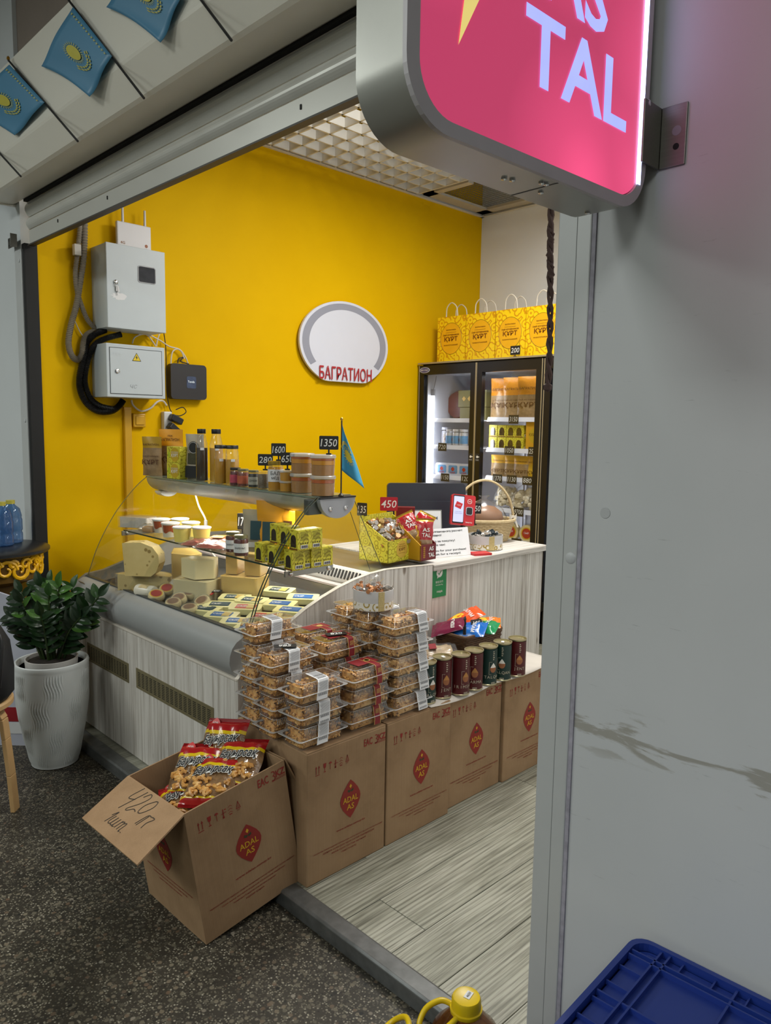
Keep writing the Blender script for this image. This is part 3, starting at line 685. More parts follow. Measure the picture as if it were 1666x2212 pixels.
for i, (x, a, b) in enumerate(spots):
    W = b-a; t = thing('cardboard_box', names[i], 'box', (x-.2, (a+b)/2, .0505), group='closed cartons in a row')
    bx = MB().box((0, 0, BH/2), (.40, W-.004, BH)); bx.build('carton', 'cardboard', t, bev=.004)
    carton_prints(t, W-.004, BH, (0, 1, 0), (0, 0, 1), (.2005, -W/2+.002, 0), i)
    f = MB().box((.1, 0, BH+.0015), (.198, W-.006, .003)).box((-.1, 0, BH+.0015), (.198, W-.006, .003)); f.build('top_flaps', 'cardboard', t)
# white paper laid over the back cartons
def pf(u, v): return (-2.17+.385*u, 2.0+.86*v, .5125+.002*math.sin(9*v+3*u)+(.0 if u < .97 else -.012*abs(math.sin(7*v))))
o = MB().grid(pf, 16, 30).build('paper_sheet', M('liner_paper', C(206, 198, 188), .7)); tag(o, 'white paper sheet under the tins on the back cartons', 'paper')
sm2 = o.modifiers.new('thick', 'SOLIDIFY'); sm2.thickness = .001; sm2.offset = 1

# ---------------------------------------------------------------- open carton leaning on the step
OBX = thing('open_cardboard_box', 'open cardboard carton of red snack bags leaning on the metal step', 'box', (-1.834, 1.075, .004), (.14, -.032, .006))
a_, b_, h_ = .362, .355, .432; th = .005
b = MB().bb((-b_, 0, 0), (0, a_, th)).bb((-th, 0, th), (0, a_, h_)).bb((-b_, 0, th), (-b_+th, a_, h_)).bb((-b_+th, 0, th), (-th, th, h_)).bb((-b_+th, a_-th, th), (-th, a_, h_))
b.build('carton', 'cardboard', OBX)
carton_prints(OBX, a_, h_, (0, 1, 0), (0, 0, 1), (.0002, 0, 0), 11)
red, yel, grn = MB(), MB(), MB()
logo(red, yel, grn, (-b_*.5, -.0002, h_*.55), (1, 0, 0), (0, 0, 1), .095, .14)
r2 = MB(); fine_lines(r2, (-b_*.5, -.0002, h_*.33), (1, 0, 0), (0, 0, 1), b_*.8, .014, 3, 5); r2.build('fine_lettering', red_print, OBX, kind='stuff')
d = red.build('diamond_logo', red_print, OBX); yel.build('logo_lettering', yellow_print, d); grn.build('logo_print', green_print, d)
Mi = (Matrix.Translation(OBX.location) @ Euler(OBX.rotation_euler).to_matrix().to_4x4()).inverted()
# big flap folded outwards from the left top edge, with hand-written price
F0 = Vector((-b_, 0, h_)); F1 = Vector((0, 0, h_))
def on_flap_plane(px, py): # flap free edge lies nearer the camera, a little higher than the rim
    return Mi @ at(px, py, 1, .84)
G0 = on_flap_plane(181, 1768); G1 = on_flap_plane(291, 1866)
mid = (G0+G1)/2-(F0+F1)/2; G0 = F0+mid; G1 = F1+mid
nrm = (F1-F0).cross(mid).normalized()
if nrm.z < 0: nrm = -nrm
b = MB(); lo = [p-nrm*.005 for p in (F0, F1, G1, G0)]; hi = [F0, F1, G1, G0]
b.add(lo+hi, [(0, 1, 2, 3)[::-1], (4, 5, 6, 7), (0, 1, 5, 4), (1, 2, 6, 5), (2, 3, 7, 6), (3, 0, 4, 7)])
fl_ = b.build('flap', 'cardboard', OBX)
Xf = (F1-F0).normalized(); Yf = -(mid.normalized()); Yf = (Yf-Xf*Yf.dot(Xf)).normalized()
L = mid.length; c0 = (F0+F1)/2
if Xf.cross(Yf).dot(nrm) < 0: pass
def strokes(lines, o, X, Y, sc, r):
    m = MB()
    for ln in lines: m.tube(smooth_path([o+X*(x*sc)+Y*(y*sc)+nrm*.0006 for x, y in ln], 5), r, 5)
    return m
o0 = c0+mid*.50-Xf*.095
strokes([[(.10, 1.0), (.0, .55), (.05, .42), (.34, .50)], [(.42, .95), (.30, .45), (.18, -.05)],
         [(.52, .72), (.66, .95), (.82, .82), (.74, .5), (.50, .12), (.58, .05), (.78, .22), (.95, .18)],
         [(1.18, .85), (1.0, .55), (1.04, .25), (1.22, .25), (1.38, .6), (1.30, .85), (1.18, .85)],
         [(1.52, -.12), (1.60, .32), (1.78, .34)], [(1.66, .32), (1.62, -.14)], [(1.80, .36), (1.98, .34), (1.88, .1), (1.92, -.12)]], o0, Xf, Yf, .090, .0013).build('handwriting', M('pen_black', C(52, 44, 38), .7), OBX)
o1 = c0+mid*.82-Xf*.085
strokes([[(.0, .3), (.12, .5), (.06, .0)], [(.22, .36), (.20, .08), (.34, .06), (.38, .36), (.36, .08), (.50, .06), (.54, .36), (.52, .05), (.62, .05)],
         [(.70, .36), (.68, .04)], [(.70, .30), (.82, .36), (.84, .04)], [(.84, .30), (.96, .36), (.98, .04), (1.04, .05)], [(1.12, .04), (1.14, .03)]], o1, Xf, Yf, .090, .0013).build('handwriting', M('pen_black'), OBX)
# far flap hanging down on the right side
b = MB().bb((-b_+.005, a_+.003, h_-.10), (-.002, a_+.008, h_)); b.v = [(x, y+(h_-z)*.35, z) for x, y, z in b.v]
b.build('flap', 'cardboard', OBX)
# ================================================================ PASTRY TUBS ON THE CARTONS
CW, CL, CH = .112, .196, .073
label_red = M('label_red', C(134, 24, 34), .5, var=.08); gold = M('gold_print', C(208, 172, 96), .4, var=.1)
def pellets(kind, seed):
    rn = random.Random(seed); b = MB(); W, L = CW-.026, CL-.030
    b.box((0, 0, .017), (W-.012, L-.012, .028)); b.box((0, 0, .038), (W-.024, L-.024, .026))
    def rod(p, d, l, r, curl):
        d = d.normalized(); side = d.cross(Vector((rn.uniform(-1, 1), rn.uniform(-1, 1), rn.uniform(-1, 1)))).normalized()
        pts = [p-d*l/2+side*curl*.0, p+side*curl, p+d*l/2]; b.tube(pts, [r*.8, r, r*.8], 5, caps=False)
    n = 420 if kind == 'pastry' else 230
    for _ in range(n):
        z = rn.uniform(.007, .050); t = rn.choice('ABCDT')
        s = 1 if z < .034 else .86
        x, y = rn.uniform(-W/2, W/2)*s, rn.uniform(-L/2, L/2)*s
        if t == 'A': x = W/2*s-.005
        elif t == 'B': x = -W/2*s+.005
        elif t == 'C': y = -L/2*s+.005
        elif t == 'D': y = L/2*s-.005
        else: z = .049+rn.uniform(0, .006)
        d = Vector((rn.uniform(-1, 1), rn.uniform(-1, 1), rn.uniform(-.5, .5)))
        if t in 'AB': d.x *= .15
        if t in 'CD': d.y *= .15
        if t == 'T': d.z *= .2
        if kind == 'pastry': rod(Vector((x, y, z)), d, rn.uniform(.008, .014), .0042, .001)
        else: rod(Vector((x, y, z)), d, rn.uniform(.018, .030), .0046, rn.uniform(.002, .005))
    return b
def tub_mesh(z0, z1, w0, l0, w1, l1, close_top):
    b = MB(); n = 4
    lo = rrect(w0, l0, .014, n); hi = rrect(w1, l1, .016, n); N = len(lo)
    vs = [(x, y, z0) for x, y in lo]+[(x, y, z1) for x, y in hi]
    b.add(vs, [(i, (i+1) % N, N+(i+1) % N, N+i) for i in range(N)], 0, True)
    b.add(vs, [tuple(range(N, 2*N)) if close_top else tuple(reversed(range(N)))])
    return b
tray_b = tub_mesh(.001, .034, CW-.018, CL-.02, CW-.006, CL-.008, False)
fl_o = rrect(CW+.010, CL+.014, .012, 4); fl_i = rrect(CW-.006, CL-.008, .014, 4); N = len(fl_o)
tray_b.add([(x, y, .035) for x, y in fl_o]+[(x, y, .035) for x, y in fl_i], [(i, (i+1) % N, N+(i+1) % N, N+i) for i in range(N)], 1)
tray_me = tray_b.mesh('tray', [clear, clear_edge])
lid_b = tub_mesh(.037, CH-.002, CW-.006, CL-.008, CW-.022, CL-.026, True)
lid_b.tube([(x, y, .036) for x, y in fl_o], .0013, 4, 1, closed=True)
lid_b.tube([(x, y, CH-.003) for x, y in rrect(CW-.022, CL-.026, .016, 4)], .0011, 4, 1, closed=True)
for k in range(22):   # moulded ribs round the shoulder
    y = -(CL-.05)/2+(CL-.05)*k/21
    for sx in (1, -1): lid_b.tube([(sx*(CW-.022)/2, y, CH-.003), (sx*(CW-.013)/2, y, CH-.021)], .0009, 4, 1, caps=False)
lid_me = lid_b.mesh('lid', [clear, clear_edge])
cont = {('pastry', i): pellets('pastry', 30+i).mesh('pastry', 'pastry') for i in range(3)}
cont.update({('noodle', i): pellets('noodle', 60+i).mesh('pastry_curls', 'noodle') for i in range(3)})
def strip(y0, wid, x_from, drop, kink=0, slant=0):
    path = [(x_from, CH-.0005), (.030, CH-.0003), (CW/2-.010, CH-.001), (CW/2-.004, CH-.006), (CW/2+.001, .038), (CW/2+.004, .030), (CW/2+.003+kink, drop)]
    b = MB()
    for i in range(len(path)-1):
        (xa, za), (xb, zb) = path[i], path[i+1]; s0 = slant*i/6; s1 = slant*(i+1)/6
        b.add([(xa, y0-wid/2+s0, za), (xb, y0-wid/2+s1, zb), (xb, y0+wid/2+s1, zb), (xa, y0+wid/2+s0, za)], [(0, 1, 2, 3)], 0, False)
    return b, path
def print_on(b, path, y0, wid, slant, kind):
    # small print rows across the band: top part, then down the front
    rn = random.Random(3)
    for i in range(len(path)-1):
        (xa, za), (xb, zb) = path[i], path[i+1]
        seg = math.hypot(xb-xa, zb-za); nrow = int(seg/.0032)
        for r in range(nrow):
            t = (r+.5)/nrow; x, z = xa+(xb-xa)*t, za+(zb-za)*t; n = Vector((-(zb-za), 0, (xb-xa))).normalized()
            if n.x < -.01 and i > 2: n = -n
            o = Vector((x, y0+slant*(i+t)/6, z))+n*.0005; X = Vector((0, 1, 0)); Yv = Vector((xb-xa, 0, zb-za)).normalized()
            if kind == 'white':
                if i == 1 and r > nrow-5 or i == 5:
                    if r % 5 == 0 and i == 5 or (i == 1 and r == nrow-4):
                        for q in range(14):
                            yy = -.36+q*.055; w_ = .02+.02*((q*7) % 3 == 0)
                            b.add([o+X*(wid*yy)-Yv*.003, o+X*(wid*(yy+w_))-Yv*.003, o+X*(wid*(yy+w_))+Yv*.004, o+X*(wid*yy)+Yv*.004], [(0, 1, 2, 3)], 1)
                    continue
                e = rn.uniform(.28, .42)
                b.add([o-X*(wid*e)-Yv*.0005, o+X*(wid*.42)-Yv*.0005, o+X*(wid*.42)+Yv*.0005, o-X*(wid*e)+Yv*.0005], [(0, 1, 2, 3)], 1)
    return b
greyprint = M('grey_print', C(120, 120, 124), .7)
def lab_white(y0, wid, drop, slant, title, back=-.03):
    b, path = strip(y0, wid, back, drop, .004, slant)
    print_on(b, path, y0, wid, slant, 'white')
    b.text(title, (.012, y0, CH), (0, 1, 0), (-1, 0, 0), w=wid*.85, h=.007, m=2, bold=.01, eps=.0012)
    return b.mesh('label', [paper, greyprint, ink])
lab_a = lab_white(.012, .048, .006, -.020, 'ЧАК-ЧАК'); lab_a2 = lab_white(.014, .046, .012, -.028, 'ЧАК-ЧАК')
lab_c = lab_white(.040, .050, .004, .006, 'ҚЫТЫРЛАҚ', .0)
b, path = strip(.022, .030, -.04, .006, .0, 0)
b2 = MB()
for i in range(len(path)-1):
    (xa, za), (xb, zb) = path[i], path[i+1]
    for yy in (.022-.0135, .022+.0135):
        b.add([(xa+.0006, yy-.001, za+.0006), (xb+.0006, yy-.001, zb+.0006), (xb+.0006, yy+.001, zb+.0006), (xa+.0006, yy+.001, za+.0006)], [(0, 1, 2, 3)], 1)
b.add([(-.035, -.045, CH), (.022, -.045, CH), (.022, .055, CH), (-.035, .055, CH)], [(0, 1, 2, 3)], 0)
b.lathe([(.012, 0), (.009, .0003), (.009, 0)], 16, 1, (-.006, .022, CH+.0008))
for k in range(5): b.box((CW/2+.0015, .022, .060-k*.0035), (.0006, .016, .0011), 1)
lab_b = b.mesh('label', [label_red, gold])
BT = .512
def tub(x, y, z, kind, lab, label, rz=0, group=None, v=0):
    t = thing('pastry_tub', label, 'food tub', (x, y, z), (0, 0, rz), group)
    put('tray', tray_me, t); put('lid', lid_me, t)
    c = put('pastry', cont[(kind, v % 3)], t, kind='stuff')
    put('label', lab, t)
    return t
COLS = [  # x, y, count, kind, label, group, top label
 (-1.856, 1.500, 3, 'A', 'white-labelled honey pastry tubs in the front stack', 'white-labelled honey pastry tub topping the short stack nearest the doorway'),
 (-1.856, 1.716, 3, 'B', 'red-labelled pastry tubs in the front stack', 'red-labelled pastry tub topping the short stack at the carton edge'),
 (-1.856, 1.920, 5, 'C', 'curly noodle pastry tubs in the front stack', 'curly noodle pastry tub topping the tall stack beside the tins'),
 (-1.978, 1.475, 4, 'A', 'white-labelled honey pastry tubs in the middle stack', 'honey pastry tub under the 985 price card'),
 (-1.978, 1.690, 4, 'B', 'red-labelled pastry tubs in the middle stack', 'red-labelled pastry tub under the 820 price card'),
 (-1.978, 1.900, 5, 'C', 'curly noodle pastry tubs in the middle stack', 'curly noodle pastry tub directly under the white and gold round box'),
 (-2.100, 1.490, 5, 'A', 'white-labelled honey pastry tubs in the back stack', 'white-labelled honey pastry tub highest against the display case glass'),
 (-2.100, 1.705, 4, 'B', 'red-labelled pastry tubs in the back stack', 'red-labelled pastry tub at the back beside the pine panel'),
 (-2.100, 1.905, 5, 'C', 'curly noodle pastry tubs in the back stack', 'curly noodle pastry tub topping the back stack by the pine panel'),
]
desc = {'A': 'white-labelled honey pastry tub', 'B': 'red-labelled pastry tub', 'C': 'curly noodle pastry tub'}
place = {-1.856: 'front', -1.978: 'middle', -2.100: 'back'}
ordn = ['lowest', 'second from below', 'third from below', 'fourth from below']
for ci, (x, y, n, k, grp, top) in enumerate(COLS):
    rn = random.Random(ci+50)
    for i in range(n):
        lab = {'A': lab_a if i % 2 else lab_a2, 'B': lab_b, 'C': lab_c}[k]
        lbl = top if i == n-1 else '%s, %s in the %s stack' % (desc[k], ordn[i], place[x])
        tub(x+rn.uniform(-.005, .005), y+rn.uniform(-.006, .006), BT+.0003+i*(CH+.0006), 'pastry' if k != 'C' else 'noodle', lab, lbl, rn.uniform(-.04, .04), grp, ci+i)
def card(txt, P, rz, label, w=.075, h=.036, tilt=.0):
    t = thing('price_card', label, 'price tag', P, (tilt, 0, rz))
    MB().prism(rrect(w, h, .003, 3), 0, .0015, 2).build('card', chalk, t)
    MB().text(txt, (0, 0, .0016), (1, 0, 0), (0, 1, 0), h=h*.6, maxw=w*.85, bold=.01, shear=.2).build('figures', chalk_w, t)
card('985', (-1.975, 1.470, BT+4*(CH+.0006)+.004), PI/3.2, 'black 985 price card lying on a honey pastry tub')
card('820', (-1.975, 1.695, BT+4*(CH+.0006)+.004), PI/2.6, 'black 820 price card lying on a red-labelled pastry tub')

# ---------------------------------------------------------------- white and gold oval boxes with wrapped sweets
def sweets(parent, n, R, z, col, seed, ax=(1, 1), mats=None):
    rn = random.Random(seed)
    for i in range(n):
        r, a = R*math.sqrt(rn.random()), rn.uniform(0, 6.28)
        b = MB(); L = rn.uniform(.022, .03)
        b.lathe([(.0, -L*.5), (.007, -L*.42), (.009, 0), (.007, L*.42), (.002, L*.5), (.008, L*.8)], 7, smooth=False, bulge=lambda a, z: 1+.15*math.sin(5*a))
        b.lathe([(.008, -L*.8), (.002, -L*.5)], 7, smooth=False)
        b.build('wrapped_sweet', (mats or [col])[i % len(mats or [col])], parent, loc=(r*math.cos(a)*ax[0], r*math.sin(a)*ax[1], z+rn.uniform(0, .014)), rot=(rn.uniform(.8, 2.2), rn.uniform(-.5, .5), rn.uniform(0, 6.3)))
wrap_silver = M('wrapper_silver', C(196, 190, 184), .25, metal=.5, var=.3, vs=80)
wrap_cop = M('wrapper_copper', C(190, 128, 84), .3, metal=.4, var=.4, vs=90)
wrap_dark = M('wrapper_dark', C(50, 60, 66), .3, metal=.3, var=.5, vs=90)
def oval_box(P, R, ax, H, rot, label, mats, n, seed):
    t = thing('sweet_box', label, 'box', P, (0, 0, rot))
    b = MB(); b.lathe([(R*.985, .002), (R, .004), (R, H), (R*.97, H), (R*.97, .006), (0.0, .006)], 40, ax=ax); b.build('wall', M('pearl_card', C(206, 204, 204), .5, var=.12, vs=30), t)
    b = MB(); b.lathe([(R*1.004, .004), (R*1.006, H*.42), (R*1.0, H*.42)], 40, ax=ax); b.build('gold_band', 'ornament_gold', t)
    b = MB()
    for k in range(5):
        a = -.16+k*.08; b.v.append((R*1.012*ax[0]*math.cos(a), R*1.012*ax[1]*math.sin(a), .003)); b.v.append((R*1.012*ax[0]*math.cos(a), R*1.012*ax[1]*math.sin(a), H))
    b.f = [(2*k, 2*k+2, 2*k+3, 2*k+1) for k in range(4)]; b.m = [0]*4; b.sm = [True]*4
    b.build('woven_strip', M('strip_gold', C(196, 176, 120), .45, var=.4, vs=160), t)
    sweets(t, n, R*.8, H-.006, None, seed, ax, mats)
    return t
ob1 = oval_box((-1.965, 1.866, BT+5*(CH+.0006)+.001), .075, (1, 1), .074, -.35, 'round white and gold box of copper-wrapped sweets on the pastry tubs', [wrap_cop, wrap_silver, wrap_cop], 22, 4)
fm = MB()
rn = random.Random(9)
for k in range(9):
    a0 = rn.uniform(0, 6.28); r0 = rn.uniform(.0, .045); hh = rn.uniform(.03, .06); wd = rn.uniform(.02, .04)
    c0 = Vector((r0*math.cos(a0), r0*math.sin(a0), .07)); dx = Vector((math.cos(a0*3), math.sin(a0*3), 0))*wd
    fm.grid(lambda u, v: tuple(c0+dx*(u-.5)*(1-.3*v)+Vector((.008*math.sin(8*u+k), .010*math.sin(6*v+k), hh*v))), 5, 5)
fm.build('cellophane', film, ob1, kind='stuff')

# ---------------------------------------------------------------- tins
tin_rim = M('tin_gold', C(196, 186, 150), .28, metal=.85, var=.08)
def tin(x, y, kind, label, rz, word):
    t = thing('powder_tin', label, 'tin', (x, y, BT+.003), (0, 0, rz), 'tall tins along the carton edge')
    R, H = .0375, .158
    body = {'red': M('tin_red', C(84, 18, 22), .35, var=.55, vs=14), 'green': M('tin_green', C(12, 46, 40), .35, var=.3, vs=30)}[kind]
    MB().lathe([(R, .004), (R, H-.009)], 28).build('sleeve', body, t)
    MB().lathe([(R*1.03, 0), (R*1.03, .004), (R, .005)], 28).build('base_rim', tin_rim, t)
    MB().lathe([(R, H-.006), (R*1.04, H-.003), (R*1.04, H), (R*.96, H), (R*.95, H-.007), (0, H-.007)], 28).build('lid', tin_rim, t)
    def wrapx(px, pz):  # onto the sleeve, front is local +x
        a = px/R; return ((R+.0012)*math.cos(a), (R+.0012)*math.sin(a), pz)
    def arc(b, pts, m=0): b.add([wrapx(x, z) for x, z in pts], [tuple(range(len(pts)))], m)
    b = MB()
    bot = lambda q: .054+.012*abs(q)**3; topq = lambda q: .074+.020*(1-abs(q))**.8
    for k in range(10):
        q0, q1 = -1+.2*k, -.8+.2*k
        arc(b, [(q0*.0135, bot(q0)), (q1*.0135, bot(q1)), (q1*.0135, .074), (q0*.0135, .074)], 0)
        arc(b, [(q0*.0135, .074), (q1*.0135, .074), (q1*.0125, topq(q1)), (q0*.0125, topq(q0))], 1)
    b.build('bowl_print', [M('bowl_clay', C(150, 92, 56), .6), M('heap_white', C(224, 220, 212), .7) if kind == 'green' else M('heap_tan', C(178, 124, 66), .7)], t)
    g = MB()
    for i, ch in enumerate(word):
        vs, fs, x0, x1, y0, y1 = text_geo(ch, .0, 0); sc = .017; ox = (i-(len(word)-1)/2)*.0125
        g.add([wrapx(ox+(x-(x0+x1)/2)*sc, .030+y*sc) for x, y in vs], fs)
    for k in range(3): arc(g, [(-.008, .012-k*.003), (.010, .012-k*.003), (.010, .0135-k*.003), (-.008, .0135-k*.003)])
    for k in range(5): arc(g, [(-.002, .106+k*.008), (.003+.002*(k % 2), .106+k*.008), (.003+.002*(k % 2), .110+k*.008), (-.002, .110+k*.008)])
    for q in ([(-.018, .046), (-.017, .046), (-.017, .098), (-.018, .098)], [(-.018, .097), (-.006, .097), (-.006, .098), (-.018, .098)], [(-.018, .046), (-.008, .046), (-.008, .047), (-.018, .047)]): arc(g, q)
    g.build('lettering', M('tin_letter', C(186, 176, 156), .5), t)
    return t
tl = [('green', 'dark green tin nearest the pastry tubs', 'TALQAN', .3), ('red', 'dark red tin with a white sticker on the lid, second in the row', 'JENT', .05), ('red', 'dark red tin third in the row of tins', 'IRIMSHIK', .15),
      ('red', 'dark red tin between a red and a green tin', 'JARMA', -.35), ('green', 'dark green tin with a flour bowl, fifth in the row', 'TALQAN', .1), ('green', 'dark green tin with a sticker on the lid, second from the far end', 'TALQAN', -.55), ('red', 'dark red tin at the far end of the row', 'JENT', -.25)]
for i, (k, l, wd, rz) in enumerate(tl):
    p = at([933, 967, 1007, 1036, 1067, 1098, 1130][i], [1525, 1513, 1506, 1495, 1484, 1474, 1465][i], 2, BT)
    t = tin(p.x-.045, p.y+.015, k, l, rz-.75+.35, wd)
    if i in (1, 5):
        MB().box((.008, 0, .1585), (.02, .012, .0006)).build('sticker', paper, t)
# ---------------------------------------------------------------- woven baskets on the cartons
def basket(P, wx, wy, H, label, mat='wicker_brown'):
    t = thing('woven_basket', label, 'basket', P)
    b = MB(); MB().box((0, 0, .006), (wx-.012, wy-.012, .008)).build('bottom', mat, t)
    rows = int(H/.0095)
    for r in range(rows):
        z = .006+r*.0095; s = .90+.10*r/rows; pts = []
        base = rrect(wx*s, wy*s, .018, 3)
        # weave in and out
        full = []
        for i in range(len(base)):
            p, q = Vector(base[i]), Vector(base[(i+1) % len(base)]); k = max(1, int((q-p).length/.018))
            full += [p+(q-p)*j/k for j in range(k)]
        for i, p in enumerate(full):
            o = .0022*(1 if (i+r) % 2 else -1); d = p.normalized(); pts.append((p.x+d.x*o, p.y+d.y*o, z))
        b.tube(pts, .0052, 5, closed=True)
    b.build('woven_side', mat, t)
    MB().tube([(x, y, H+.004) for x, y in rrect(wx, wy, .02, 4)], .008, 7, closed=True).build('braided_rim', mat, t)
    return t
bk = basket((-2.085, 2.58, BT+.003), .18, .265, .125, 'tall brown woven basket of colourful snack bags')
bk2 = basket((-2.06, 2.335, BT+.003), .15, .19, .065, 'low brown woven basket holding a clear snack bag')
def snack(P, rot, W, H, T, base, label, title, seed, acc=None, name='snack_bag', group=None):
    t = thing(name, label, 'snack bag', P, rot, group)
    pillow(MB(), W, H, T, seed=seed, wob=.003).build('bag', M('bag_'+base[0], base[1], .22, var=.1, vs=25, spec=.7), t)
    b = MB(); 
    zf = lambda x, y: T/2*(max(0, 1-(2*x/W)**2))**.45*.98+.0015
    vs, fs, x0, x1, y0, y1 = text_geo(title, .02, .1); s = W*.78/(x1-x0)
    b.add([((x-(x0+x1)/2)*s, (y-(y0+y1)/2)*s+H*.16, zf((x-(x0+x1)/2)*s, 0)+.001) for x, y in vs], fs); b.build('lettering', chalk_w, t)
    if acc:
        q = MB(); n = 18; q.v = [(0, -H*.15, zf(0, 0)+.0005)]+[(W*.3*math.cos(2*PI*k/n), -H*.15+H*.17*math.sin(2*PI*k/n), zf(W*.3*math.cos(2*PI*k/n), 0)+.0005) for k in range(n)]
        q.f = [(0, k+1, (k+1) % n+1) for k in range(n)]; q.m = [0]*n; q.sm = [True]*n; q.build('picture_print', M('acc_'+acc[0], acc[1], .3), t)
    return t
z0 = BT+.135
snack((-2.12, 2.48, z0+.018), (.35, .25, -.9), .11, .16, .035, ('maroon', C(110, 22, 56)), 'maroon snack bag at the near end of the tall basket', 'ЖЕМІШ', 1)
snack((-2.115, 2.585, z0+.040), (.45, .1, -.5), .12, .17, .04, ('orange', C(226, 84, 26)), 'orange snack bag with a yellow picture, topmost in the tall basket', 'САЛАМ', 2, ('yellow', C(232, 196, 40)))
snack((-2.045, 2.535, z0+.012), (.1, .35, -1.1), .11, .15, .04, ('blue', C(24, 104, 190)), 'blue snack bag at the front of the tall basket', 'САЛАМ', 3)
snack((-2.03, 2.61, z0+.012), (.05, .3, -1.2), .10, .14, .04, ('green', C(30, 138, 84)), 'green snack bag at the front of the tall basket', 'САЛАМ', 4, ('white', C(200, 220, 210)))
snack((-2.06, 2.675, z0+.012), (.1, .3, -.9), .09, .13, .035, ('mixed', C(222, 120, 30)), 'orange and yellow snack bag at the far corner of the tall basket', 'САЛАМ', 5, ('yellow', C(232, 196, 40)))
cb = thing('clear_snack_bag', 'clear bag of biscuits with a red label in the low basket', 'snack bag', (-2.055, 2.335, BT+.085), (.1, .15, -.7))
pillow(MB(), .12, .17, .045, seed=8).build('bag', film, cb); pillow(MB(), .10, .13, .032, seed=9).build('biscuits', M('biscuit', C(186, 160, 122), .6, var=.4, vs=60), cb)
MB().box((0, -.02, .026), (.05, .03, .001)).build('label', label_red, cb)
price_tag('105', at(1018, 1372, 2, BT+.14)+Vector((-.012, .07, -.01)), 1.2, .055, .036, label='black price tag clipped to the far side of the tall basket', stem=.03, tilt=-.5)
pg = thing('tag_holder', 'black clip holder on the front rim of the tall basket', 'clip', at(1004, 1366, 0, -1.99)+Vector((0, 0, -.004)), (0, 0, .5))
MB().box((0, 0, .012), (.012, .014, .034)).tube([(0, 0, .028), (.002, .002, .045), (-.001, 0, .062)], .004, 7).lathe([(.004, .055), (.007, .062), (0, .078)], 8).build('holder', black, pg)
# leaning candy flag behind the tins
mf = MB().prism([(-.02, 0), (.03, 0), (.0, .05)], -.002, .002, 1); o = mf.build('paper_pennant', M('pennant_red', C(170, 40, 34), .5), loc=(-2.0, 2.77, BT+.003), rot=(0, .3, .4)); tag(o, 'small red and yellow paper scrap behind the tins', 'paper scrap')

# ---------------------------------------------------------------- snack bags in the open carton
def dough_bag(loc, rot, label, seed, title='Бауырсақ'):
    t = thing('dough_snack_bag', label, 'snack bag', (0, 0, 0), (0, 0, 0), 'red snack bags in the open carton')
    t.matrix_world = OBM @ Matrix.Translation(loc) @ Euler(rot).to_matrix().to_4x4()
    W, H, T = .155, .205, .05
    def band(u, v, sg): # 0 clear, 1 red, 2 yellow
        e = .05*math.sin(u*PI)
        if v > .80-e or v < .13: return 1
        if v > .745-e or v < .16: return 2
        return 0
    pillow(MB(), W, H, T, seed=seed, wob=.0045, nu=18, nv=34, band=band).build('bag', [M('window_film', C(140, 108, 76), .14, var=.7, vs=40, spec=.9, bump=.6, bs=70), M('bag_red', C(170, 26, 30), .22, var=.15, spec=.7), M('bag_yellow', C(224, 190, 24), .25, spec=.6)], t)
    zf = lambda x, y: T/2*(max(.02, 1-(2*x/W)**2))**.45+.0065
    vs, fs, x0, x1, y0, y1 = text_geo(title, .01, .3); s = W*.80/(x1-x0)
    for mt, off, nm, bo in ((chalk_w, 0, 'lettering_outline', .07), (ink, .0012, 'lettering', .02)):
        vs, fs, _a, _b, y0, y1 = text_geo(title, bo, .3)
        b = MB(); b.add([((x-(x0+x1)/2)*s, (y-(y0+y1)/2)*s*1.6+.014+x*s*.12, zf((x-(x0+x1)/2)*s, 0)+off) for x, y in vs], fs); b.build(nm, mt, t)
    b = MB(); rn = random.Random(seed)
    for k in range(26):
        x, y = rn.uniform(-.055, .055), rn.uniform(-.068, -.006); a = rn.uniform(0, 6.28)
        b.tube([(x+.012*math.cos(a+q*.8), y+.008*math.sin(a+q*.8), zf(x, y)-.004+.004*math.sin(q*1.5)) for q in range(4)], .006, 6)
    b.build('fried_dough', 'pastry', t, kind='stuff')
    b = MB().poly(diamond(.032, .036), (-.04, H*.40, T*.18+.004), (1, 0, 0), (0, 1, 0)); 
    b.build('logo', M('logo_red_pale', C(206, 70, 70), .4), t)
    MB().text('ADAL', (-.04, H*.405, T*.18+.0052), (1, 0, 0), (0, 1, 0), w=.022, h=.007, bold=.01).text('AS', (-.04, H*.372, T*.18+.0052), (1, 0, 0), (0, 1, 0), w=.011, h=.007, bold=.01).build('logo_lettering', chalk_w, t)
    return t
OBM = Matrix.Translation(OBX.location) @ Euler(OBX.rotation_euler).to_matrix().to_4x4()
zz = h_-.03
for i, (l, r, lb) in enumerate([((-.215, .165, zz+.012), (.50, .05, .62), 'red and yellow snack bag lying largest in the middle of the open carton'),
        ((-.115, .165, zz+.012), (.30, .05, .62), 'snack bag leaning on the printed side of the open carton'),
        ((-.115, .262, zz+.022), (.42, .05, .62), 'snack bag at the corner of the open carton next to the closed carton'),
        ((-.225, .275, zz+.040), (.75, .0, .5), 'snack bag standing at the back corner of the open carton'),
        ((-.165, .095, zz-.045), (.15, .05, 1.2), 'snack bag lying low by the folded flap of the open carton'),
        ((-.16, .27, zz-.02), (.5, .0, .5), 'snack bag half hidden behind the others in the open carton'),
        ((-.20, .13, zz-.12), (.05, .0, .3), 'snack bag deepest in the open carton')]):
    dough_bag(l, r, lb, 20+i)
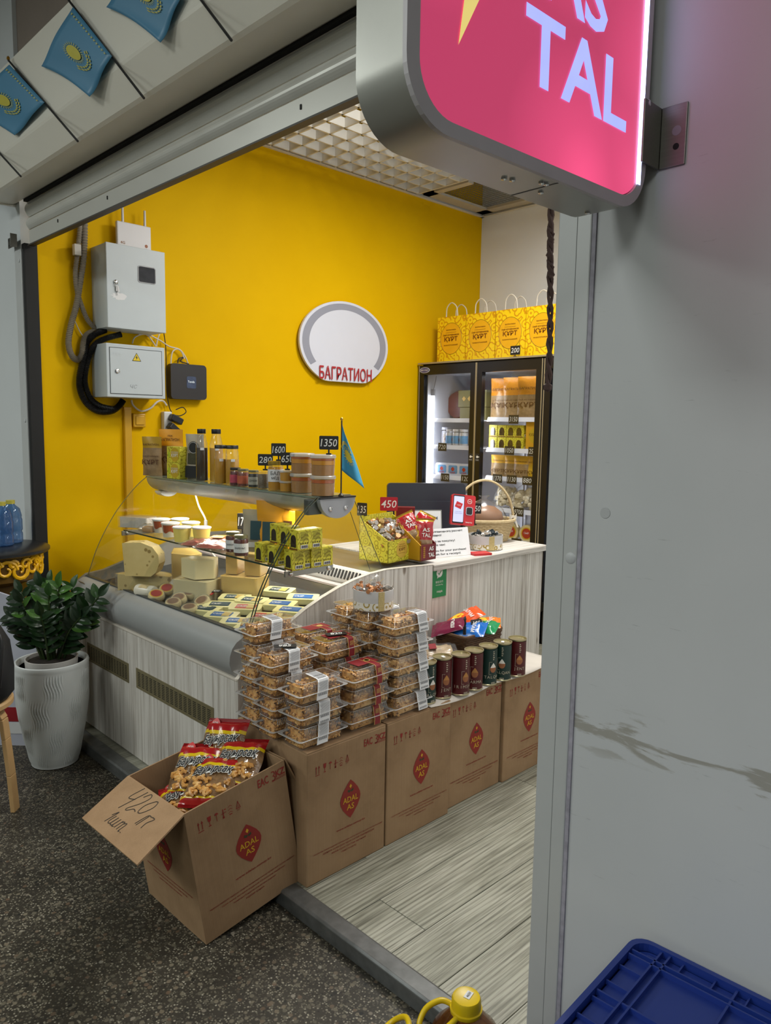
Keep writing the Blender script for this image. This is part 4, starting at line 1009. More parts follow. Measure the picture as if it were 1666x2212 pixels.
# ================================================================ GOODS IN THE DISPLAY CASE
def deck(px, py):
    d = CR*((px-833)/FPX) - CU*((py-1106)/FPX) + CF; k = .1097
    t = (.740-k*1.525+k*CP.y-CP.z)/(d.z-k*d.y); return CP+d*t
rind = M('cheese_rind', C(206, 160, 84), .45, var=.15)
def wedge_poly(R, a0, a1, n=10): return [(0, 0)]+[(R*math.cos(a0+(a1-a0)*k/n), R*math.sin(a0+(a1-a0)*k/n)) for k in range(n+1)]
def cheese(name, label, P, rot, poly, H, mat, wrap=True, bev=.006):
    t = thing(name, label, 'cheese', P, rot)
    MB().prism(poly, 0, H, 2).build('cheese', mat, t, bev=bev, seg=3)
    if wrap:
        b = MB(); n = len(poly); cx = sum(p[0] for p in poly)/n; cy = sum(p[1] for p in poly)/n
        q = [(cx+(x-cx)*1.025, cy+(y-cy)*1.025) for x, y in poly]; b.prism(q, -.0005, H+.003, 2); b.build('cling_film', film, t, bev=.004)
    return t
half = lambda R: [(R*math.cos(PI*k/14), R*math.sin(PI*k/14)) for k in range(15)]
TILT = math.atan(.1097)
def dz(p, up=.002): return Vector((p.x, p.y, .738+.1097*(p.y-1.525)+up))
# big holed cheeses at the left end
p = deck(300, 1296); cheese('cheese_half_wheel', 'large half wheel of holed cheese lying at the left end of the case', dz(p+Vector((0, .02, 0)), .006), (0, 0, .62), [(x, y*.8) for x, y in half(.135)], .105, 'cheese_holes', True, .02)
q = dz(p, .113)+Vector((-.01, .05, .006)); t = cheese('cheese_wedge', 'thick holed cheese piece standing on the half wheel', q, (PI/2, 0, .72), [(-.075, 0), (.045, 0), (.07, .02), (.085, .06), (.082, .10), (.055, .135), (.0, .155), (-.085, .15)], .075, 'cheese_holes', False, .008)
p = deck(375, 1262); cheese('cheese_wedge', 'brown-rinded golden cheese wedge behind the pale blocks', dz(p+Vector((0, .06, 0)), .006), (0, 0, -.25), [(-.12, -.02), (.03, -.07), (.12, .0), (.10, .06), (-.09, .07)], .145, 'cheese_gold', True, .008)
p = deck(415, 1300); cheese('cheese_block', 'rosy wrapped cheese block under the pale wedge', dz(p+Vector((0, .02, 0)), .006), (0, 0, .55), [(-.095, -.04), (.085, -.06), (.10, .06), (-.085, .07)], .095, 'cheese_pale', True, .012)
q = dz(p, .105)+Vector((0, .045, .004)); cheese('cheese_wedge', 'pale crumbly cheese wedge on the rosy block', q, (0, 0, .62), [(-.09, -.01), (.0, -.065), (.075, -.02), (.06, .06), (-.06, .06)], .085, 'cheese_pale', False, .006)
p = deck(520, 1294); cheese('cheese_block', 'golden holed cheese block wrapped in film near the middle', dz(p+Vector((-.01, .03, 0)), .006), (0, 0, .60), [(-.10, -.045), (.075, -.06), (.10, .05), (-.085, .075)], .095, 'cheese_gold', True, .012)
q = dz(p, .105)+Vector((-.02, .06, .004))
for i, (dx, l, mt) in enumerate(((-.055, 'thin golden cheese slice block on the holed block, left of the pair', 'cheese_gold'), (.03, 'thicker golden cheese block on the holed block beside the thin one', 'cheese_gold'))):
    cheese('cheese_block', l, q+Vector((dx, dx*.5, 0)), (0, 0, .6), [(-.035, -.05), (.04-.02*(1-i), -.05), (.04-.02*(1-i), .05), (-.035, .05)], .098, mt, True, .004)
# wrapped rolls and label discs
white_wrap = M('white_wrap', C(222, 216, 198), .3, var=.12, vs=40)
lab_y = M('label_yellow', C(222, 178, 40), .4); lab_r = M('label_tomato', C(178, 40, 34), .45, var=.3, vs=60)
def roll(P, rz, label):
    t = thing('cheese_roll', label, 'cheese', P, (0, 0, rz)); R = .028
    b = MB().lathe([(.0, -.06), (.008, -.056), (R*.9, -.05), (R, -.04), (R, .04), (R*.9, .05), (.008, .056), (0, .06)], 18); b.v = [(z, y, x+R) for x, y, z in b.v]; b.build('roll', white_wrap, t)
    b = MB(); R2 = R+.0006
    for k in range(8):
        a = -.9+k*.225; b.v += [(-.025, R2*math.sin(a), R+R2*math.cos(a)), (.025, R2*math.sin(a), R+R2*math.cos(a))]
    b.f = [(2*k, 2*k+1, 2*k+3, 2*k+2) for k in range(7)]; b.m = [0]*7; b.sm = [True]*7; b.build('label', M('roll_label', C(206, 186, 140), .5, var=.5, vs=70), t)
roll(dz(deck(316, 1303), .030), .35, 'white wrapped cheese roll at the left by the glass'); roll(dz(deck(362, 1288), .030), .45, 'white wrapped cheese roll behind the label discs')
def disc(P, label, R=.036, tilt=(0, 0), herb=False):
    t = thing('cheese_disc', label, 'cheese', P, (tilt[0]+.30, tilt[1]+.28, 0), 'small round cheeses at the glass')
    MB().lathe([(0, 0), (R*.85, 0), (R, .006), (R, .020), (R*.88, .028), (0, .028)], 22).build('cheese', M('disc_cheese', C(224, 206, 156), .35, var=.3 if herb else .1, vs=60), t)
    MB().lathe([(R*.80, .0283), (R*.80, .0288), (0, .0288)], 22).build('label_rim', lab_y if not herb else M('label_tan', C(190, 160, 110), .5, var=.5, vs=70), t)
    MB().lathe([(R*.66, .0289), (R*.66, .0294), (0, .0294)], 22).build('label', lab_r if not herb else M('label_brown', C(130, 90, 56), .5, var=.5, vs=80), t)
    MB().lathe([(R*1.1, .004), (R*1.06, .026), (R*.95, .033), (0, .034)], 14, bulge=lambda a, z: 1+.06*math.sin(7*a+z*90)).build('cling_film', film, t)
discs = [(395, 1278, 'red and yellow labelled round cheese by the rosy block', 0), (362, 1294, 'red and yellow labelled round cheese behind the herb rounds', 0), (338, 1308, 'red and yellow labelled round cheese lowest at the left glass', 0),
         (412, 1302, 'herb-crusted round cheese with a brown label in the second row', 1), (375, 1322, 'herb-crusted round cheese close to the bumper', 1), (440, 1318, 'small tan-labelled round cheese beside the red card', 1),
         (528, 1290, 'yellow-rimmed round cheese in front of the holed block', 0), (388, 1312, 'brown-labelled round cheese squeezed between the herb rounds', 1), (410, 1335, 'pale herb round cheese in the front row', 1)]
for x, y, l, h in discs: disc(dz(deck(x, y), .034 if h == 0 else .026), l, .036 if y < 1300 or h == 0 else .034, (random.uniform(-.15, .25), random.uniform(-.15, .15)), h)
blue = M('label_blue', C(36, 96, 160), .4, var=.15); teal = M('label_teal', C(30, 62, 72), .4, var=.2); sand = M('label_sand', C(206, 176, 96), .45, var=.3, vs=50); redl = M('label_red2', C(196, 66, 50), .45, var=.25, vs=60)
def packet(P, rz, label, a, b_, word):
    t = thing('cheese_packet', label, 'cheese', P, (TILT*.9, 0, rz), 'flat cheese packets at the front of the case')
    L, W, H = .135, .078, .024
    MB().prism(rrect(L, W, .012, 4), 0, H, 2).build('cheese', M('packet_cheese', C(232, 222, 162), .25, var=.06), t, bev=.006, seg=3)
    lb = MB().box((.0, 0, H+.0006), (L*.62, W*.62, .0012)).build('label', a, t)
    MB().box((L*.15, 0, H+.0016), (L*.24, W*.56, .0012)).build('label_field', b_, t)
    MB().text(word, (-L*.12, 0, H+.0013), (1, 0, 0), (0, 1, 0), w=L*.3, h=W*.2, bold=.02).build('lettering', chalk_w, t)
    MB().prism(rrect(L*1.09, W*1.12, .014, 4), .003, .006, 2).build('film_skirt', film, t)
pk = [(480, 1345, 'blue and sand labelled cheese packet at the bumper, first of the front row', blue, sand), (514, 1359, 'blue and sand labelled cheese packet, second of the front row', blue, sand), (545, 1373, 'blue and sand labelled cheese packet beside the pastry tubs', blue, sand),
      (532, 1328, 'red-labelled cheese packet left of the glass edge', redl, sand), (572, 1348, 'red-labelled cheese packet under the glass edge', redl, sand), (545, 1312, 'dark-labelled cheese packet in the third row', teal, sand), (476, 1322, 'dark-labelled cheese packet under shiny film', teal, teal),
      (606, 1320, 'blue-labelled cheese packet in the middle of the right end', blue, blue), (628, 1334, 'blue-labelled cheese packet touching the pine panel', blue, blue), (655, 1306, 'blue-labelled cheese packet tilted against the pine panel', blue, blue),
      (604, 1290, 'teal-labelled cheese packet at the back of the right end', teal, sand), (600, 1358, 'plain cheese packet behind the tallest pastry tub', M('packet_plain', C(226, 214, 150), .3), sand), (508, 1306, 'dark-labelled cheese packet beside the yellow round', teal, sand), (445, 1331, 'teal-labelled cheese packet in the front corner of the rounds', teal, teal)]
for i, (x, y, l, a, c_) in enumerate(pk): packet(dz(deck(x, y), .014), .62+.12*math.sin(i*2.3), l, a, c_, 'СЫР')
card('430', dz(deck(468, 1300), .05), .7, 'small black price card on the round cheeses', .05, .022, .25)
o = MB().prism(rrect(.05, .026, .004, 3), 0, .0015, 2).build('red_card', lab_r, loc=dz(deck(450, 1302), .045), rot=(.3, 0, .5)); tag(o, 'small red price card among the round cheeses', 'price tag')
# ---------------------------------------------------------------- inner shelf
SZ = .9995
def shelf_at(px, y): return at(px, 1180, 1, y).x
t = thing('wrapped_cheese', 'white speckled cheese in cling film at the left end of the inner shelf', 'cheese', (shelf_at(300, 1.80), 1.80, SZ), (0, 0, .5))
MB().prism([(-.085, -.045), (.08, -.04), (.085, .045), (-.08, .05)], .002, .055, 2).build('cheese', M('speckled', C(222, 212, 200), .4, var=.25, vs=50), t, bev=.008)
b = MB(); b.prism([(-.09, -.05), (.10, -.05), (.105, .05), (-.085, .055)], .001, .060, 2); b.grid(lambda u, v: (.09+.06*u, -.05+.1*v, .05-.045*u+.008*math.sin(12*v+5*u)), 6, 8); b.build('cling_film', film, t)
t = thing('wrapped_snack', 'small tan snack piece in crinkled film beside the cups', 'cheese', (shelf_at(325, 1.76), 1.755, SZ), (0, 0, .4))
MB().box((0, 0, .016), (.06, .04, .03)).build('piece', M('tan_piece', C(200, 150, 90), .5, var=.3, vs=50), t, bev=.006); pillow(MB(), .10, .08, .045, seed=4, o=(0, 0, .02)).build('cling_film', film, t)
def cup(px, y, label, kind):
    t = thing('spread_cup', label, 'plastic cup', (shelf_at(px, y), y, SZ), (0, 0, .4), 'spread cups on the inner shelf')
    body = {'tan': M('cup_printed', C(214, 206, 190), .35), 'yel': M('cup_butter', C(232, 216, 120), .3, var=.05)}[kind]
    MB().lathe([(.034, .001), (.042, .062), (.0425, .064)], 26).build('cup', body, t)
    MB().lathe([(.0425, .064), (.0455, .065), (.0455, .069), (.043, .0705), (.040, .0695), (0, .0695)], 26).build('lid', M('cup_lid', C(226, 226, 230), .2, var=.05), t)
    if kind == 'tan':
        b = MB()
        for k in range(12):
            a0, a1 = -1.9+k*.26, -1.9+(k+1)*.26
            f = lambda a, z: ((.0345+.0082*(z/.062))*math.cos(a)*1.006, (.0345+.0082*(z/.062))*math.sin(a)*1.006, z)
            b.add([f(a0, .026+.006*math.sin(a0*5)), f(a1, .026+.006*math.sin(a1*5)), f(a1, .060), f(a0, .060)], [(0, 1, 2, 3)])
        b.build('label', M('label_caramel', C(160, 76, 40), .45, var=.2), t)
for i, (x, y, k, l) in enumerate([(349, 1.80, 'tan', 'caramel-labelled spread cup leftmost of the cups'), (369, 1.765, 'tan', 'caramel-labelled spread cup in the front of the group'), (394, 1.735, 'yel', 'butter-yellow cup at the front edge of the inner shelf'),
                          (390, 1.88, 'yel', 'spread cup with a pinkish lid at the back'), (413, 1.85, 'yel', 'spread cup with a shining lid at the back'), (436, 1.80, 'yel', 'butter-yellow cup rightmost of the cups')]): cup(x, y, l, k)
meat = M('cured_meat', C(168, 80, 62), .35, var=.55, vs=38)
for i, (x, y, l) in enumerate([(430, 1.735, 'shredded red smoked cheese pack overhanging the inner shelf edge'), (462, 1.75, 'shredded red smoked cheese pack beside the jam jars'), (472, 1.84, 'orange-labelled meat pack behind the red packs')]):
    t = thing('smoked_pack', l, 'snack pack', (shelf_at(x, y), y, SZ+.012), (.08, 0, .45+.1*i))
    pillow(MB(), .13, .11, .024, seed=i+40, wob=.004).build('pack', meat, t); pillow(MB(), .16, .13, .03, seed=i+41, wob=.003).build('cling_film', film, t)
    if i == 2: MB().box((0, 0, .018), (.06, .05, .002)).build('label', M('label_orange', C(224, 150, 40), .4), t)
def jar(P, label, R, H, content, lid, lab, name='jam_jar', group=None, rz=0.0, oct_=False, mouth=.86, labz=(.18, .62), word=None):
    t = thing(name, label, 'jar', P, (0, 0, rz), group)
    MB().lathe([(0, .002), (R*.9, .002), (R*.955, .008), (R*.955, H*.72), (R*.86, H*.80), (0, H*.80)], 8 if oct_ else 20, smooth=not oct_).build('contents', content, t)
    MB().lathe([(R*.9, 0), (R, .005), (R, H*.76), (R*mouth, H*.86), (R*mouth, H*.9)], 8 if oct_ else 24, smooth=not oct_).build('glass', clear, t)
    MB().lathe([(R*mouth*1.06, H*.86), (R*mouth*1.08, H*.88), (R*mouth*1.08, H*.985), (R*mouth*1.0, H), (0, H)], 24).build('lid', lid, t)
    if lab:
        b = MB(); f = lambda a, z: (R*1.008*math.cos(a), R*1.008*math.sin(a), z)
        for k in range(10):
            a0, a1 = -1.5+k*.3, -1.2+k*.3; b.add([f(a0, H*labz[0]), f(a1, H*labz[0]), f(a1, H*labz[1]), f(a0, H*labz[1])], [(0, 1, 2, 3)])
        b = b.build('label', lab, t)
        if word:
            g = MB(); zc = H*(labz[0]+labz[1])/2; hh = H*(labz[1]-labz[0])*.3
            for li, wline in enumerate(word.split('|')):
                vs, fs, x0, x1, y0, y1 = text_geo(wline, .01, 0); s = min(hh/(y1-y0), R*1.5/(x1-x0)); n_ = len(word.split('|'))
                g.add([((R*1.014)*math.cos((x-(x0+x1)/2)*s/R), (R*1.014)*math.sin((x-(x0+x1)/2)*s/R), zc+((n_-1)/2-li)*hh*1.3+(y-(y0+y1)/2)*s) for x, y in vs], fs)
            g.build('lettering', ink if lab != ink else chalk_w, b)
    return t
jam = M('jam_red', C(92, 22, 20), .2, var=.2)
for px, y, l in ((503, 1.76, 'dark red jam jar, left of the two on the inner shelf'), (521, 1.735, 'dark red jam jar in front beside the grey pouch')):
    jar((shelf_at(px, y), y, SZ), l, .031, .088, jam, M('lid_olive', C(150, 146, 110), .3, metal=.5), paper, group='jam jars on the inner shelf', rz=-.75, word='ВАРЕНЬЕ')
price_tag('174', (shelf_at(524, 1.90), 1.90, SZ+.05), .9, .045, .075, stem=.02, label='tall black price board behind the jam jars')
def pouch(P, rz, W, H, T, mat, label, name='stand_up_pouch', win=None, words=(), tilt=0, cat='pouch', wmat=None, top=None, roundlab=None):
    t = thing(name, label, cat, P, (tilt, 0, rz))
    b = MB()
    for sg in (1, -1):
        def fn(u, v, sg=sg):
            x = (u-.5)*W; z = v*H; k = (1-(2*u-1)**4)*(1-v)**.7*(.55+.45*min(1, v*6))
            return (x*(1-.03*math.sin(PI*v)), -sg*(T/2*k+.0006)+.002*math.sin(11*v+7*u), z)
        base = len(b.f); b.grid(fn, 10, 14, 0)
        if sg < 0: b.f[base:] = [tuple(reversed(f)) for f in b.f[base:]]
        if top:
            for i in range(base, len(b.f)):
                if ((i-base) % 14)/14 >= top[0]: b.m[i] = 1
    b.build('pouch', [mat]+([top[1]] if top else []), t)
    yf = lambda v: -(T/2*(1-v)**.7*1.02+.0035)
    def sheet(x0, x1, v0, v1, m, nm, off=.0):
        q = MB(); q.grid(lambda u, v: ((x0+(x1-x0)*u)*W, yf(v0+(v1-v0)*v)-off-.0005, (v0+(v1-v0)*v)*H), 4, 6); return q.build(nm, m, t)
    for w_ in (win or []): sheet(*w_, off=0.0008)
    for (s, v, wd, hh, m) in words:
        vs, fs, x0, x1, y0, y1 = text_geo(s, .015, .05); sx = W*wd/(x1-x0); sy = H*hh/(y1-y0)
        g = MB(); g.add([((x-(x0+x1)/2)*sx, yf(v)-.0028-abs(y-(y0+y1)/2)*0, v*H+(y-(y0+y1)/2)*sy) for x, y in vs], fs); g.build('lettering', m, t)
    if roundlab:
        q = MB(); n = 26; R = W*roundlab[1]; q.add([(R*math.cos(2*PI*k/n), yf(roundlab[0])-.003, roundlab[0]*H+R*math.sin(2*PI*k/n)) for k in range(n)], [tuple(range(n))]); q.build('round_label', roundlab[2], t)
        MB().tube([(R*.86*math.cos(2*PI*k/n), yf(roundlab[0])-.0035, roundlab[0]*H+R*.86*math.sin(2*PI*k/n)) for k in range(n)], .0008, 4, closed=True).build('ring_print', chalk_w, t)
    return t
kraft = M('kraft_grey', C(176, 164, 142), .5, var=.08, vs=30); orange = M('pouch_orange', C(232, 160, 30), .3, var=.08, spec=.6); tealp = M('pouch_teal', C(44, 76, 86), .35, var=.2)
pale_win = M('snack_window', C(150, 122, 86), .3, var=.5, vs=50); brown_l = M('brown_letter', C(84, 46, 16), .5)
pouch((shelf_at(548, 1.83), 1.83, SZ), .62, .095, .185, .03, kraft, 'grey stand-up pouch with a teal label on the inner shelf', win=[(-.10, .42, .30, .74, tealp, 'label'), (-.4, .35, .12, .24, paper, 'barcode_label')])
pouch((shelf_at(585, 1.87), 1.87, SZ+.001), .55, .13, .225, .03, orange, 'orange stand-up pouch with a teal label behind the yellow cartons', win=[(-.25, .22, .22, .60, tealp, 'label')])
pouch((shelf_at(612, 1.90), 1.905, SZ+.001), .55, .10, .215, .02, orange, 'plain orange pouch half hidden behind the yellow cartons', win=[(0, .4, .3, .66, M('pouch_brownlab', C(96, 56, 22), .5), 'label')])
# small yellow window cartons
dark_win = M('carton_window', C(58, 48, 38), .15, var=.6, vs=70, spec=.8)
def carton(P, rz, label, W=.052, D=.062, H=.078, group='yellow window cartons on the inner shelf', name='window_carton', sc=1.0):
    W, D, H = W*sc, D*sc, H*sc
    t = thing(name, label, 'carton', P, (0, 0, rz), group)
    MB().box((0, 0, H/2), (W, D, H)).build('box', 'ornament_olive', t, bev=.0015)
    arch = [(-W*.30, H*.14), (W*.30, H*.14), (W*.30, H*.52)]+[(W*.30*math.cos(a), H*.52+W*.30*1.15*math.sin(a)) for a in [PI*k/8 for k in range(1, 8)]]+[(-W*.30, H*.52)]
    b = MB(); b.add([(x, -D/2-.0008, z) for x, z in arch], [tuple(range(len(arch)))]); b.build('window', dark_win, t)
    b = MB().box((0, -D/2-.0006, H*.055), (W*.9, .001, H*.06)); b.build('base_stripe', M('stripe_maroon', C(110, 50, 24), .5), t)
    b = MB().box((W/2+.0006, -.0, H*.17), (.001, D*.55, H*.17)); b = b.build('barcode', paper, t)
    g = MB()
    for q in range(9): g.box((W/2+.0013, -D*.22+q*D*.055, H*.17), (.0006, D*(.02+.012*(q % 3)), H*.12))
    g.build('bars', ink, b, kind='stuff')
    g = MB()
    for q in range(8): g.box((W/2+.0006, 0, H*(.50+q*.055)), (.0006, D*(.7-.08*(q % 3)), H*.016))
    for q in range(4): g.box((W/2+.0006, -D*.27+q*D*.18, H*.34), (.0006, D*.10, H*.07))
    g.build('fine_print', M('print_olive', C(104, 96, 20), .6), t, kind='stuff')
    return t
crow = [(572, 1.735, 0), (600, 1.728, 0), (637, 1.722, 0), (655, 1.770, 0), (677, 1.815, 0), (697, 1.862, 0)]
lbls = ['yellow window carton at the left end of the lower row', 'yellow window carton second in the lower row', 'yellow window carton at the front corner of the lower row', 'yellow window carton behind the front corner carton', 'yellow window carton second from the rear of the lower row', 'yellow window carton at the rear of the lower row']
for i, (px, y, lv) in enumerate(crow): carton((at(px, 1200, 1, y).x, y, SZ), [.05, .03, 0, .0, .02, .05][i], lbls[i])
for px, y, l in ((605, 1.775, 'yellow window carton at the left end of the upper row'), (626, 1.760, 'yellow window carton in the middle of the upper row'), (648, 1.735, 'yellow window carton at the front of the upper row'), (674, 1.795, 'yellow window carton at the rear of the upper row')):
    carton((at(px, 1160, 1, y).x, y, SZ+.0785), .02, l)

# ================================================================ GOODS ON THE TOP SHELF
TZ = 1.2715
def tx(cx, y=1.93): return at(280+cx/3.204, 1030, 1, y).x
green_letter = M('letter_olive', C(86, 92, 20), .5)
pouch((tx(160, 1.875), 1.875, TZ), .55, .115, .205, .035, pale_win, 'clear and gold dried cheese pouch at the far left of the top shelf', top=(.66, M('pouch_gold', C(178, 140, 24), .3, spec=.6)), words=[('БАГРАТИОН', .80, .8, .05, brown_l), ('СЫР КОЧЕВНИКОВ', .50, .8, .035, brown_l), ('ҚҰРТ', .34, .85, .15, brown_l)])
pouch((tx(280, 1.95), 1.96, TZ), .50, .145, .245, .04, pale_win, 'large orange-topped dried cheese pouch on the top shelf', top=(.60, orange), words=[('БАГРАТИОН', .78, .8, .065, brown_l), ('1924', .86, .2, .04, brown_l), ('СЫР', .48, .4, .045, brown_l), ('ҚҰРТ', .34, .7, .15, brown_l)])
ycart = M('carton_gold', C(198, 164, 40), .4, var=.06)
def kcart(P, rz, label):
    t = thing('flat_carton', label, 'carton', P, (0, 0, rz)); W, D, H = .105, .05, .080
    MB().box((0, 0, H/2), (W, D, H)).build('box', 'ornament_olive', t, bev=.0015)
    b = MB(); n = 26; b.add([(W*.12+H*.44*math.cos(2*PI*k/n), -D/2-.0008, H*.5+H*.44*math.sin(2*PI*k/n)) for k in range(n)], [tuple(range(n))]); b.build('round_label', ycart, t)
    MB().text('СЫР КОЧЕВНИКОВ', (W*.12, -D/2-.001, H*.66), (1, 0, 0), (0, 0, 1), w=W*.55, h=H*.07).text('ҚҰРТ', (W*.12, -D/2-.001, H*.45), (1, 0, 0), (0, 0, 1), w=W*.5, h=H*.25, bold=.02).build('lettering', chalk_w, t)
    MB().box((-W*.33, -D/2-.0006, H*.5), (W*.10, .001, H*.34)).build('side_spot', M('lime_spot', C(176, 200, 40), .5), t)
kcart((tx(325, 1.87), 1.875, TZ), .12, 'yellow carton with scroll pattern, lower of the stacked two'); kcart((tx(325, 1.87), 1.877, TZ+.0805), .14, 'yellow carton with scroll pattern, upper of the stacked two')
pouch((tx(450, 1.92), 1.925, TZ), .45, .105, .225, .04, kraft, 'grey tea pouch with a round black label on the top shelf', win=[(-.42, .30, .04, .30, black, 'label'), (-.30, .20, .34, .58, M('herb_window', C(70, 66, 40), .3, var=.6, vs=60), 'window')], roundlab=(.70, .30, M('label_black', C(24, 26, 26), .5)))
oil_y = glassy('oil_yellow', (.86, .60, .06, 1), .8, .05, .05, milky=(C(200, 140, 8), .45)); oil_d = M('oil_dark', C(54, 36, 8), .1, var=.2)
def bottle(P, label, R, H, oil, name='oil_bottle'):
    t = thing(name, label, 'bottle', P, (0, 0, .4), 'oil bottles on the top shelf')
    nk = .62 if H > .2 else .82; prof = [(R*.92, 0), (R, .006), (R, H*.66), (R*.97, H*.70), (R*(nk+.08), H*.86), (R*nk, H*.89), (R*nk, H*.92)]
    MB().lathe([(0, .003), (R*.88, .003), (R*.95, .008), (R*.95, H*.64), (0, H*.64)], 16, smooth=True).build('oil', oil, t)
    MB().lathe(prof, 20, bulge=lambda a, z: 1-.04*abs(math.sin(2*a))).build('glass', clear, t)
    MB().lathe([(R*nk*1.06, H*.91), (R*nk*1.1, H*.915), (R*nk*1.1, H*.99), (R*nk*1.04, H), (0, H)], 18).build('cap', black, t)
    MB().box((R*.62, -R*.72, H*.62), (.018, .001, .012), rot=(0, 0, .75)).build('price_sticker', paper, t)
oy = M('oil_amber', C(206, 150, 14), .08, var=.12, spec=.8)
bottle((tx(508, 1.90), 1.895, TZ), 'tall bottle of dark oil with a black cap', .030, .252, oil_d); bottle((tx(590, 1.93), 1.94, TZ), 'tall bottle of yellow oil beside the dark one', .033, .252, oy)
bottle((tx(632, 1.88), 1.88, TZ), 'short bottle of yellow oil, left of the two short ones', .031, .180, oy); bottle((tx(705, 1.90), 1.905, TZ), 'short bottle of yellow oil next to the small jars', .032, .180, oy)
jar((tx(727, 1.87), 1.875, TZ), 'small jar with a pink label beside the oil', .026, .082, jam, M('lid_dark', C(50, 48, 44), .4), M('label_pink', C(190, 76, 96), .45, var=.3, vs=50), rz=-.7)
jar((tx(780, 1.87), 1.875, TZ), 'small jar with a rust and cream label', .026, .080, M('jam_rust', C(120, 50, 30), .3), M('lid_olive'), M('label_rust', C(186, 96, 66), .45, var=.3, vs=40), rz=-.7)
jar((tx(845, 1.87), 1.88, TZ), 'small dark jar with a grey label', .024, .078, M('jam_black', C(26, 22, 20), .3), M('lid_olive'), M('label_grey', C(166, 164, 150), .5, var=.2), rz=-.7, word='ДЖЕМ')
jar((tx(912, 1.87), 1.88, TZ), 'small jar of seeds between the grey-labelled jar and the honey', .024, .080, M('seeds', C(120, 104, 80), .6, var=.8, vs=180), clear, None)
honey = M('honey', C(206, 146, 20), .15, var=.1)
jar((tx(1005, 1.88), 1.885, TZ), 'honey jar with a hexagonal white label and gold lid', .033, .125, honey, M('lid_brass', C(190, 160, 70), .3, metal=.7), paper, 'honey_jar', rz=-.7, mouth=.92, labz=(.30, .72), word='БАЛ|МЁД')
def tubp(P, R, H, label, fill, name='honey_tub', grp='clear tubs of honey on the top shelf', lidm=None):
    t = thing(name, label, 'tub', P, (0, 0, 0), grp)
    for z0, z1, mt in fill: MB().lathe([(0, H*z0+.001), (R*(.90+.05*z0), H*z0+.001), (R*(.90+.05*z1), H*z1), (0, H*z1)], 28).build('contents', mt, t)
    MB().lathe([(R*.92, 0), (R*.99, H*.84)], 32).build('tub', clear, t)
    MB().lathe([(R*.99, H*.84), (R*1.06, H*.85), (R*1.06, H*.97), (R*1.0, H), (R*.9, H*.97), (0, H*.97)], 32).build('lid', lidm or glassy('frosted_lid', (.9, .9, .9, 1), .8, .2, .06, milky=(C(214), .5)), t)
nut = M('nut_paste', C(176, 124, 60), .4, var=.25, vs=70); syr = M('syrup', C(196, 96, 20), .15, var=.1); hon2 = M('honey_bright', C(222, 150, 16), .2, var=.08)
tubp((tx(1088, 1.89), 1.89, TZ), .030, .044, 'small clear honey pot, lower of two', [(0, .8, honey)]); tubp((tx(1088, 1.89), 1.89, TZ+.0445), .030, .044, 'small clear honey pot, upper of two', [(0, .8, honey)])
for dx, nm in ((1196, 'left'), (1338, 'right')):
    y = 1.915 if nm == 'left' else 1.90
    tubp((tx(dx, y), y, TZ), .049, .080, 'large tub of nut honey, lower %s of the four' % nm, [(0, .62, nut), (.62, .8, syr)])
    tubp((tx(dx, y), y, TZ+.0805), .049, .082, 'large tub of %s honey, upper %s of the four' % ('golden' if nm == 'left' else 'nutty', nm), [(0, .5, nut), (.5, .72, hon2), (.72, .82, syr)])
price_tag('280', (tx(934, 1.88), 1.885, TZ+.081), .70, .066, .050, label='black 280 price tag on the jar of seeds'); price_tag('1600', (tx(1025, 1.88), 1.885, TZ+.126), .78, .062, .054, label='black 1600 price tag on the honey jar'); price_tag('650', (tx(1093, 1.89), 1.89, TZ+.0895), .85, .058, .054, label='black 650 price tag on the small honey pots')
price_tag('1350', (tx(1378, 1.90), 1.90, TZ+.1635), .75, .076, .054, label='black 1350 price tag on the large honey tubs')
# table flag
fz = 1.2695
ft = thing('table_flag', 'small sky-blue flag with a golden sun on a pole at the case corner', 'flag', (at(737, 1062, 1, 1.95).x, 1.95, fz))
MB().tube([(0, 0, 0), (0, 0, .30)], .003, 8).lathe([(.012, 0), (.012, .004), (.004, .012), (0, .012)], 14).build('pole', M('pole_dark', C(60, 54, 44), .4, metal=.4), ft)
MB().lathe([(0, .298), (.006, .303), (.006, .309), (0, .314)], 10).build('finial', M('finial_gold', C(196, 150, 60), .3, metal=.8), ft)
flag_blue = M('flag_blue', C(62, 150, 190), .6, var=.06, vs=8); flag_gold = M('flag_gold', C(226, 200, 60), .5)
XY = Vector((.55, .83, 0)).normalized()
def drape(u, v):   # hangs from the pole, gathered at the top
    z = .295-.19*v-.075*u*(1.0); o = u*(.02+.075*v**.8+.0); f = .016*math.sin(7*u)*v
    return (XY.x*o-XY.y*f, XY.y*o+XY.x*f, z)
cl = MB().grid(drape, 14, 14); cl = cl.build('cloth', flag_blue, ft); m_ = cl.modifiers.new('s', 'SOLIDIFY'); m_.thickness = .0008
b = MB(); n = 18
def onf(u, v): p = Vector(drape(u, v)); return p+Vector((XY.y, -XY.x, 0))*.0025
c_ = (.42, .55); ringp = lambda r, k: onf(c_[0]+r*1.35*math.cos(2*PI*k/n), c_[1]+r*math.sin(2*PI*k/n)*.8)
b.add([onf(*c_)]+[ringp(.15, k) for k in range(n)], [(0, k+1, (k+1) % n+1) for k in range(n)])
for k in range(n): b.add([ringp(.17, k), ringp(.17, k+.5), ringp(.23, k+.25)], [(0, 1, 2)])
for s in (.26, .30):
    for k in range(1, 8): b.add([ringp(s, -.5+k+8.5), ringp(s, -.5+k+9.2), ringp(s+.035, -.5+k+9.4), ringp(s+.035, -.5+k+8.7)], [(0, 1, 2, 3)])
b.build('sun_emblem_print', flag_gold, ft)
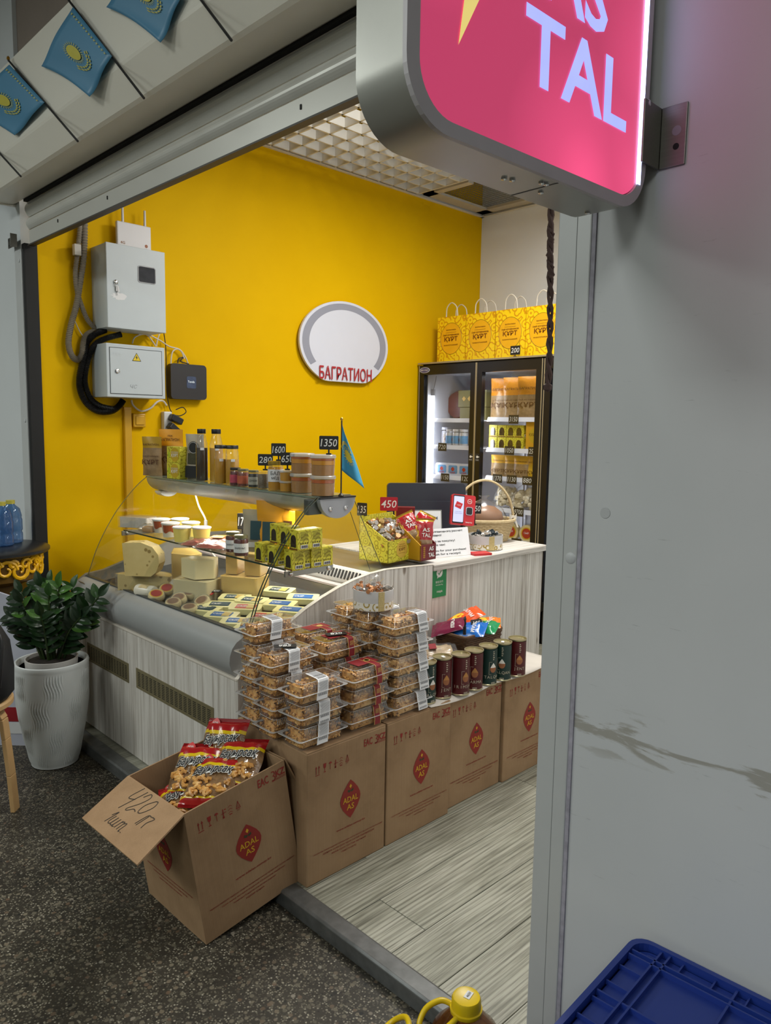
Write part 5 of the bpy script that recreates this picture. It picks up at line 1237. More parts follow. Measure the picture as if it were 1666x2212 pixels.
# ================================================================ ON THE CHECKOUT COUNTER
DZ = .9275; EZ = .943
# yellow carton tray of wrapped sweets (sloping sides)
kt = thing('sweets_carton', 'yellow scroll-patterned carton tray full of wrapped dried cheese sweets', 'carton', (-2.42, 2.40, EZ+.001), (0, 0, .12))
W, D = .17, .24; th = .004
orn = 'ornament_olive'
b = MB(); b.prism([(-W/2, .0), (W/2, 0), (W/2, .10), (-W/2, .19)], -D/2, -D/2+th, 1); b.build('side', orn, kt)
b = MB(); b.prism([(-W/2, .0), (W/2, 0), (W/2, .10), (-W/2, .19)], D/2-th, D/2, 1); b.build('side', orn, kt)
fr_ = MB().bb((W/2-th, -D/2, 0), (W/2, D/2, .10)).build('front', orn, kt)
MB().bb((-W/2, -D/2, 0), (-W/2+th, D/2, .20)).build('back', orn, kt)
MB().bb((-W/2, -D/2, 0), (W/2, D/2, .004)).build('bottom', orn, kt)
b = MB(); n = 24; b.add([(W/2+.0008, -.02+.040*math.cos(2*PI*k/n), .055+.040*math.sin(2*PI*k/n)) for k in range(n)], [tuple(range(n))]); b.build('round_label', M('label_mustard', C(206, 170, 70), .45), kt)
g = MB().text('БАГРАТИОН', (W/2+.001, -.02, .077), (0, 1, 0), (0, 0, 1), w=.04, h=.005).text('СЫР КОЧЕВНИКОВ', (W/2+.001, -.02, .068), (0, 1, 0), (0, 0, 1), w=.05, h=.005).text('ҚҰРТ', (W/2+.001, -.02, .053), (0, 1, 0), (0, 0, 1), w=.046, h=.016, bold=.02).text('КАЗАХСТАНСКИЙ', (W/2+.001, -.02, .038), (0, 1, 0), (0, 0, 1), w=.045, h=.004)
g.build('lettering', M('letter_maroon', C(100, 40, 14), .5), kt)
b = MB(); b.add([(W/2+.0008, .07+.017*math.cos(2*PI*k/n), .068+.017*math.sin(2*PI*k/n)) for k in range(n)], [tuple(range(n))]); b.build('seal', M('seal_white', C(214, 220, 226), .5), kt)
rn = random.Random(12); wmats = [wrap_silver, M('wrapper_gold', C(186, 150, 90), .3, metal=.4, var=.4, vs=90), wrap_silver, wrap_cop]
for i in range(70):
    x, y = rn.uniform(-W/2+.02, W/2-.015), rn.uniform(-D/2+.02, D/2-.02); zt = .165-.09*(x+W/2)/W+.02*math.cos(y/D*3)
    L = .034; b = MB(); b.lathe([(0, -L*.5), (.010, -L*.4), (.013, 0), (.010, L*.4), (.003, L*.5), (.012, L*.85)], 7, smooth=False, bulge=lambda a, z: 1+.18*math.sin(5*a)).lathe([(.012, -L*.85), (.003, -L*.5)], 7, smooth=False)
    b.build('wrapped_sweet', wmats[i % 4], kt, loc=(x, y, zt-rn.uniform(0, .02)), rot=(rn.uniform(.6, 2.4), rn.uniform(-.6, .6), rn.uniform(0, 6.3)))
price_tag('135', at(782, 1140, 0, -2.50)+Vector((0, 0, 0)), .35, .05, .06, stem=.055, label='black 135 price tag clipped to the sweets carton')
# small red boxes
maroon = M('box_maroon', C(112, 22, 30), .4, var=.06); ochre = M('box_ochre', C(206, 158, 34), .4)
at_b = thing('snack_display_box', 'maroon snack display box with white AS TAL lettering', 'box', (-2.315, 2.497, EZ+.001), (0, 0, .05))
b = MB().bb((-.06, -.055, 0), (.045, .055, .004)).bb((.041, -.055, 0), (.045, .055, .072)).bb((-.06, -.055, 0), (-.056, .055, .10)); b.build('tray', maroon, at_b)
for y in (-.055, .051):
    MB().prism([(-.06, 0), (.045, 0), (.045, .072), (-.06, .14)], y, y+.004, 1).build('cheek', ochre if y < 0 else maroon, at_b)
g = MB().text('AS', (.0456, .020, .052), (0, 1, 0), (0, 0, 1), w=.034, h=.020, bold=.03).text('TAL', (.0456, .022, .023), (0, 1, 0), (0, 0, 1), w=.044, h=.020, bold=.03); g.build('lettering', chalk_w, at_b)
g = MB()
for k in range(6):
    for s in (1, -1): g.poly([(0, 0), (s*.007, .004), (s*.004, .010)][::s], (.0456, -.030, .012+k*.009), (0, 1, 0), (0, 0, 1))
g.build('wheat_print', ochre, at_b)
MB().bb((-.05, -.045, .004), (.035, .045, .05)).build('packed_snacks', M('snack_fill', C(150, 40, 40), .4, var=.3, vs=30), at_b)
def astal_pack(P, rot, label, sz=1.0):
    t = thing('snack_pack', label, 'snack bag', P, rot, 'red and gold snack packs')
    W, H, T = .085*sz, .14*sz, .03*sz
    pillow(MB(), W, H, T, seed=int(P[1]*100), nu=12, nv=20, band=lambda u, v, s: 1 if (u+v*.5 < .42 or v > .9) else (2 if v < .28 else 0)).build('pack', [M('pack_red', C(176, 30, 40), .2, spec=.8, var=.12), M('pack_gold', C(190, 150, 50), .25, metal=.4, var=.2), M('pack_clear', C(168, 140, 110), .2, var=.4, vs=50)], t)
    zf = T/2+.004
    MB().text('AS', (.006, .018*sz, zf), (1, 0, 0), (0, 1, 0), w=.034*sz, h=.018*sz, bold=.02).text('TAL', (.008, -.006*sz, zf), (1, 0, 0), (0, 1, 0), w=.042*sz, h=.018*sz, bold=.02).build('lettering', chalk_w, t)
def upright(P, yaw, tilt, roll=0):
    return (Euler((PI/2-tilt, 0, 0)).to_matrix().to_4x4()), yaw
def place(t, P, yaw, lean, roll=0):
    t.matrix_world = Matrix.Translation(P) @ Matrix.Rotation(yaw, 4, 'Z') @ Matrix.Rotation(PI/2-lean, 4, 'X') @ Matrix.Rotation(roll, 4, 'Z')
for P, yaw, lean, roll, lb in ((Vector((-2.31, 2.51, EZ+.118)), .95, .12, -.06, 'red and gold snack pack standing in the maroon box'), (Vector((-2.37, 2.475, EZ+.150)), .6, .45, .5, 'red and gold snack pack lying over the sweets carton edge'), (Vector((-2.37, 2.56, EZ+.145)), .9, .5, -.5, 'red and gold snack pack leaning behind the maroon box')):
    astal_pack((0, P.y, 0), (0, 0, 0), lb); t = [o for o in COL.objects if o.get('label') == lb][0]; place(t, P, yaw, lean, roll)
# tall leaflet box with red 450 tag
lf = thing('snack_leaflet_box', 'dark red snack box printed with biscuits behind the sweets carton', 'box', (-2.58, 2.66, DZ), (0, 0, .75))
MB().bb((-.05, -.02, 0), (.05, .02, .225)).build('box', maroon, lf, bev=.002)
MB().box((.012, -.0208, .095), (.07, .001, .10)).build('picture_print', M('biscuit_photo', C(150, 84, 40), .4, var=.6, vs=40), lf)
MB().text('AS', (-.034, -.0206, .075), (1, 0, 0), (0, 0, 1), h=.016, bold=.02).text('TAL', (-.030, -.0206, .052), (1, 0, 0), (0, 0, 1), h=.016, bold=.02).text('ҰЛТТЫҚ ТАҒАМ', (-.01, -.0206, .152), (1, 0, 0), (0, 0, 1), w=.07, h=.007).build('lettering', chalk_w, lf)
MB().box((-.047, -.021, .17), (.008, .001, .10)).build('edge_print', ochre, lf)
price_tag('450', at(840, 1106, 0, -2.545)+Vector((0, 0, 0)), .80, .085, .066, col=M('tag_red', C(176, 30, 46), .45), stem=.006, label='red 450 price tag over the dark red snack box', clip=False)
# POS monitor seen from behind
mo = thing('pos_monitor', 'black point of sale monitor seen from behind on the counter', 'monitor', (-2.72, 2.97, DZ), (0, 0, .92))
b = MB().prism(rrect(.43, .28, .02, 5), -.012, .018, 1); b.v = [(x, y+(z)*.10, z+.18) for x, y, z in b.v]; b.build('housing', M('pos_black', C(38, 40, 50), .35, var=.06), mo, bev=.006)
b = MB().prism(rrect(.36, .17, .02, 4), -.03, -.012, 1); b.v = [(x, y+z*.10, z+.14) for x, y, z in b.v]; b.build('rear_bulge', M('pos_black'), mo, bev=.008)
b = MB().box((0, -.0325+.015, .185), (.12, .003, .004)); b.build('vent_line', M('pos_slot', C(80, 82, 92), .4), mo)
MB().bb((-.05, -.01, .02), (.05, .03, .12)).build('neck', black, mo, bev=.004); MB().bb((-.11, -.09, 0), (.11, .09, .02)).build('base', black, mo, bev=.006)
# acrylic sign with writing, and the thank-you card
ip = at(938, 1108, 0, -2.44); IH = (ip.z-DZ)/.96
ins = thing('acrylic_sign', 'clear acrylic stand with a white INSTAGRAM sheet', 'sign', (-2.44-.03, ip.y-.02, DZ), (0, 0, .95))
b = MB().bb((-.085, -.001, .0), (.085, .003, IH)); b.v = [(x, y+z*.22, z) for x, y, z in b.v]; b.build('acrylic', M('acrylic_edge', C(120, 120, 116), .2), ins)
b = MB().bb((-.080, -.0025, .006), (.080, -.001, IH-.005)); b.v = [(x, y+z*.22, z) for x, y, z in b.v]; b.build('sheet', paper, ins)
up = Vector((0, .22, 1)).normalized()
MB().text('INSTAGRAM', (0, -.0028+(IH-.040)*.22, IH-.040), (1, 0, 0), up, w=.125, h=.016, bold=.01).build('lettering', M('letter_slate', C(70, 84, 110), .5), ins)
ty = thing('thank_you_sign', 'white counter sign reading thank you for your purchase', 'sign', (-2.335, 2.70, DZ), (0, 0, 1.30))
b = MB().bb((-.145, -.001, .0), (.145, .002, .130)); b.v = [(x+.13*z, y+z*.45, z) for x, y, z in b.v]; b.build('sheet', paper, ty, bev=.001)
b = MB().bb((-.14, .06, .0), (.14, .066, .1)); b.v = [(x, y+(.1-z)*.9, z) for x, y, z in b.v]; b.build('stand_back', glassy('acrylic_clear'), ty)
up = Vector((.13, .45, 1)).normalized(); R_ = Vector((1, 0, 0)); up2 = (up-R_*up.dot(R_)).normalized()
g = MB()
def tyl(s, z, wd): z *= .82; g.text(s, (-.125+.13*z, -.0012+z*.45, z), R_, up2, w=wd, h=.013, align='L', bold=.015, shear=0)
for s, z, wd in (('Сатып алғаныңызға рахмет!', .142, .235), ('Чек сұраңыз!', .122, .11), ('Спасибо за покупку!', .088, .185), ('Требуйте чек!', .068, .125), ('Thank you for your purchase!', .036, .245), ('Please ask for a receipt!', .016, .21)): tyl(s, z, wd)
g.build('lettering', ink, ty)
# payment terminal
pt = thing('payment_terminal', 'red card payment terminal with a lit phone screen', 'payment terminal', at(1003, 1150, 0, -2.40), (0, 0, 0))
pt.location = Vector((-2.42, 2.915, DZ)); pt.rotation_euler = (0, 0, .98)
redp = M('terminal_red', C(196, 36, 44), .35, var=.04)
lean = Matrix.Translation((0, 0, .205)) @ Matrix.Rotation(-.22, 4, 'X') @ Matrix.Rotation(.10, 4, 'Y')
def leaned(b): b.v = [tuple(lean @ Vector(v)) for v in b.v]; return b
leaned(MB().prism(rrect(.125, .155, .010, 4), -.012, .014, 1)).build('housing', redp, pt, bev=.004)
sc_ = leaned(MB().prism(rrect(.058, .142, .004, 3, -.025, .002), -.0145, -.012, 1)).build('phone', black, pt)
leaned(MB().prism(rrect(.053, .130, .003, 3, -.025, .002), -.0150, -.0144, 1)).build('screen', M('screen_light', C(186, 190, 224), .3, emit=.55), sc_)
leaned(MB().box((-.025, -.0153, .022), (.034, .0008, .030), rot=(0, .35, 0))).build('screen_card', redp, sc_)
g = leaned(MB().text('ЧЕК', (-.025, -.0154, .022), (1, 0, 0), (0, 0, 1), w=.02, h=.006).text('ГОТОВО', (-.025, -.0154, .064), (1, 0, 0), (0, 0, 1), w=.012, h=.004)); g.build('screen_lettering', chalk_w, sc_)
g = leaned(MB().text('Оплата принята', (-.025, -.0154, -.012), (1, 0, 0), (0, 0, 1), w=.036, h=.004).text('спасибо за покупку', (-.025, -.0154, -.020), (1, 0, 0), (0, 0, 1), w=.042, h=.004)); g.build('screen_text', ink, sc_)
rd = leaned(MB().prism(rrect(.036, .042, .010, 5, .032, -.004), -.0155, -.012, 1)).build('card_reader', M('reader_rim', C(190, 190, 200), .3, metal=.5), pt)
leaned(MB().prism(rrect(.030, .036, .008, 5, .032, -.004), -.0162, -.0154, 1)).build('reader_face', black, rd)
n = 18; b = MB(); b.tube([(.032+.011*math.cos(2*PI*k/n), -.0125, .045+.011*math.sin(2*PI*k/n)) for k in range(n)], .0012, 4, closed=True); b.box((.032, -.0125, .045), (.012, .001, .003)); leaned(b).build('contactless_mark_print', chalk_w, pt)
g = leaned(MB().text('kaspi.kz', (.034, -.0124, -.062), (1, 0, 0), (0, 0, 1), w=.034, h=.009, bold=.01)); g.build('lettering', chalk_w, pt)
MB().tube([(0, 0, .0), (0, -.006, .08), (0, 0, .17)], .010, 10).box((0, 0, .006), (.05, .05, .012)).build('stand', black, pt)
o = MB().prism(rrect(.10, .07, .006, 3), 0, .010, 2).build('card_tray', redp, loc=(-2.275, 2.885, DZ), rot=(0, 0, 1.2), bev=.002); tag(o, 'flat red plastic tray beside the thank you sign', 'tray')
# oval sweet tin, wicker basket
oval_box((-2.372, 3.045, DZ), .088, (1, 1.05), .075, -.5, 'white and gold round box of dark-wrapped sweets on the counter', [wrap_dark, wrap_silver], 20, 6)
price_tag('50', (-2.42, 2.975, DZ+.074), .9, .02, .02, stem=.02, label='tiny black clip on the counter sweet box') if False else None
wb = thing('wicker_basket', 'pale wicker basket with a tall hoop handle and white bow', 'basket', (-2.56, 3.27, DZ), (0, 0, .85))
b = MB()
for r in range(12):
    z = .006+r*.0095; s = .80+.20*r/11; pts = []
    for k in range(56):
        a = 2*PI*k/56; o_ = .003*(1 if (k+r) % 2 else -1); pts.append(((.165*s+o_)*math.cos(a), (.12*s+o_)*math.sin(a), z))
    b.tube(pts, .0048, 5, closed=True)
b.build('woven_side', 'wicker_light', wb); MB().lathe([(.0, .004), (.13, .004), (.13, .01), (0, .01)], 28, ax=(1, .72)).build('bottom', 'wicker_light', wb)
MB().tube([(.17*math.cos(2*PI*k/40), .124*math.sin(2*PI*k/40), .118) for k in range(40)], .009, 7, closed=True).build('braided_rim', 'wicker_light', wb)
for d in (-.006, .006):
    MB().tube([(.165*math.cos(PI*k/26), d+.003*math.sin(k*1.3+d*300), .11+.225*math.sin(PI*k/26)) for k in range(27)], .0065, 7).build('hoop_handle', 'wicker_light', wb)
bw = MB(); cen = Vector((.160, -.012, .135))
for s in (1, -1):
    bw.grid(lambda u, v, s=s: tuple(cen+Vector((s*.034*u*.6, -.008-.006*math.sin(PI*u), .016*u*math.sin(PI*v)*1.2+(v-.5)*.030*(.3+.7*u)))), 6, 5)
    bw.grid(lambda u, v, s=s: tuple(cen+Vector((s*(.006+.022*u)+.010*(v-.5), -.010, -.058*u))), 5, 3)
bw.lathe([(0, -.008), (.008, -.004), (.008, .004), (0, .008)], 8, c=tuple(cen)); bw.build('bow', M('satin_white', C(226, 220, 210), .35), wb)
lo_ = thing('wrapped_loaf', 'brown loaf in clear film inside the wicker basket', 'bread', (-2.56, 3.27, DZ+.085), (0, 0, .85))
MB().lathe([(0, 0), (.09, .005), (.11, .04), (.10, .075), (.06, .105), (0, .115)], 22, ax=(1, .72)).build('loaf', M('loaf_brown', C(150, 104, 68), .5, var=.3, vs=20), lo_)
MB().lathe([(.115, .002), (.125, .05), (.105, .095), (.05, .13), (.012, .150), (.03, .165)], 16, ax=(1, .72), bulge=lambda a, z: 1+.05*math.sin(6*a+40*z)).build('cling_film', film, lo_)
price_tag('1050', (-2.475, 3.085, DZ+.11), .80, .065, .055, stem=.06, label='black 1050 price tag in front of the wicker basket')
# green payment sticker on the counter front
gs_ = thing('payment_sticker', 'green payment sticker on the pine counter front', 'sticker', (-2.2495, 2.553, .845))
MB().bb((0, -.051, -.078), (.0015, .051, .078)).build('card', M('sticker_green', C(24, 132, 72), .4, var=.04), gs_)
n = 22; b = MB(); b.add([(.0022, .002+.021*math.cos(2*PI*k/n), .036+.021*math.sin(2*PI*k/n)) for k in range(n)], [tuple(range(n))]); b.add([(.0022, -.012, .02), (.0022, -.002, .017), (.0022, -.014, .010)], [(0, 1, 2)]); b.build('bubble_print', chalk_w, gs_)
MB().tube([(.0028, -.009, .036), (.0028, -.002, .028), (.0028, .014, .046)], .0018, 5).build('tick_print', M('sticker_green'), gs_)
MB().text('微信支付', (.0016, .002, -.006), (0, 1, 0), (0, 0, 1), w=.052, h=.011).text('WeChat Pay', (.0016, .002, -.021), (0, 1, 0), (0, 0, 1), w=.050, h=.008).text('Halyk', (.0016, .006, -.053), (0, 1, 0), (0, 0, 1), w=.040, h=.013, bold=.01).build('lettering', chalk_w, gs_)
# ================================================================ GOODS IN THE REFRIGERATOR AND ON IT
FYG = 4.47
def fx(px, py, y=FYG): return at(px, py, 1, y).x
wpack = M('white_pack', C(206, 206, 210), .35, var=.1); bluel = M('label_sky', C(90, 150, 196), .4, var=.3, vs=40)
# right door, top shelf: three tall dried cheese pouches
for px, y, l in ((1085, 4.54, 'large dried cheese pouch at the left of the top right-hand fridge shelf'), (1112, 4.51, 'large dried cheese pouch in the middle of the top right-hand fridge shelf'), (1144, 4.47, 'large dried cheese pouch at the right of the top right-hand fridge shelf')):
    pouch((fx(px, 880, y), y, ZR[0]+.001), .25, .185, .30, .05, pale_win, l, top=(.52, M('pouch_amber', C(206, 134, 38), .25, var=.35, vs=22, bump=.5, bs=40)), words=[('БАГРАТИОН', .72, .8, .06, brown_l), ('СЫР КОЧЕВНИКОВ', .45, .8, .035, brown_l), ('ҚҰРТ', .32, .85, .15, brown_l)])
# second shelf: small window cartons in two layers and a tall gold carton
for lv in range(2):
    for i, px in enumerate((1071, 1090, 1109, 1127)):
        carton((fx(px, 955), FYG, ZR[1]+.001+lv*.089), 0, 'yellow window carton in the fridge, %s row, %s' % (('lower', 'upper')[lv], ('first', 'second', 'third', 'fourth')[i]), .074, .07, .088, 'yellow window cartons in the fridge', 'fridge_carton')
t = thing('gold_carton', 'tall gold carton beside the window cartons in the fridge', 'carton', (fx(1158, 950), FYG, ZR[1]+.001)); MB().box((0, 0, .105), (.12, .08, .21)).build('box', M('carton_amber', C(214, 158, 40), .4, var=.06), t, bev=.002)
b = MB(); n = 26; b.add([(.02+.055*math.cos(2*PI*k/n), -.0408, .105+.055*math.sin(2*PI*k/n)) for k in range(n)], [tuple(range(n))]); b.build('round_label', ycart, t); MB().text('ҚҰРТ', (.0, -.0414, .11), (1, 0, 0), (0, 0, 1), w=.06, h=.025).build('lettering', brown_l, t)
# third shelf: pillow packs of dried cheese
for i, (px, l) in enumerate(((1078, 'small dried cheese bag, first on the third right-hand fridge shelf'), (1104, 'small dried cheese bag, second on the third right-hand fridge shelf'), (1128, 'small dried cheese bag, third on the third right-hand fridge shelf'), (1156, 'small gold dried cheese bag, last on the third right-hand fridge shelf'))):
    pouch((fx(px, 1015), FYG+.01*(i % 2), ZR[2]+.001), .1, .135, .165, .06, pale_win if i < 3 else M('pouch_gold2', C(214, 170, 40), .35), l, top=(.62, M('pouch_amber2', C(226, 170, 50), .35)), words=[('ҚҰРТ', .30, .8, .18, brown_l), ('БАГРАТИОН', .75, .7, .06, brown_l)])
# fourth shelf: bags of dried cheese balls
kb = M('kurt_ball', C(222, 208, 176), .6, var=.12, vs=30)
for i, (px, l, wd) in enumerate(((1092, 'big clear bag of dried cheese balls, nearer the door handle', .23), (1136, 'big clear bag of dried cheese balls, nearer the post', .25))):
    t = thing('cheese_ball_bag', l, 'bag', (fx(px, 1080), FYG+.02, ZR[3]+.001), (0, 0, .2*i), 'clear bags of dried cheese balls')
    b = MB(); rn = random.Random(70+i)
    for k in range(120):
        r, a, z = wd*.46*math.sqrt(rn.random()), rn.uniform(0, 6.28), rn.uniform(.018, .15)
        r *= (1-.5*(z/.17)**2); b.lathe([(0, -.016), (.016, -.010), (.017, .008), (.007, .017), (0, .017)], 6, c=(r*math.cos(a), r*math.sin(a)*.6, z), smooth=False)
    b.build('dried_cheese_balls', kb, t, kind='stuff')
    MB().lathe([(wd*.45, .001), (wd*.52, .05), (wd*.46, .12), (wd*.26, .17), (wd*.08, .20), (wd*.16, .225)], 18, ax=(1, .62), bulge=lambda a, z: 1+.06*math.sin(5*a+50*z)).build('bag', film, t)
# fifth shelf: round labelled cheeses standing
for i, (px, l) in enumerate(((1107, 'round cheese with a red and gold label, left one low in the fridge'), (1141, 'round cheese with a red and gold label, right one low in the fridge'))):
    t = thing('round_cheese', l, 'cheese', (fx(px, 1150), FYG, ZR[4]+.001), (0, 0, .05), 'round cheeses low in the fridge')
    for R, y0, y1, mt, nm in ((.062, -.02, .02, M('disc_cheese'), 'cheese'), (.045, -.0215, -.020, lab_y, 'label_rim'), (.037, -.0225, -.0214, lab_r, 'label')):
        b = MB().lathe([(0, y0), (R, y0), (R, y1), (0, y1)], 26, smooth=False); b.v = [(x, z, y+.063) for x, y, z in b.v]; b.build(nm, mt, t)
    MB().text('СЫР', (0, -.0227, .066), (1, 0, 0), (0, 0, 1), w=.04, h=.014).build('lettering', chalk_w, t)
rtags = [('3150', 1110, 898, 0), ('1050', 1101, 962, 1), ('2580', 1153, 962, 1), ('1370', 1075, 1024, 2), ('1130', 1106, 1025, 2), ('880', 1140, 1027, 2), ('9700', 1121, 1092, 3), ('1560', 1116, 1157, 4)]
for s, px, py, k in rtags:
    p = at(px, py, 1, 4.398); t = thing('shelf_price_tag', 'black %s price tag on the %s right-hand fridge shelf, %s' % (s, ['top', 'second', 'third', 'fourth', 'fifth'][k], {1075: 'first of three', 1106: 'middle of three', 1140: 'last of three', 1101: 'under the window cartons', 1153: 'under the gold carton'}.get(px, 'alone')), 'price tag', (p.x, 4.398, ZR[k]-.035))
    MB().bb((-.042, -.0015, 0), (.042, .0015, .062)).build('board', chalk, t); MB().text(s, (0, -.0016, .032), (1, 0, 0), (0, 0, 1), h=.034, maxw=.07, bold=.0, shear=.15).build('figures', chalk_w, t)
# left door: gift box, round ham, jars, bottles, trays
t = thing('gift_box', 'olive gift box with gold ornament in the left fridge door', 'box', (fx(1003, 890), 4.60, ZL[0]+.001)); MB().bb((-.14, -.04, .10), (.14, .04, .23)).bb((-.12, -.04, 0), (.14, .04, .098)).build('box', M('gift_olive', C(120, 116, 76), .5, var=.1), t, bev=.003)
b = MB()
for k in range(4): b.box((-.08+k*.055, -.0412, .165), (.028, .001, .028), rot=(0, PI/4, 0))
b.build('gold_ornament_print', gold, t)
t = thing('ham_round', 'dark red round sausage cheese beside the light strip', 'cheese', (fx(960, 880), 4.66, ZL[0]+.001)); b = MB().lathe([(0, -.05), (.10, -.045), (.12, 0), (.10, .045), (0, .05)], 26); b.v = [(x, z, y+.12) for x, y, z in b.v]; b.build('sausage', M('ham_red', C(96, 44, 48), .4, var=.2), t)
for i, px in enumerate((949, 960)): jar((fx(px, 940), 4.55+.03*i, ZL[1]+.001), 'white capped yoghurt jar by the light strip, %s' % ('front', 'rear')[i], .036, .15-.03*i, wpack, wpack, M('label_cream', C(200, 186, 170), .5, var=.2), 'yoghurt_jar')
for i, px in enumerate((972, 987, 1002)):
    t = jar((fx(px, 950), FYG, ZL[1]+.001), 'white milk bottle with a blue label, %s in the row' % ('first', 'second', 'third')[i], .034, .135, wpack, wpack, bluel, 'milk_bottle', 'milk bottles in the left fridge door', rz=-1.2)
    MB().poly(diamond(.03, .036), (0, -.0355, .055), (1, 0, 0), (0, 0, 1)).build('diamond_print', M('label_tomato'), t)
for i, px in enumerate((958, 982, 1006)):
    t = thing('cheese_tray', 'clear tray of white cheese with a blue label, %s in the row' % ('first', 'second', 'third')[i], 'food tray', (fx(px, 1015), FYG, ZL[2]+.001), (0, 0, .06), 'white cheese trays in the left fridge door')
    b = MB().prism(rrect(.13, .10, .02, 4, 0, .055), -.02, .02, 1); b.build('tray', M('tray_white', C(206, 210, 220), .3, var=.2, vs=50), t, bev=.008)
    b = MB().prism(rrect(.085, .062, .01, 4, 0, .058), -.0225, -.0202, 1).build('label', bluel, t); MB().poly(diamond(.034, .036), (0, -.0228, .06), (1, 0, 0), (0, 0, 1)).build('diamond_print', M('label_tomato'), t)
    MB().text('СЫР', (0, -.0228, .034), (1, 0, 0), (0, 0, 1), w=.05, h=.014, bold=.02).build('lettering', M('label_tomato'), t)
for i, px in enumerate((950, 975, 1000)):
    t = thing('cheese_tray', 'plain white cheese tray on the fourth shelf of the left door, %s' % ('first', 'second', 'third')[i], 'food tray', (fx(px, 1080), FYG, ZL[3]+.001), (0, 0, .06), 'plain trays in the left fridge door')
    MB().prism(rrect(.13, .09, .02, 4, 0, .05), -.03, .03, 1).build('tray', wpack, t, bev=.008)
for s, px, py, k in (('720', 956, 957, 1), ('1150', 962, 1021, 2), ('120', 1006, 1022, 2)):
    p = at(px, py, 1, 4.398); t = thing('shelf_price_tag', 'black %s price tag in the left fridge door %s' % (s, {956: 'under the milk bottles', 962: 'under the first cheese tray', 1006: 'under the last cheese tray'}[px]), 'price tag', (p.x, 4.398, ZL[k]-.035))
    MB().bb((-.042, -.0015, 0), (.042, .0015, .062)).build('board', chalk, t); MB().text(s, (0, -.0016, .032), (1, 0, 0), (0, 0, 1), h=.034, maxw=.07, shear=.15).build('figures', chalk_w, t)
# ---------------------------------------------------------------- paper carrier bags on top of the refrigerator
BZ = 2.043
def carrier(px0, px1, py, label, D=.13, y=4.40, H=.345, rz=0.0):
    a, b_ = at(px0, py, 1, y), at(px1, py, 1, y); W = (b_-a).length
    t = thing('paper_bag', label, 'paper bag', ((a.x+b_.x)/2, y, BZ), (0, 0, rz), 'yellow carrier bags on the refrigerator')
    b = MB(); x = W/2-.002
    b.add([(-x, 0, 0), (x, 0, 0), (x, D, 0), (-x, D, 0), (-x, .0, H), (x, .0, H), (x, D*.9, H), (-x, D*.9, H), (-x*.96, D/2, H*.98), (x*.94, D/2, H*.98)],
          [(0, 1, 5, 4), (2, 3, 7, 6), (1, 2, 9), (1, 9, 5), (2, 6, 9), (3, 0, 8), (0, 4, 8), (3, 8, 7), (0, 3, 2, 1)])
    b.build('bag', 'ornament_yellow', t)
    R = min(W*.38, .105); n = 30; zc = H*.52
    b = MB(); b.add([(R*math.cos(2*PI*k/n), -.0008, zc+R*1.12*math.sin(2*PI*k/n)) for k in range(n)], [tuple(range(n))]); b.build('round_panel', M('bag_amber', C(240, 178, 20), .45), t)
    MB().tube([(R*math.cos(2*PI*k/n), -.0016, zc+R*1.12*math.sin(2*PI*k/n)) for k in range(n)], .0010, 4, closed=True).build('ring_print', brown_l, t)
    g = MB()
    for s, dz_, wd, hh in (('БАГРАТИОН', .62, .9, .09), ('НАЦИОНАЛЬНЫЙ ПРОДУКТ', .44, 1.0, .05), ('СЫР КОЧЕВНИКОВ', .26, 1.5, .11), ('ҚҰРТ', -.06, 1.25, .40), ('КАЗАХСТАНСКИЙ', -.45, 1.3, .11)):
        g.text(s, (0, -.001, zc+R*dz_), (1, 0, 0), (0, 0, 1), w=R*wd, h=R*hh, bold=.03, eps=.0012)
    g.build('lettering', M('bag_brown', C(120, 62, 8), .5), t)
    for yy in (.004, D*.88):
        hx = W*.2; MB().tube(smooth_path([(-hx, yy, H-.03), (-hx*.98, yy, H+.02), (-hx*.8, yy-.004, H+.07), (0, yy-.006, H+.10), (hx*.8, yy-.004, H+.07), (hx*.98, yy, H+.02), (hx, yy, H-.03)], 5), .0042, 7).build('cord_handle', M('cord_paper', C(214, 206, 190), .6), t)
carrier(944, 1004, 777, 'yellow paper carrier bag closest to the yellow wall', rz=.0)
carrier(1005, 1068, 775, 'yellow paper carrier bag second from the yellow wall'); carrier(1069, 1133, 771, 'yellow paper carrier bag behind the 200 price tag', y=4.395); carrier(1134, 1206, 768, 'yellow paper carrier bag half hidden by the hanging rope')
price_tag('200', (at(1113, 768, 1, 4.33).x, 4.33, BZ), .0, .082, .062, stem=.016, label='black 200 price tag on top of the refrigerator')
# ================================================================ ON THE YELLOW WALL
lg = thing('shop_sign', 'white oval shop sign with a grey arc and red lettering on the yellow wall', 'sign', (XW+.02, 3.53, 2.118))
ry, rz = .412, .293
def trunc(f, zcut, n=64):
    pts = [(ry*f*math.cos(2*PI*k/n), rz*f*math.sin(2*PI*k/n)) for k in range(n)]; return [(y, max(z, zcut)) for y, z in pts]
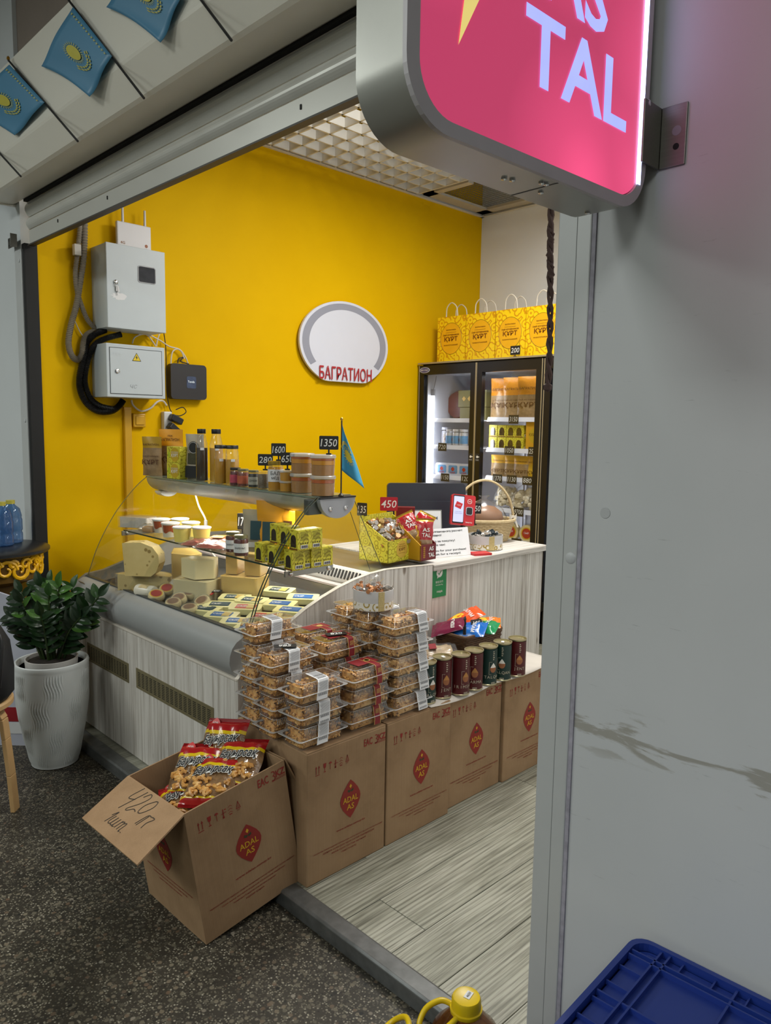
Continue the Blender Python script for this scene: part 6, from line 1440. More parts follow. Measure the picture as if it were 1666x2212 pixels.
# spacers, white board cut flat at the foot, grey arc band, inner white panel
MB().bb((-.02, -.2, -.1), (0, -.17, .1)).bb((-.02, .17, -.1), (0, .2, .1)).build('spacer_frame', black, lg)
MB().prism(trunc(1, -.262), 0, .018, 0).build('board', M('sign_white', C(216, 218, 230), .35, var=.02), lg, bev=.002)
b = MB(); n = 60; a0, a1 = -.62, PI+.62
for k in range(n):
    q0, q1 = a0+(a1-a0)*k/n, a0+(a1-a0)*(k+1)/n
    e = lambda a, f: (.0186, ry*f*math.cos(a), max(-.255, rz*f*math.sin(a)))
    b.add([e(q0, .80), e(q0, .945), e(q1, .945), e(q1, .80)], [(0, 1, 2, 3)])
b.build('grey_arc', M('sign_grey', C(150, 152, 166), .4, var=.02), lg)
rd_ = MB().text('БАГРАТИОН', (.020, .0, -.205), (0, 1, 0), (0, 0, 1), w=.49, h=.092, bold=.012, eps=.006); rd_.build('lettering', M('sign_red', C(176, 44, 52), .4, var=.03), lg)
# electric panel
grey_box = M('panel_grey', C(188, 196, 200), .4, var=.03); lockm = chrome
ep = thing('electrical_panel', 'tall grey electrical panel with a meter window and keys in the lock', 'electrical panel', (XW, 1.905, 2.045))
MB().bb((0, -.165, 0), (.172, .165, .430)).build('cabinet', grey_box, ep, bev=.003)
d = MB().bb((.173, -.166, -.002), (.190, .166, .432)).build('door', grey_box, ep, bev=.003)
wn = MB().prism(rrect(.104, .090, .012, 4, .058, .296), .190, .192, 0).build('meter_window', M('window_frame', C(150, 152, 154), .25, metal=.5), d)
MB().prism(rrect(.094, .080, .008, 4, .058, .296), .1915, .1925, 0).build('window_pane', M('meter_dark', C(56, 58, 64), .1, var=.4, vs=40), d)
MB().lathe([(.011, 0), (.011, .006), (.007, .009), (0, .009)], 16).build('lock', lockm, d, loc=(.190, -.118, .235), rot=(0, PI/2, 0))
b = MB().tube([(.196+.0, -.118+.010*math.sin(2*PI*k/12), .222+.012*math.cos(2*PI*k/12)) for k in range(12)], .0012, 5, closed=True).box((.197, -.114, .203), (.002, .012, .030)).box((.199, -.108, .200), (.002, .010, .030), rot=(.2, 0, 0)).box((.197, -.111, .180), (.0015, .004, .022)); b.build('keys', lockm, d)
rn = random.Random(5); n = 22
b = MB().add([(.1906, -.100+.036*(1+.25*math.sin(3*k)+.2*rn.random())*math.cos(2*PI*k/n), .165+.014*(1+.5*rn.random())*math.sin(2*PI*k/n)) for k in range(n)], [tuple(range(n))]); b.build('torn_sticker', paper, d)
e2 = thing('distribution_box', 'low grey distribution box with a yellow lightning warning triangle', 'electrical panel', (XW, 1.895, 1.682))
MB().bb((0, -.167, 0), (.186, .167, .281)).build('cabinet', grey_box, e2, bev=.003)
d = MB().bb((.1862, -.148, .020), (.1885, .146, .258)).build('door', grey_box, e2, bev=.001)
MB().tube([(.1868, y, z) for y, z in ((-.150, .018), (.148, .018), (.148, .260), (-.150, .260))], .0018, 4, closed=True).build('door_gap', M('gap_dark', C(90, 94, 96), .6), e2)
MB().lathe([(.012, 0), (.012, .004), (.008, .006), (0, .006)], 16).build('lock', lockm, d, loc=(.1885, -.110, .137), rot=(0, PI/2, 0))
MB().add([(.1890, -.026, .196), (.1890, .026, .196), (.1890, 0, .241)], [(0, 1, 2)]).build('warning_border', ink, d)
MB().add([(.1895, -.021, .199), (.1895, .021, .199), (.1895, 0, .236)], [(0, 1, 2)]).build('warning_triangle', M('warn_yellow', C(226, 196, 20), .4), d)
MB().add([(.1899, .002, .229), (.1899, -.007, .213), (.1899, -.001, .214), (.1899, -.004, .202), (.1899, .007, .217), (.1899, .001, .217)], [(0, 1, 2, 3, 4, 5)]).build('lightning_print', ink, d)
MB().text('EKT', (.1886, -.104, .225), (0, 1, 0), (0, 0, 1), w=.042, h=.014).build('raised_lettering', M('panel_pale', C(200, 208, 212), .4), d)
MB().text('чс', (.1886, -.02, .060), (0, 1, 0), (0, 0, 1), w=.04, h=.02, bold=-.01, shear=.3).build('scribble_lettering', M('pencil', C(140, 146, 150), .6), d)
rt = thing('wifi_router', 'white router with two antennas standing on the tall panel', 'router', (XW+.06, 1.955, 2.4775))
MB().bb((-.012, -.098, 0), (.012, .098, .150)).build('housing', M('router_white', C(212, 210, 212), .4, var=.03), rt, bev=.005)
for y in (-.058, .070):
    MB().tube([(-.004, y, .14), (-.004, y, .235)], [.0075, .006], 10).build('antenna', M('router_white'), rt)
MB().text('4G', (.0122, -.068, .040), (0, 1, 0), (0, 0, 1), w=.026, h=.014, bold=.02).build('lettering', M('router_orange', C(140, 96, 60), .5), rt)
MB().lathe([(.009, 0), (.009, .0008), (0, .0008)], 14).build('brand_spot', M('router_rust', C(150, 84, 40), .5), rt, loc=(.0122, .068, .042), rot=(0, PI/2, 0))
MB().text('beeline', (.0122, .068, .026), (0, 1, 0), (0, 0, 1), w=.022, h=.005).build('brand_lettering', ink, rt)
tv = thing('modem_box', 'square black network box with a small lit badge beside the grey panels', 'network box', (XW, 2.287, 1.690), (0, 0, 0))
MB().prism(rrect(.235, .205, .022, 5, 0, .1025), .006, .052, 0).build('housing', M('modem_black', C(40, 37, 38), .45, var=.06), tv, bev=.006)
bd = MB().prism(rrect(.062, .070, .010, 4, .015, .100), .052, .0535, 0).build('badge', M('badge_glow', C(70, 82, 110), .12, var=.6, vs=30), tv)
MB().text('Tenda', (.0537, .013, .104), (0, 1, 0), (0, 0, 1), w=.044, h=.013, bold=.0).build('lettering', M('badge_white', C(220, 230, 235), .4, emit=.5), bd)
wires = M('wire_white', C(206, 198, 186), .5); wireb = M('wire_black', C(26, 24, 24), .5)
def wpath(pts, x=-4.02): return smooth_path([at(a, b_, 0, x) for a, b_ in pts], 5)
def corr(pts, r, x): # corrugated hose: ringed radius along the path
    P = smooth_path([at(a, b_, 0, x+(c if len(q) > 2 else 0)) for q in pts for a, b_, c in [(q[0], q[1], q[2] if len(q) > 2 else 0)]], 22)
    return P, [r*(1+.13*(1 if i % 2 else -1)) for i in range(len(P))]
grey_c = M('conduit_grey', C(138, 130, 116), .45, var=.15); black_c = M('conduit_black', C(30, 29, 29), .42, var=.2)
for nm, pts, r, mt, lb in (
    ('conduit', [(184, 380), (183, 482), (181, 550), (173, 610), (165, 660), (154, 700), (148, 740), (155, 768), (168, 777), (177, 765), (181, 738), (190, 722), (212, 714)], .0155, grey_c, 'thick grey corrugated conduit looping beside the tall panel'),
    ('conduit', [(174, 380), (173, 482), (168, 540), (163, 590), (167, 630), (178, 665), (190, 692), (206, 710)], .0125, grey_c, 'thinner grey corrugated conduit crossing the thick one'),
    ('conduit', [(228, 712, .03), (205, 722, .03), (188, 740), (180, 775), (172, 815), (174, 845), (188, 872), (212, 888), (240, 888), (258, 876), (266, 864)], .0165, black_c, 'outer black corrugated conduit curving below the panels'),
    ('conduit', [(262, 722, .06), (232, 730, .05), (208, 742, .03), (194, 765), (185, 800), (184, 830), (194, 858), (214, 876), (246, 884)], .0150, black_c, 'inner black corrugated conduit under the distribution box')):
    P, R = corr(pts, r, -4.035); o = MB().tube(P, R, 10).build(nm, mt); tag(o, lb, 'conduit', 'corrugated conduits on the yellow wall')
o = MB().box(at(166, 540, 0, -4.015), (.03, .034, .055)).build('tape_wrap', M('tape_pale', C(190, 186, 176), .5)); tag(o, 'pale tape wrapped round the grey conduit', 'tape')
for nm, pts, r, mt, lb in (
    ('cable', [(300, 722), (318, 722), (345, 735), (365, 748), (388, 755), (400, 770), (406, 785)], .004, wires, 'white cable from the tall panel to the black network box'),
    ('cable', [(286, 742), (292, 728), (315, 722), (330, 738), (336, 748)], .004, wires, 'white cable bridging the two grey panels'),
    ('cable', [(345, 720), (340, 735), (338, 748)], .004, wires, 'short white cable down to the distribution box'),
    ('cable', [(354, 720), (358, 750), (359, 800), (361, 850), (366, 880), (371, 890)], .0028, wireb, 'thin black cable along the panel side'),
    ('cable', [(369, 786), (372, 762), (382, 754), (392, 760), (398, 775)], .004, wires, 'white cable loop above the black network box'),
    ('cable', [(384, 784), (386, 775), (396, 772), (390, 780), (400, 784), (408, 786)], .0035, wireb, 'black cable knot on top of the network box'),
    ('cable', [(284, 864), (288, 876), (305, 888), (325, 882), (340, 868), (352, 866), (360, 876)], .0055, wires, 'thick white cable sagging to the socket strip'),
    ('cable', [(162, 694), (172, 715), (185, 734)], .003, wires, 'short white cable by the grey conduit')):
    o = MB().tube(wpath(pts, -4.045), r, 7).build(nm, mt); tag(o, lb, 'cable')
yt = M('yellow_plastic', C(206, 156, 14), .4, var=.05)
tk = thing('cable_trunking', 'yellow-painted cable trunking running down the wall', 'cable trunking', (XW, 1.917, .06)); MB().bb((0, -.022, 0), (.022, .022, 1.575)).build('channel', yt, tk, bev=.002); MB().bb((.022, -.020, 0), (.025, .020, 1.56)).build('cover', yt, tk, bev=.001)
sw = thing('light_switch', 'yellow light switch beside the trunking', 'light switch', (XW, 1.985, 1.522)); MB().bb((0, -.038, 0), (.028, .038, .078)).build('plate', yt, sw, bev=.006); MB().bb((.028, -.026, .014), (.034, .026, .064)).build('rocker', yt, sw, bev=.003)
ss = thing('socket_strip', 'white socket strip with black adapters on the wall', 'socket strip', (XW, 2.155, 1.40)); MB().bb((0, -.026, 0), (.04, .026, .215)).build('strip', M('strip_white', C(212, 212, 208), .4), ss, bev=.006)
for dy, z, a in ((.035, .17, -.45), (.02, .115, -.7)):
    MB().box((.065, dy, z), (.05, .075, .038), rot=(a, 0, 0)).build('adapter', black, ss, bev=.006)
P = smooth_path([at(a, b_, 0, -4.0) for a, b_ in ((380, 885), (395, 880), (402, 890), (390, 898), (378, 897))], 6)
o = MB().tube(P, .003, 6).build('cable', wireb); tag(o, 'small black cable loop at the socket adapters', 'cable')
# ================================================================ LEFT OF THE DOORWAY
pl = thing('planter', 'tall tapered white planter with wavy relief beside the display case', 'planter', (-3.385, 1.215, 0))
def relief(a, z):
    m = max(0, min(1, .22+1.5*math.sin(6*a+.5*math.sin(20*z))*math.sin(24*z+1.5)))
    return 1+.019*m*math.sin(84*(a+.045*math.sin(48*z)))
prof = [(.088, 0), (.100, .004)]+[(.100+.056*math.sin(PI/2*min(1, k/54))**.9, .008+.452*k/60) for k in range(61)]+[(.158, .470), (.155, .480), (.146, .481), (.138, .470), (.134, .40), (0, .40)]
MB().lathe(prof, 560, bulge=lambda a, z: relief(a, z) if .02 < z < .44 else 1).build('shell', M('planter_white', C(214, 218, 218), .4, var=.03), pl)
MB().lathe([(.110, .456), (.1375, .456)], 40, smooth=False).build('liner_gap', M('liner_dark', C(26, 26, 28), .8), pl)
MB().lathe([(.105, .402), (.112, .492), (.106, .492), (.100, .47), (0, .47)], 40).build('inner_pot', M('pot_pale', C(196, 192, 188), .5), pl)
MB().lathe([(.100, .478), (.06, .486), (0, .484)], 24).build('soil', M('soil', C(34, 26, 20), .9, var=.5, vs=60, bump=.8), pl)
pt_ = thing('zz_plant', 'dark green glossy-leaved plant in the white planter', 'plant', (-3.385, 1.215, .485))
leaf_m = []
for k, c_ in enumerate((C(28, 52, 24), C(40, 74, 28), C(66, 104, 40), C(22, 42, 22))): leaf_m.append(M('leaf_%d' % k, c_, .34, var=.25, vs=30, spec=.5))
def leaf_mesh(mat):
    b = MB(); n = 8
    def fn(u, v): w_ = .026*math.sin(PI*min(1, u*.97+.03))**.75*(1-.25*u); return (.088*u, (v-.5)*2*w_, -.010*u*u+.010*abs(v-.5)*2*math.sin(PI*u))
    b.grid(fn, n, 4); return b.mesh('leaf', mat)
LM = [leaf_mesh(m) for m in leaf_m]
rn = random.Random(21)
stems = [(-.135, .02, .30, 0), (-.10, -.05, .27, 3), (-.055, .03, .325, 0), (-.02, .06, .335, 1), (.02, -.05, .30, 1), (.045, .0, .33, 2), (.075, .07, .31, 1), (.11, .02, .24, 0), (.215, .02, .285, 0), (.15, -.03, .20, 3), (-.15, -.03, .20, 3), (.0, -.09, .22, 0)]
U = Vector((CR.x, CR.y, 0)).normalized(); V = Vector((-U.y, U.x, 0))
for i, (du, dv, h, mi) in enumerate(stems):
    top = U*du+V*dv+Vector((0, 0, h)); base = U*(du*.25)+V*(dv*.3); mid_ = (base*.55+top*.45)+Vector((0, 0, .035))
    P = smooth_path([base, mid_, top], 8); st = MB().tube(P, [.007-.004*k/(len(P)-1) for k in range(len(P))], 6).build('stem', M('stem_green', C(44, 62, 26), .4), pt_)
    nl = 15
    for k in range(nl):
        t_ = .22+.78*k/(nl-1); p = P[min(len(P)-1, int(t_*(len(P)-1)))]; d_ = (P[min(len(P)-1, int(t_*(len(P)-1))+1)]-P[max(0, int(t_*(len(P)-1))-1)]).normalized()
        side = d_.cross(V+U*rn.uniform(-.3, .3)).normalized()*(1 if k % 2 else -1)
        if k == nl-1: side = d_*1.0
        xax = (side*.9+d_*.55+V*rn.uniform(-.35, .15)).normalized(); zax = (-V*.8+Vector((0, 0, .6))+U*rn.uniform(-.3, .3)); zax = (zax-xax*zax.dot(xax)).normalized(); yax = zax.cross(xax)
        sc = rn.uniform(.82, 1.12)*(.8 if k > 11 else 1)
        m4 = Matrix(((xax.x, yax.x, zax.x, p.x), (xax.y, yax.y, zax.y, p.y), (xax.z, yax.z, zax.z, p.z), (0, 0, 0, 1))) @ Matrix.Scale(sc, 4)
        o = put('leaf', LM[mi if rn.random() < .7 else rn.randrange(4)], st); o.matrix_local = m4
# stool with a black bag on it
stc = Vector((-3.17, .80, 0)); wood = M('birch', C(196, 158, 108), .45, var=.15, vs=20)
stl = thing('wooden_stool', 'round birch stool at the left edge with a bag on it', 'stool', stc)
MB().lathe([(0, .425), (.165, .425), (.175, .432), (.175, .448), (.168, .455), (0, .455)], 36).build('seat', wood, stl)
for k in range(4):
    a = .80+k*PI/2; c_, s_ = math.cos(a), math.sin(a)
    path = [(.05, .415), (.10, .418), (.135, .408), (.150, .38), (.158, .30), (.172, .15), (.182, .0)]
    b = MB()
    for i in range(len(path)-1):
        (r0, z0_), (r1, z1_) = path[i], path[i+1]; vs = []
        dr, dz_ = r1-r0, z1_-z0_; L_ = math.hypot(dr, dz_); nr, nz = -dz_/L_, dr/L_
        for (r, z) in ((r0, z0_), (r1, z1_)):
            for tt, ww in ((-.009, -.022), (-.009, .022), (.009, .022), (.009, -.022)):
                rr, zz_ = r+nr*tt, z+nz*tt; vs.append((rr*c_-ww*s_, rr*s_+ww*c_, max(0.0, zz_)))
        b.add(vs, [(0, 1, 2, 3), (7, 6, 5, 4), (0, 4, 5, 1), (1, 5, 6, 2), (2, 6, 7, 3), (3, 7, 4, 0)])
    b.build('leg', wood, stl, bev=.003)
bgp = thing('black_bag', 'black drawstring bag resting on the birch stool', 'bag', stc+Vector((.035, .035, .4555)))
MB().lathe([(0, 0), (.11, .0), (.135, .03), (.14, .12), (.125, .22), (.09, .29), (.05, .33), (.06, .36), (0, .35)], 28, bulge=lambda a, z: 1+.05*math.sin(3*a+9*z)+.03*math.sin(7*a-14*z)).build('bag', M('bag_black', C(20, 20, 24), .6, var=.3, vs=12), bgp)
MB().tube(smooth_path([(.06, .02, .33), (.12, .06, .27), (.145, .05, .16), (.15, .04, .08)], 6), .006, 7).build('strap', black, bgp)
MB().lathe([(.054, .326), (.058, .336), (.054, .346)], 20).build('trim_band', M('bag_mustard', C(120, 96, 30), .6), bgp)
# round table with ornamented drum, water bottles
tc = at(97, 1184, 2, .93)-U*.27
tb = thing('round_table', 'black round table on a drum with yellow scroll ornament', 'table', (tc.x, tc.y, 0))
MB().lathe([(0, .905), (.262, .905), (.27, .912), (.27, .924), (.262, .930), (0, .930)], 56).build('top', M('table_black', C(30, 32, 36), .3, var=.1), tb)
MB().lathe([(.160, .012), (.160, .755), (.225, .785), (.225, .90), (0, .90)], 48).build('drum', M('drum_amber', C(96, 70, 26), .3, var=.4, vs=16), tb)
b = MB(); rn = random.Random(3)
for k in range(10):
    a0 = 2*PI*k/10
    for (da, dz_, rr, turns) in ((0, .845, .050, 1.2), (.28, .838, .045, -1.2), (.14, .870, .022, 1.2), (.42, .865, .03, 1)):
        P = []
        for q in range(15):
            w_ = q/14; r_ = rr*(1-.8*w_); ph = turns*2*PI*w_; P.append(((.229)*math.cos(a0+da+r_*math.cos(ph)/.225), (.229)*math.sin(a0+da+r_*math.cos(ph)/.225), dz_+r_*math.sin(ph)))
        b.tube(P, [.011*(1-.5*q/14) for q in range(15)], 6)
b.build('scroll_ornament_pattern', M('scroll_yellow', C(226, 172, 10), .4, var=.05), tb); MB().lathe([(.20, 0), (.20, .012), (0, .012)], 40).build('base', black, tb)
wblue = glassy('water_blue', (.45, .62, .80, 1), .8, .05, .05, milky=(C(80, 120, 170), .35))
for i, (px, py) in enumerate(((6, 1178), (26, 1172))):
    P = at(px, py, 2, .931)+U*(-.0); t = thing('water_bottle', 'large blue water bottle on the black table, %s' % ('nearer the picture edge', 'nearer the doorway'), 'bottle', (P.x, P.y, .9305), (0, 0, 0), 'blue water bottles on the round table') if False else thing('water_bottle', 'large blue water bottle on the black table, ' + ('nearer the picture edge', 'nearer the doorway')[i], 'bottle', (P.x, P.y, .9305), (0, 0, 0), 'blue water bottles on the round table')
    MB().lathe([(.045, 0), (.052, .006), (.052, .05), (.048, .06), (.052, .07), (.052, .12), (.048, .13), (.05, .14), (.042, .175), (.020, .195), (.018, .205)], 24, bulge=lambda a, z: 1+.02*math.sin(8*a)).build('bottle', wblue, t)
    MB().lathe([(.021, .200), (.021, .218), (0, .218)], 18).build('cap', M('cap_straw', C(186, 176, 70), .5), t)
Fxy = Vector((CF.x, CF.y, 0)).normalized(); pd = Vector((tc.x, tc.y, 0))-Fxy*.178
dist = (pd-Vector((0, 0, 0))).dot(Fxy); ur = at(84, 1400, 2, 0.0); ur = Vector((ur.x, ur.y, 0)); ur = ur*(dist/ur.dot(Fxy))
pc = ur-U*.29
pn = thing('leaning_panel', 'pale rounded board with a red foot stripe behind the planter', 'board', (pc.x, pc.y, 0), (0, 0, math.atan2(U.y, U.x)))
b = MB().prism([(-.30, 0), (.28, 0), (.28, .52), (.27, .61), (.235, .68), (.17, .73), (.08, .76), (-.03, .772), (-.15, .765), (-.3, .72)], -.006, .006, 1); b.build('board', M('board_lilac', C(188, 190, 204), .5, var=.06), pn, bev=.003)
MB().bb((-.29, -.008, .12), (.275, -.0062, .19)).build('red_stripe', M('stripe_red', C(150, 26, 36), .5), pn)
MB().bb((-.29, -.008, .06), (.275, -.0062, .115)).build('white_stripe', paper, pn)
# ================================================================ ILLUMINATED BLADE SIGN
sg = thing('illuminated_sign', 'pink illuminated blade sign with white lettering on the facade', 'lightbox sign', (-.712, 1.37, 2.3), (0, 0, math.radians(-1.6)))
# local frame: y runs towards the hall, face towards +x
YA, YZ, ZA, ZZ = -.635, -.012, -.348, .42
def rr2(y0, y1, z0, z1, r): return [(y, z) for y, z in rrect(y1-y0, z1-z0, r, 10, (y0+y1)/2, (z0+z1)/2)]
alu_s = 'brushed_steel'
b = MB(); outer = rr2(YA, YZ, ZA, ZZ, .085)
b.prism(outer, -.098, -.004, 0, smooth=True); b.build('casing', M('sign_steel', C(176, 176, 170), .34, metal=.6, var=.06), sg)
MB().prism(rr2(YA+.022, YZ-.020, ZA+.020, ZZ-.02, .07), -.0045, .002, 0).build('face', 'sign_face_red', sg)
o_, i_ = rr2(YA, YZ, ZA, ZZ, .085), rr2(YA+.024, YZ-.016, ZA+.020, ZZ-.02, .068); n = len(o_)
b = MB().add([(.004, y, z) for y, z in o_]+[(.004, y, z) for y, z in i_]+[(-.004, y, z) for y, z in o_]+[(-.002, y, z) for y, z in i_], [(k, (k+1) % n, n+(k+1) % n, n+k) for k in range(n)]+[(2*n+k, 2*n+(k+1) % n, (k+1) % n, k) for k in range(n)]+[(n+k, n+(k+1) % n, 3*n+(k+1) % n, 3*n+k) for k in range(n)])
b.build('front_rim', M('rim_grey', C(196, 192, 196), .45, metal=.1), sg)
MB().bb((.0025, YZ-.030, ZA+.05), (.005, YZ-.018, ZZ-.05)).build('light_gap', M('led_gap', C(190, 200, 255), .4, emit=5), sg)
Msg = (Matrix.Translation(sg.location) @ Euler(sg.rotation_euler).to_matrix().to_4x4()).inverted()
def sp_(px, py):
    d = CR*((px-833)/FPX) - CU*((py-1106)/FPX) + CF; o = Msg @ CP; dl = Msg.to_3x3() @ d; t = (.003-o.x)/dl.x; return o+dl*t
lit = M('letter_lit', C(160, 170, 250), .4, emit=1.15); lity = M('tip_lit', C(226, 206, 120), .4, emit=.85)
tl_, tb_, lr_ = sp_(1137, 15), sp_(1172, 190), sp_(1352, 275)
tt_ = sp_(1165, 18)
zb, zt = (sp_(1172, 192).z+sp_(1345, 283).z)/2, (sp_(1145, 5).z+sp_(1190, 40).z)/2
b = MB().text('TAL', (.003, (tl_.y+lr_.y)/2, (zb+zt)/2), (0, 1, 0), (0, 0, 1), w=lr_.y-tl_.y, h=zt-zb, bold=.02); b.build('lettering', lit, sg)
sz = sp_(1270, 57).z; hh = zt-zb
MB().text('AS', (.003, (tl_.y+lr_.y)/2-.018, sz+hh/2), (0, 1, 0), (0, 0, 1), w=(lr_.y-tl_.y)*.62, h=hh, bold=.02).build('lettering', lit, sg)
e0, e1, e2_ = sp_(990, 97), sp_(1036, -2), sp_(1003, -2)
MB().add([(.0035, e0.y, e0.z), (.0035, e1.y, e1.z), (.0035, e1.y+.045, e1.z+.10), (.0035, e2_.y+.03, e2_.z+.11), (.0035, e2_.y, e2_.z)], [(0, 1, 2, 3, 4)]).build('wheat_print', lity, sg)
for y, x in ((-.36, -.05), (-.345, -.045), (-.30, -.02), (-.29, -.018), (-.26, -.05), (-.10, -.06)):
    MB().lathe([(.005, 0), (.005, .003), (0, .005)], 10).build('screw', chrome, sg, loc=(x, y, ZA), rot=(PI, 0, 0))
MB().lathe([(.007, 0), (.007, .008), (0, .010)], 12).build('bolt', chrome, sg, loc=(.003, YZ-.012, -.155), rot=(0, PI/2, 0))
MB().bb((-.099, -.28, ZA-.0006), (-.003, -.277, ZA)).build('seam', M('seam_dark', C(70, 70, 72), .5), sg)
bk_ = tag(MB().bb((-.705, 1.33, 2.04), (-.701, 1.399, 2.15)).bb((-.701, 1.395, 2.04), (-.652, 1.399, 2.15)).build('wall_bracket', 'steel_dark', bev=.001), 'steel angle bracket fixing the pink sign to the wall', 'bracket')
for z, r in ((2.103, .009), (2.075, .006)): MB().lathe([(r, 0), (0, .0006)], 12).build('hole', M('hole_dark') if r < .008 else M('hole_pale', C(150, 146, 156), .5), bk_, loc=(-.670, 1.3946, z), rot=(PI/2, 0, 0))
# hanging pull cord of the shutter
rp = thing('pull_rope', 'brown knotted rope hanging from the shutter by the doorway post', 'rope', at(1187, 455, 1, 1.45)); rp.location = Vector((at(1187, 455, 1, 1.45).x, 1.45, 2.424))
zb_ = at(1183, 842, 1, 1.45).z-2.424; rm_ = M('rope_brown', C(82, 62, 58), .85, var=.35, vs=90)
def braid(z0, z1, x0, x1, r, off, turns):
    n_ = 70; out = []
    for s in (0, 1):
        P = []
        for k in range(n_+1):
            t_ = k/n_; a = turns*2*PI*t_+s*PI; P.append((x0+(x1-x0)*t_+off*math.cos(a)+.003*math.sin(9*t_), off*math.sin(a), z0+(z1-z0)*t_))
        out.append((P, [r*(1+.25*math.sin(k*1.9+s)) for k in range(n_+1)]))
    return out
x_b = at(1183, 842, 1, 1.45).x-rp.location.x
for P, R in braid(0, zb_, .0, x_b, .0045, .0042, 11): MB().tube(P, R, 6).build('strand', rm_, rp)
for P, R in braid(-.43, -.545, .004, .010, .0035, .0035, 4): MB().tube(P, R, 6).build('loose_end_strand', rm_, rp)
MB().lathe([(0, -.012), (.009, -.006), (.010, .004), (0, .012)], 10, c=(x_b, 0, zb_+.006)).build('end_knot', rm_, rp)
# ================================================================ BLUE CRATE, OIL BOTTLES
cr = thing('plastic_crate', 'upturned blue plastic crate against the grey wall', 'crate', (-.640, 1.358, 0), (0, 0, math.radians(2.5)))
CZ = .535; CX, CY = .62, .42; cb_ = M('crate_blue', C(34, 58, 142), .38, var=.12, vs=6)
# local: x to the right, y negative towards the hall
out_ = rrect(CX, CY*1.45, .035, 5, CX/2, -CY*1.45/2); n = len(out_); low = rrect(CX+.03, CY*1.45+.03, .04, 5, CX/2, -CY*1.45/2)
b = MB().add([(x, y, CZ) for x, y in out_]+[(x, y, 0.0) for x, y in low], [(n+k, n+(k+1) % n, (k+1) % n, k) for k in range(n)]); b.build('sides', cb_, cr)
MB().prism(rrect(CX-.03, CY*1.45-.03, .03, 5, CX/2, -CY*1.45/2), CZ-.02, CZ-.014, 2).build('base_panel', cb_, cr)
inn_ = rrect(CX-.022, CY*1.45-.022, .03, 5, CX/2, -CY*1.45/2)
b = MB().add([(x, y, CZ) for x, y in out_]+[(x, y, CZ) for x, y in inn_]+[(x, y, CZ-.016) for x, y in inn_], [(k, (k+1) % n, n+(k+1) % n, n+k) for k in range(n)]+[(n+k, n+(k+1) % n, 2*n+(k+1) % n, 2*n+k) for k in range(n)]); b.build('rim', cb_, cr)
LY = CY*1.45
for x in (.058, .075): MB().bb((x-.0018, -LY+.012, CZ-.015), (x+.0018, -.012, CZ-.003)).build('rib', cb_, cr)
for x in (.20, .33, .46): MB().bb((x-.002, -LY+.012, CZ-.015), (x+.002, -.012, CZ-.004)).build('rib', cb_, cr)
for y in (-.045, -.060): MB().bb((.012, y-.0018, CZ-.015), (CX-.012, y+.0018, CZ-.003)).build('rib', cb_, cr)
for y in (-.19, -.32, -.45): MB().bb((.012, y-.002, CZ-.015), (CX-.012, y+.002, CZ-.004)).build('rib', cb_, cr)
for k in range(8): MB().bb((.012, -.10-k*.055, CZ-.015), (.058, -.097-k*.055, CZ-.006)).build('rib', cb_, cr)
for k in range(8): MB().bb((.10+k*.06, -.045, CZ-.015), (.103+k*.06, -.012, CZ-.006)).build('rib', cb_, cr)
for (x, y) in ((.045, -.035), (.05, -.04)): MB().bb((x-.012, y-.014, CZ-.02), (x+.012, y+.012, CZ-.012)).build('corner_boss', cb_, cr, bev=.003)
yb_ = M('cap_yellow', C(216, 184, 16), .35, var=.06); oilb = glassy('oil_bottle_amber', (.75, .50, .25, 1), .8, .05, .06, milky=(C(96, 56, 26), .55))
def oil(P, label, H, rz, lab):
    t = thing('oil_bottle', label, 'bottle', P, (0, 0, rz), 'large oil bottles on the hall floor')
    MB().lathe([(.075, 0), (.085, .008), (.085, H*.55), (.080, H*.62), (.084, H*.66), (.072, H*.76), (.035, H*.88), (.024, H*.90), (.024, H*.93)], 32).build('bottle', oilb, t)
    MB().lathe([(0, .004), (.08, .006), (.08, H*.6), (0, H*.6)], 24).build('oil', M('oil_gold', C(170, 110, 24), .15), t)
    c = MB().lathe([(.034, H*.90), (.035, H*.905), (.035, H*.925), (.032, H*.93), (.0315, H*.985), (.029, H), (.024, H-.002), (0, H-.002)], 40, bulge=lambda a, z: 1+.012*(math.sin(40*a) > 0)).build('cap', yb_, t)
    MB().box((.006, .004, H-.0012), (.022, .014, .0012), rot=(0, 0, .8)).build('price_sticker', paper, c); MB().text('4650', (.006, .004, H-.0004), (math.cos(.8), math.sin(.8), 0), (-math.sin(.8), math.cos(.8), 0), w=.016, h=.006).build('sticker_lettering', ink, c)
    hp = smooth_path([(-.028, .018, H*.915), (-.050, .026, H*.93), (-.085, .020, H*.90), (-.105, .0, H*.83), (-.10, -.02, H*.79), (-.078, -.026, H*.83), (-.05, -.026, H*.87), (-.026, -.018, H*.905)], 5)
    MB().tube(hp, .0062, 9).build('carry_handle', yb_, t)
    return t
p1 = at(1008, 2152, 2, .335); oil((p1.x, p1.y, 0), 'amber oil bottle with a stickered yellow cap at the bottom of the picture', .335, 1.0, True)
Fx = Vector((CF.x, CF.y, 0)).normalized(); p2 = p1-U*.15-Fx*.09; oil((p2.x, p2.y, 0), 'amber oil bottle showing only its yellow handle beside the stickered one', .320, -.775, False)
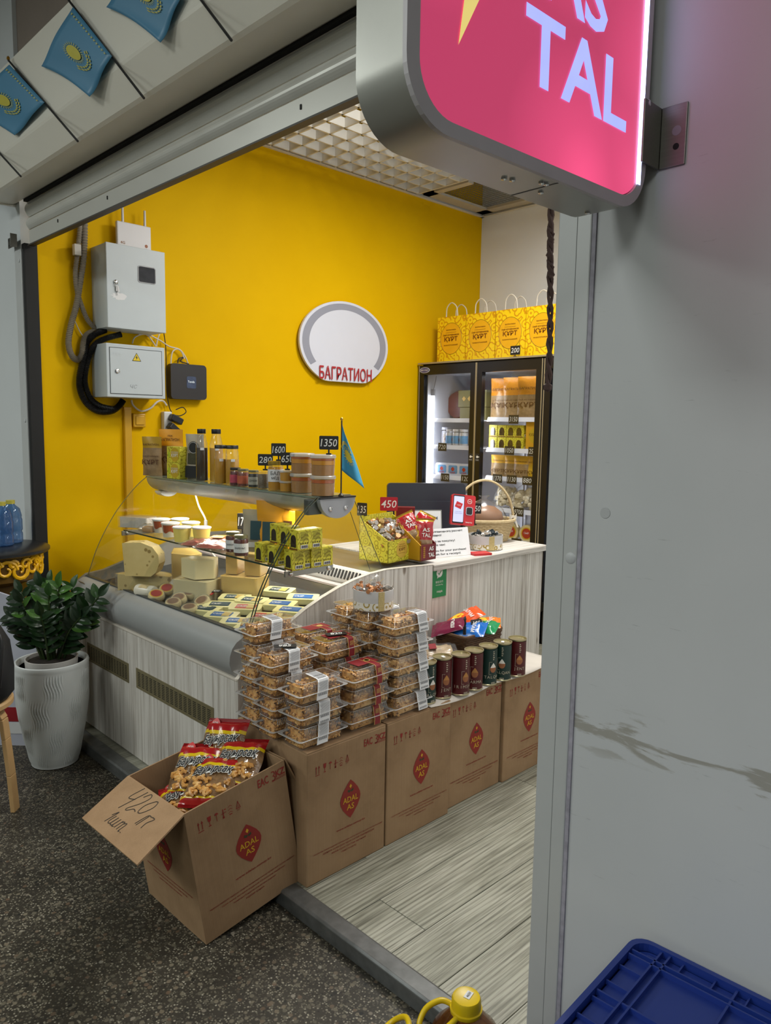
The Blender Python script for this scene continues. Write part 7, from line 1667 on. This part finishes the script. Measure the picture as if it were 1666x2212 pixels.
# ================================================================ FLAGS ON THE HOUSING
fb = M('bunting_blue', C(70, 132, 168), .45, var=.05, vs=5, spec=.6); fgold = M('bunting_gold', C(196, 186, 62), .5); stick = M('stick_black', C(24, 22, 22), .4); tipm = M('tip_gold', C(190, 140, 50), .3, metal=.6)
def bunting(bot, top, quad, label):
    A = at(*bot, 1, 1.187); B = at(*top, 1, 1.187)
    t = thing('stick_flag', label, 'flag', A, (0, 0, 0), 'small sky-blue flags along the shutter housing')
    d = (B-A)
    MB().tube([(0, 0, 0), tuple(d)], .0042, 8).build('stick', stick, t); MB().lathe([(0, -.004), (.007, .004), (.006, .012), (0, .018)], 8, c=tuple(d)).build('tip', tipm, t)
    if quad:
        Q = [at(x, y, 1, 1.180)-A for x, y in quad]   # hoist top, hoist bottom, fly bottom, fly top
        def fn(u, v):
            p = Q[0]*(1-u)*(1-v)+Q[1]*(1-u)*v+Q[2]*u*v+Q[3]*u*(1-v); return tuple(p+Vector((0, -.004-.010*math.sin(PI*u*1.6+v)*u, .012*math.sin(PI*v)*u)))
        cl = MB().grid(fn, 16, 12).build('cloth', fb, t); m_ = cl.modifiers.new('s', 'SOLIDIFY'); m_.thickness = .001
        b = MB(); n = 26; g_ = lambda u, v: Vector(fn(u, v))+Vector((0, -.004, 0))
        rp_ = lambda r, k: g_(.50+r*.62*math.cos(2*PI*k/n), .46+r*math.sin(2*PI*k/n))
        b.add([g_(.5, .46)]+[rp_(.155, k) for k in range(n)], [(0, k+1, (k+1) % n+1) for k in range(n)])
        for k in range(n): b.add([rp_(.175, k+.1), rp_(.175, k+.6), rp_(.235, k+.35)], [(0, 1, 2)])
        for s, l_ in ((.28, .035), (.335, .03)):
            for k in range(2, 11): b.add([rp_(s, k*1.0), rp_(s, k+.7), rp_(s+l_, k+1.0), rp_(s+l_*.8, k+.3)], [(0, 1, 2, 3)])
        for k in range(14): # ornament band along the hoist
            v0 = .05+k*.064; b.add([g_(.05, v0), g_(.09, v0+.01), g_(.05, v0+.045), g_(.065, v0+.02)], [(0, 1, 2, 3)])
        b.build('sun_emblem_print', fgold, t)
bunting((168, 305), (18, 130), ((22, 140), (98, 222), (32, 292), (-78, 238)), 'sky-blue flag on a black stick, lowest on the housing')
bunting((311, 212), (148, 0), ((160, 16), (244, 122), (194, 209), (86, 142)), 'sky-blue flag on a black stick, in the middle of the housing')
bunting((500, 87), (380, -70), ((392, -58), (458, 28), (347, 92), (222, 14)) if False else ((300, -120), (398, -5), (346, 92), (226, 12)), 'sky-blue flag cut by the top of the picture') if False else None
bunting((500, 87), (345, -120), ((322, -112), (396, -8), (347, 92), (226, 14)), 'sky-blue flag highest on the housing, cut by the picture top')
bunting((45, 381), (-70, 255), ((-64, 262), (-8, 330), (-60, 400), (-160, 345)), 'sky-blue flag showing only its black stick at the picture edge')
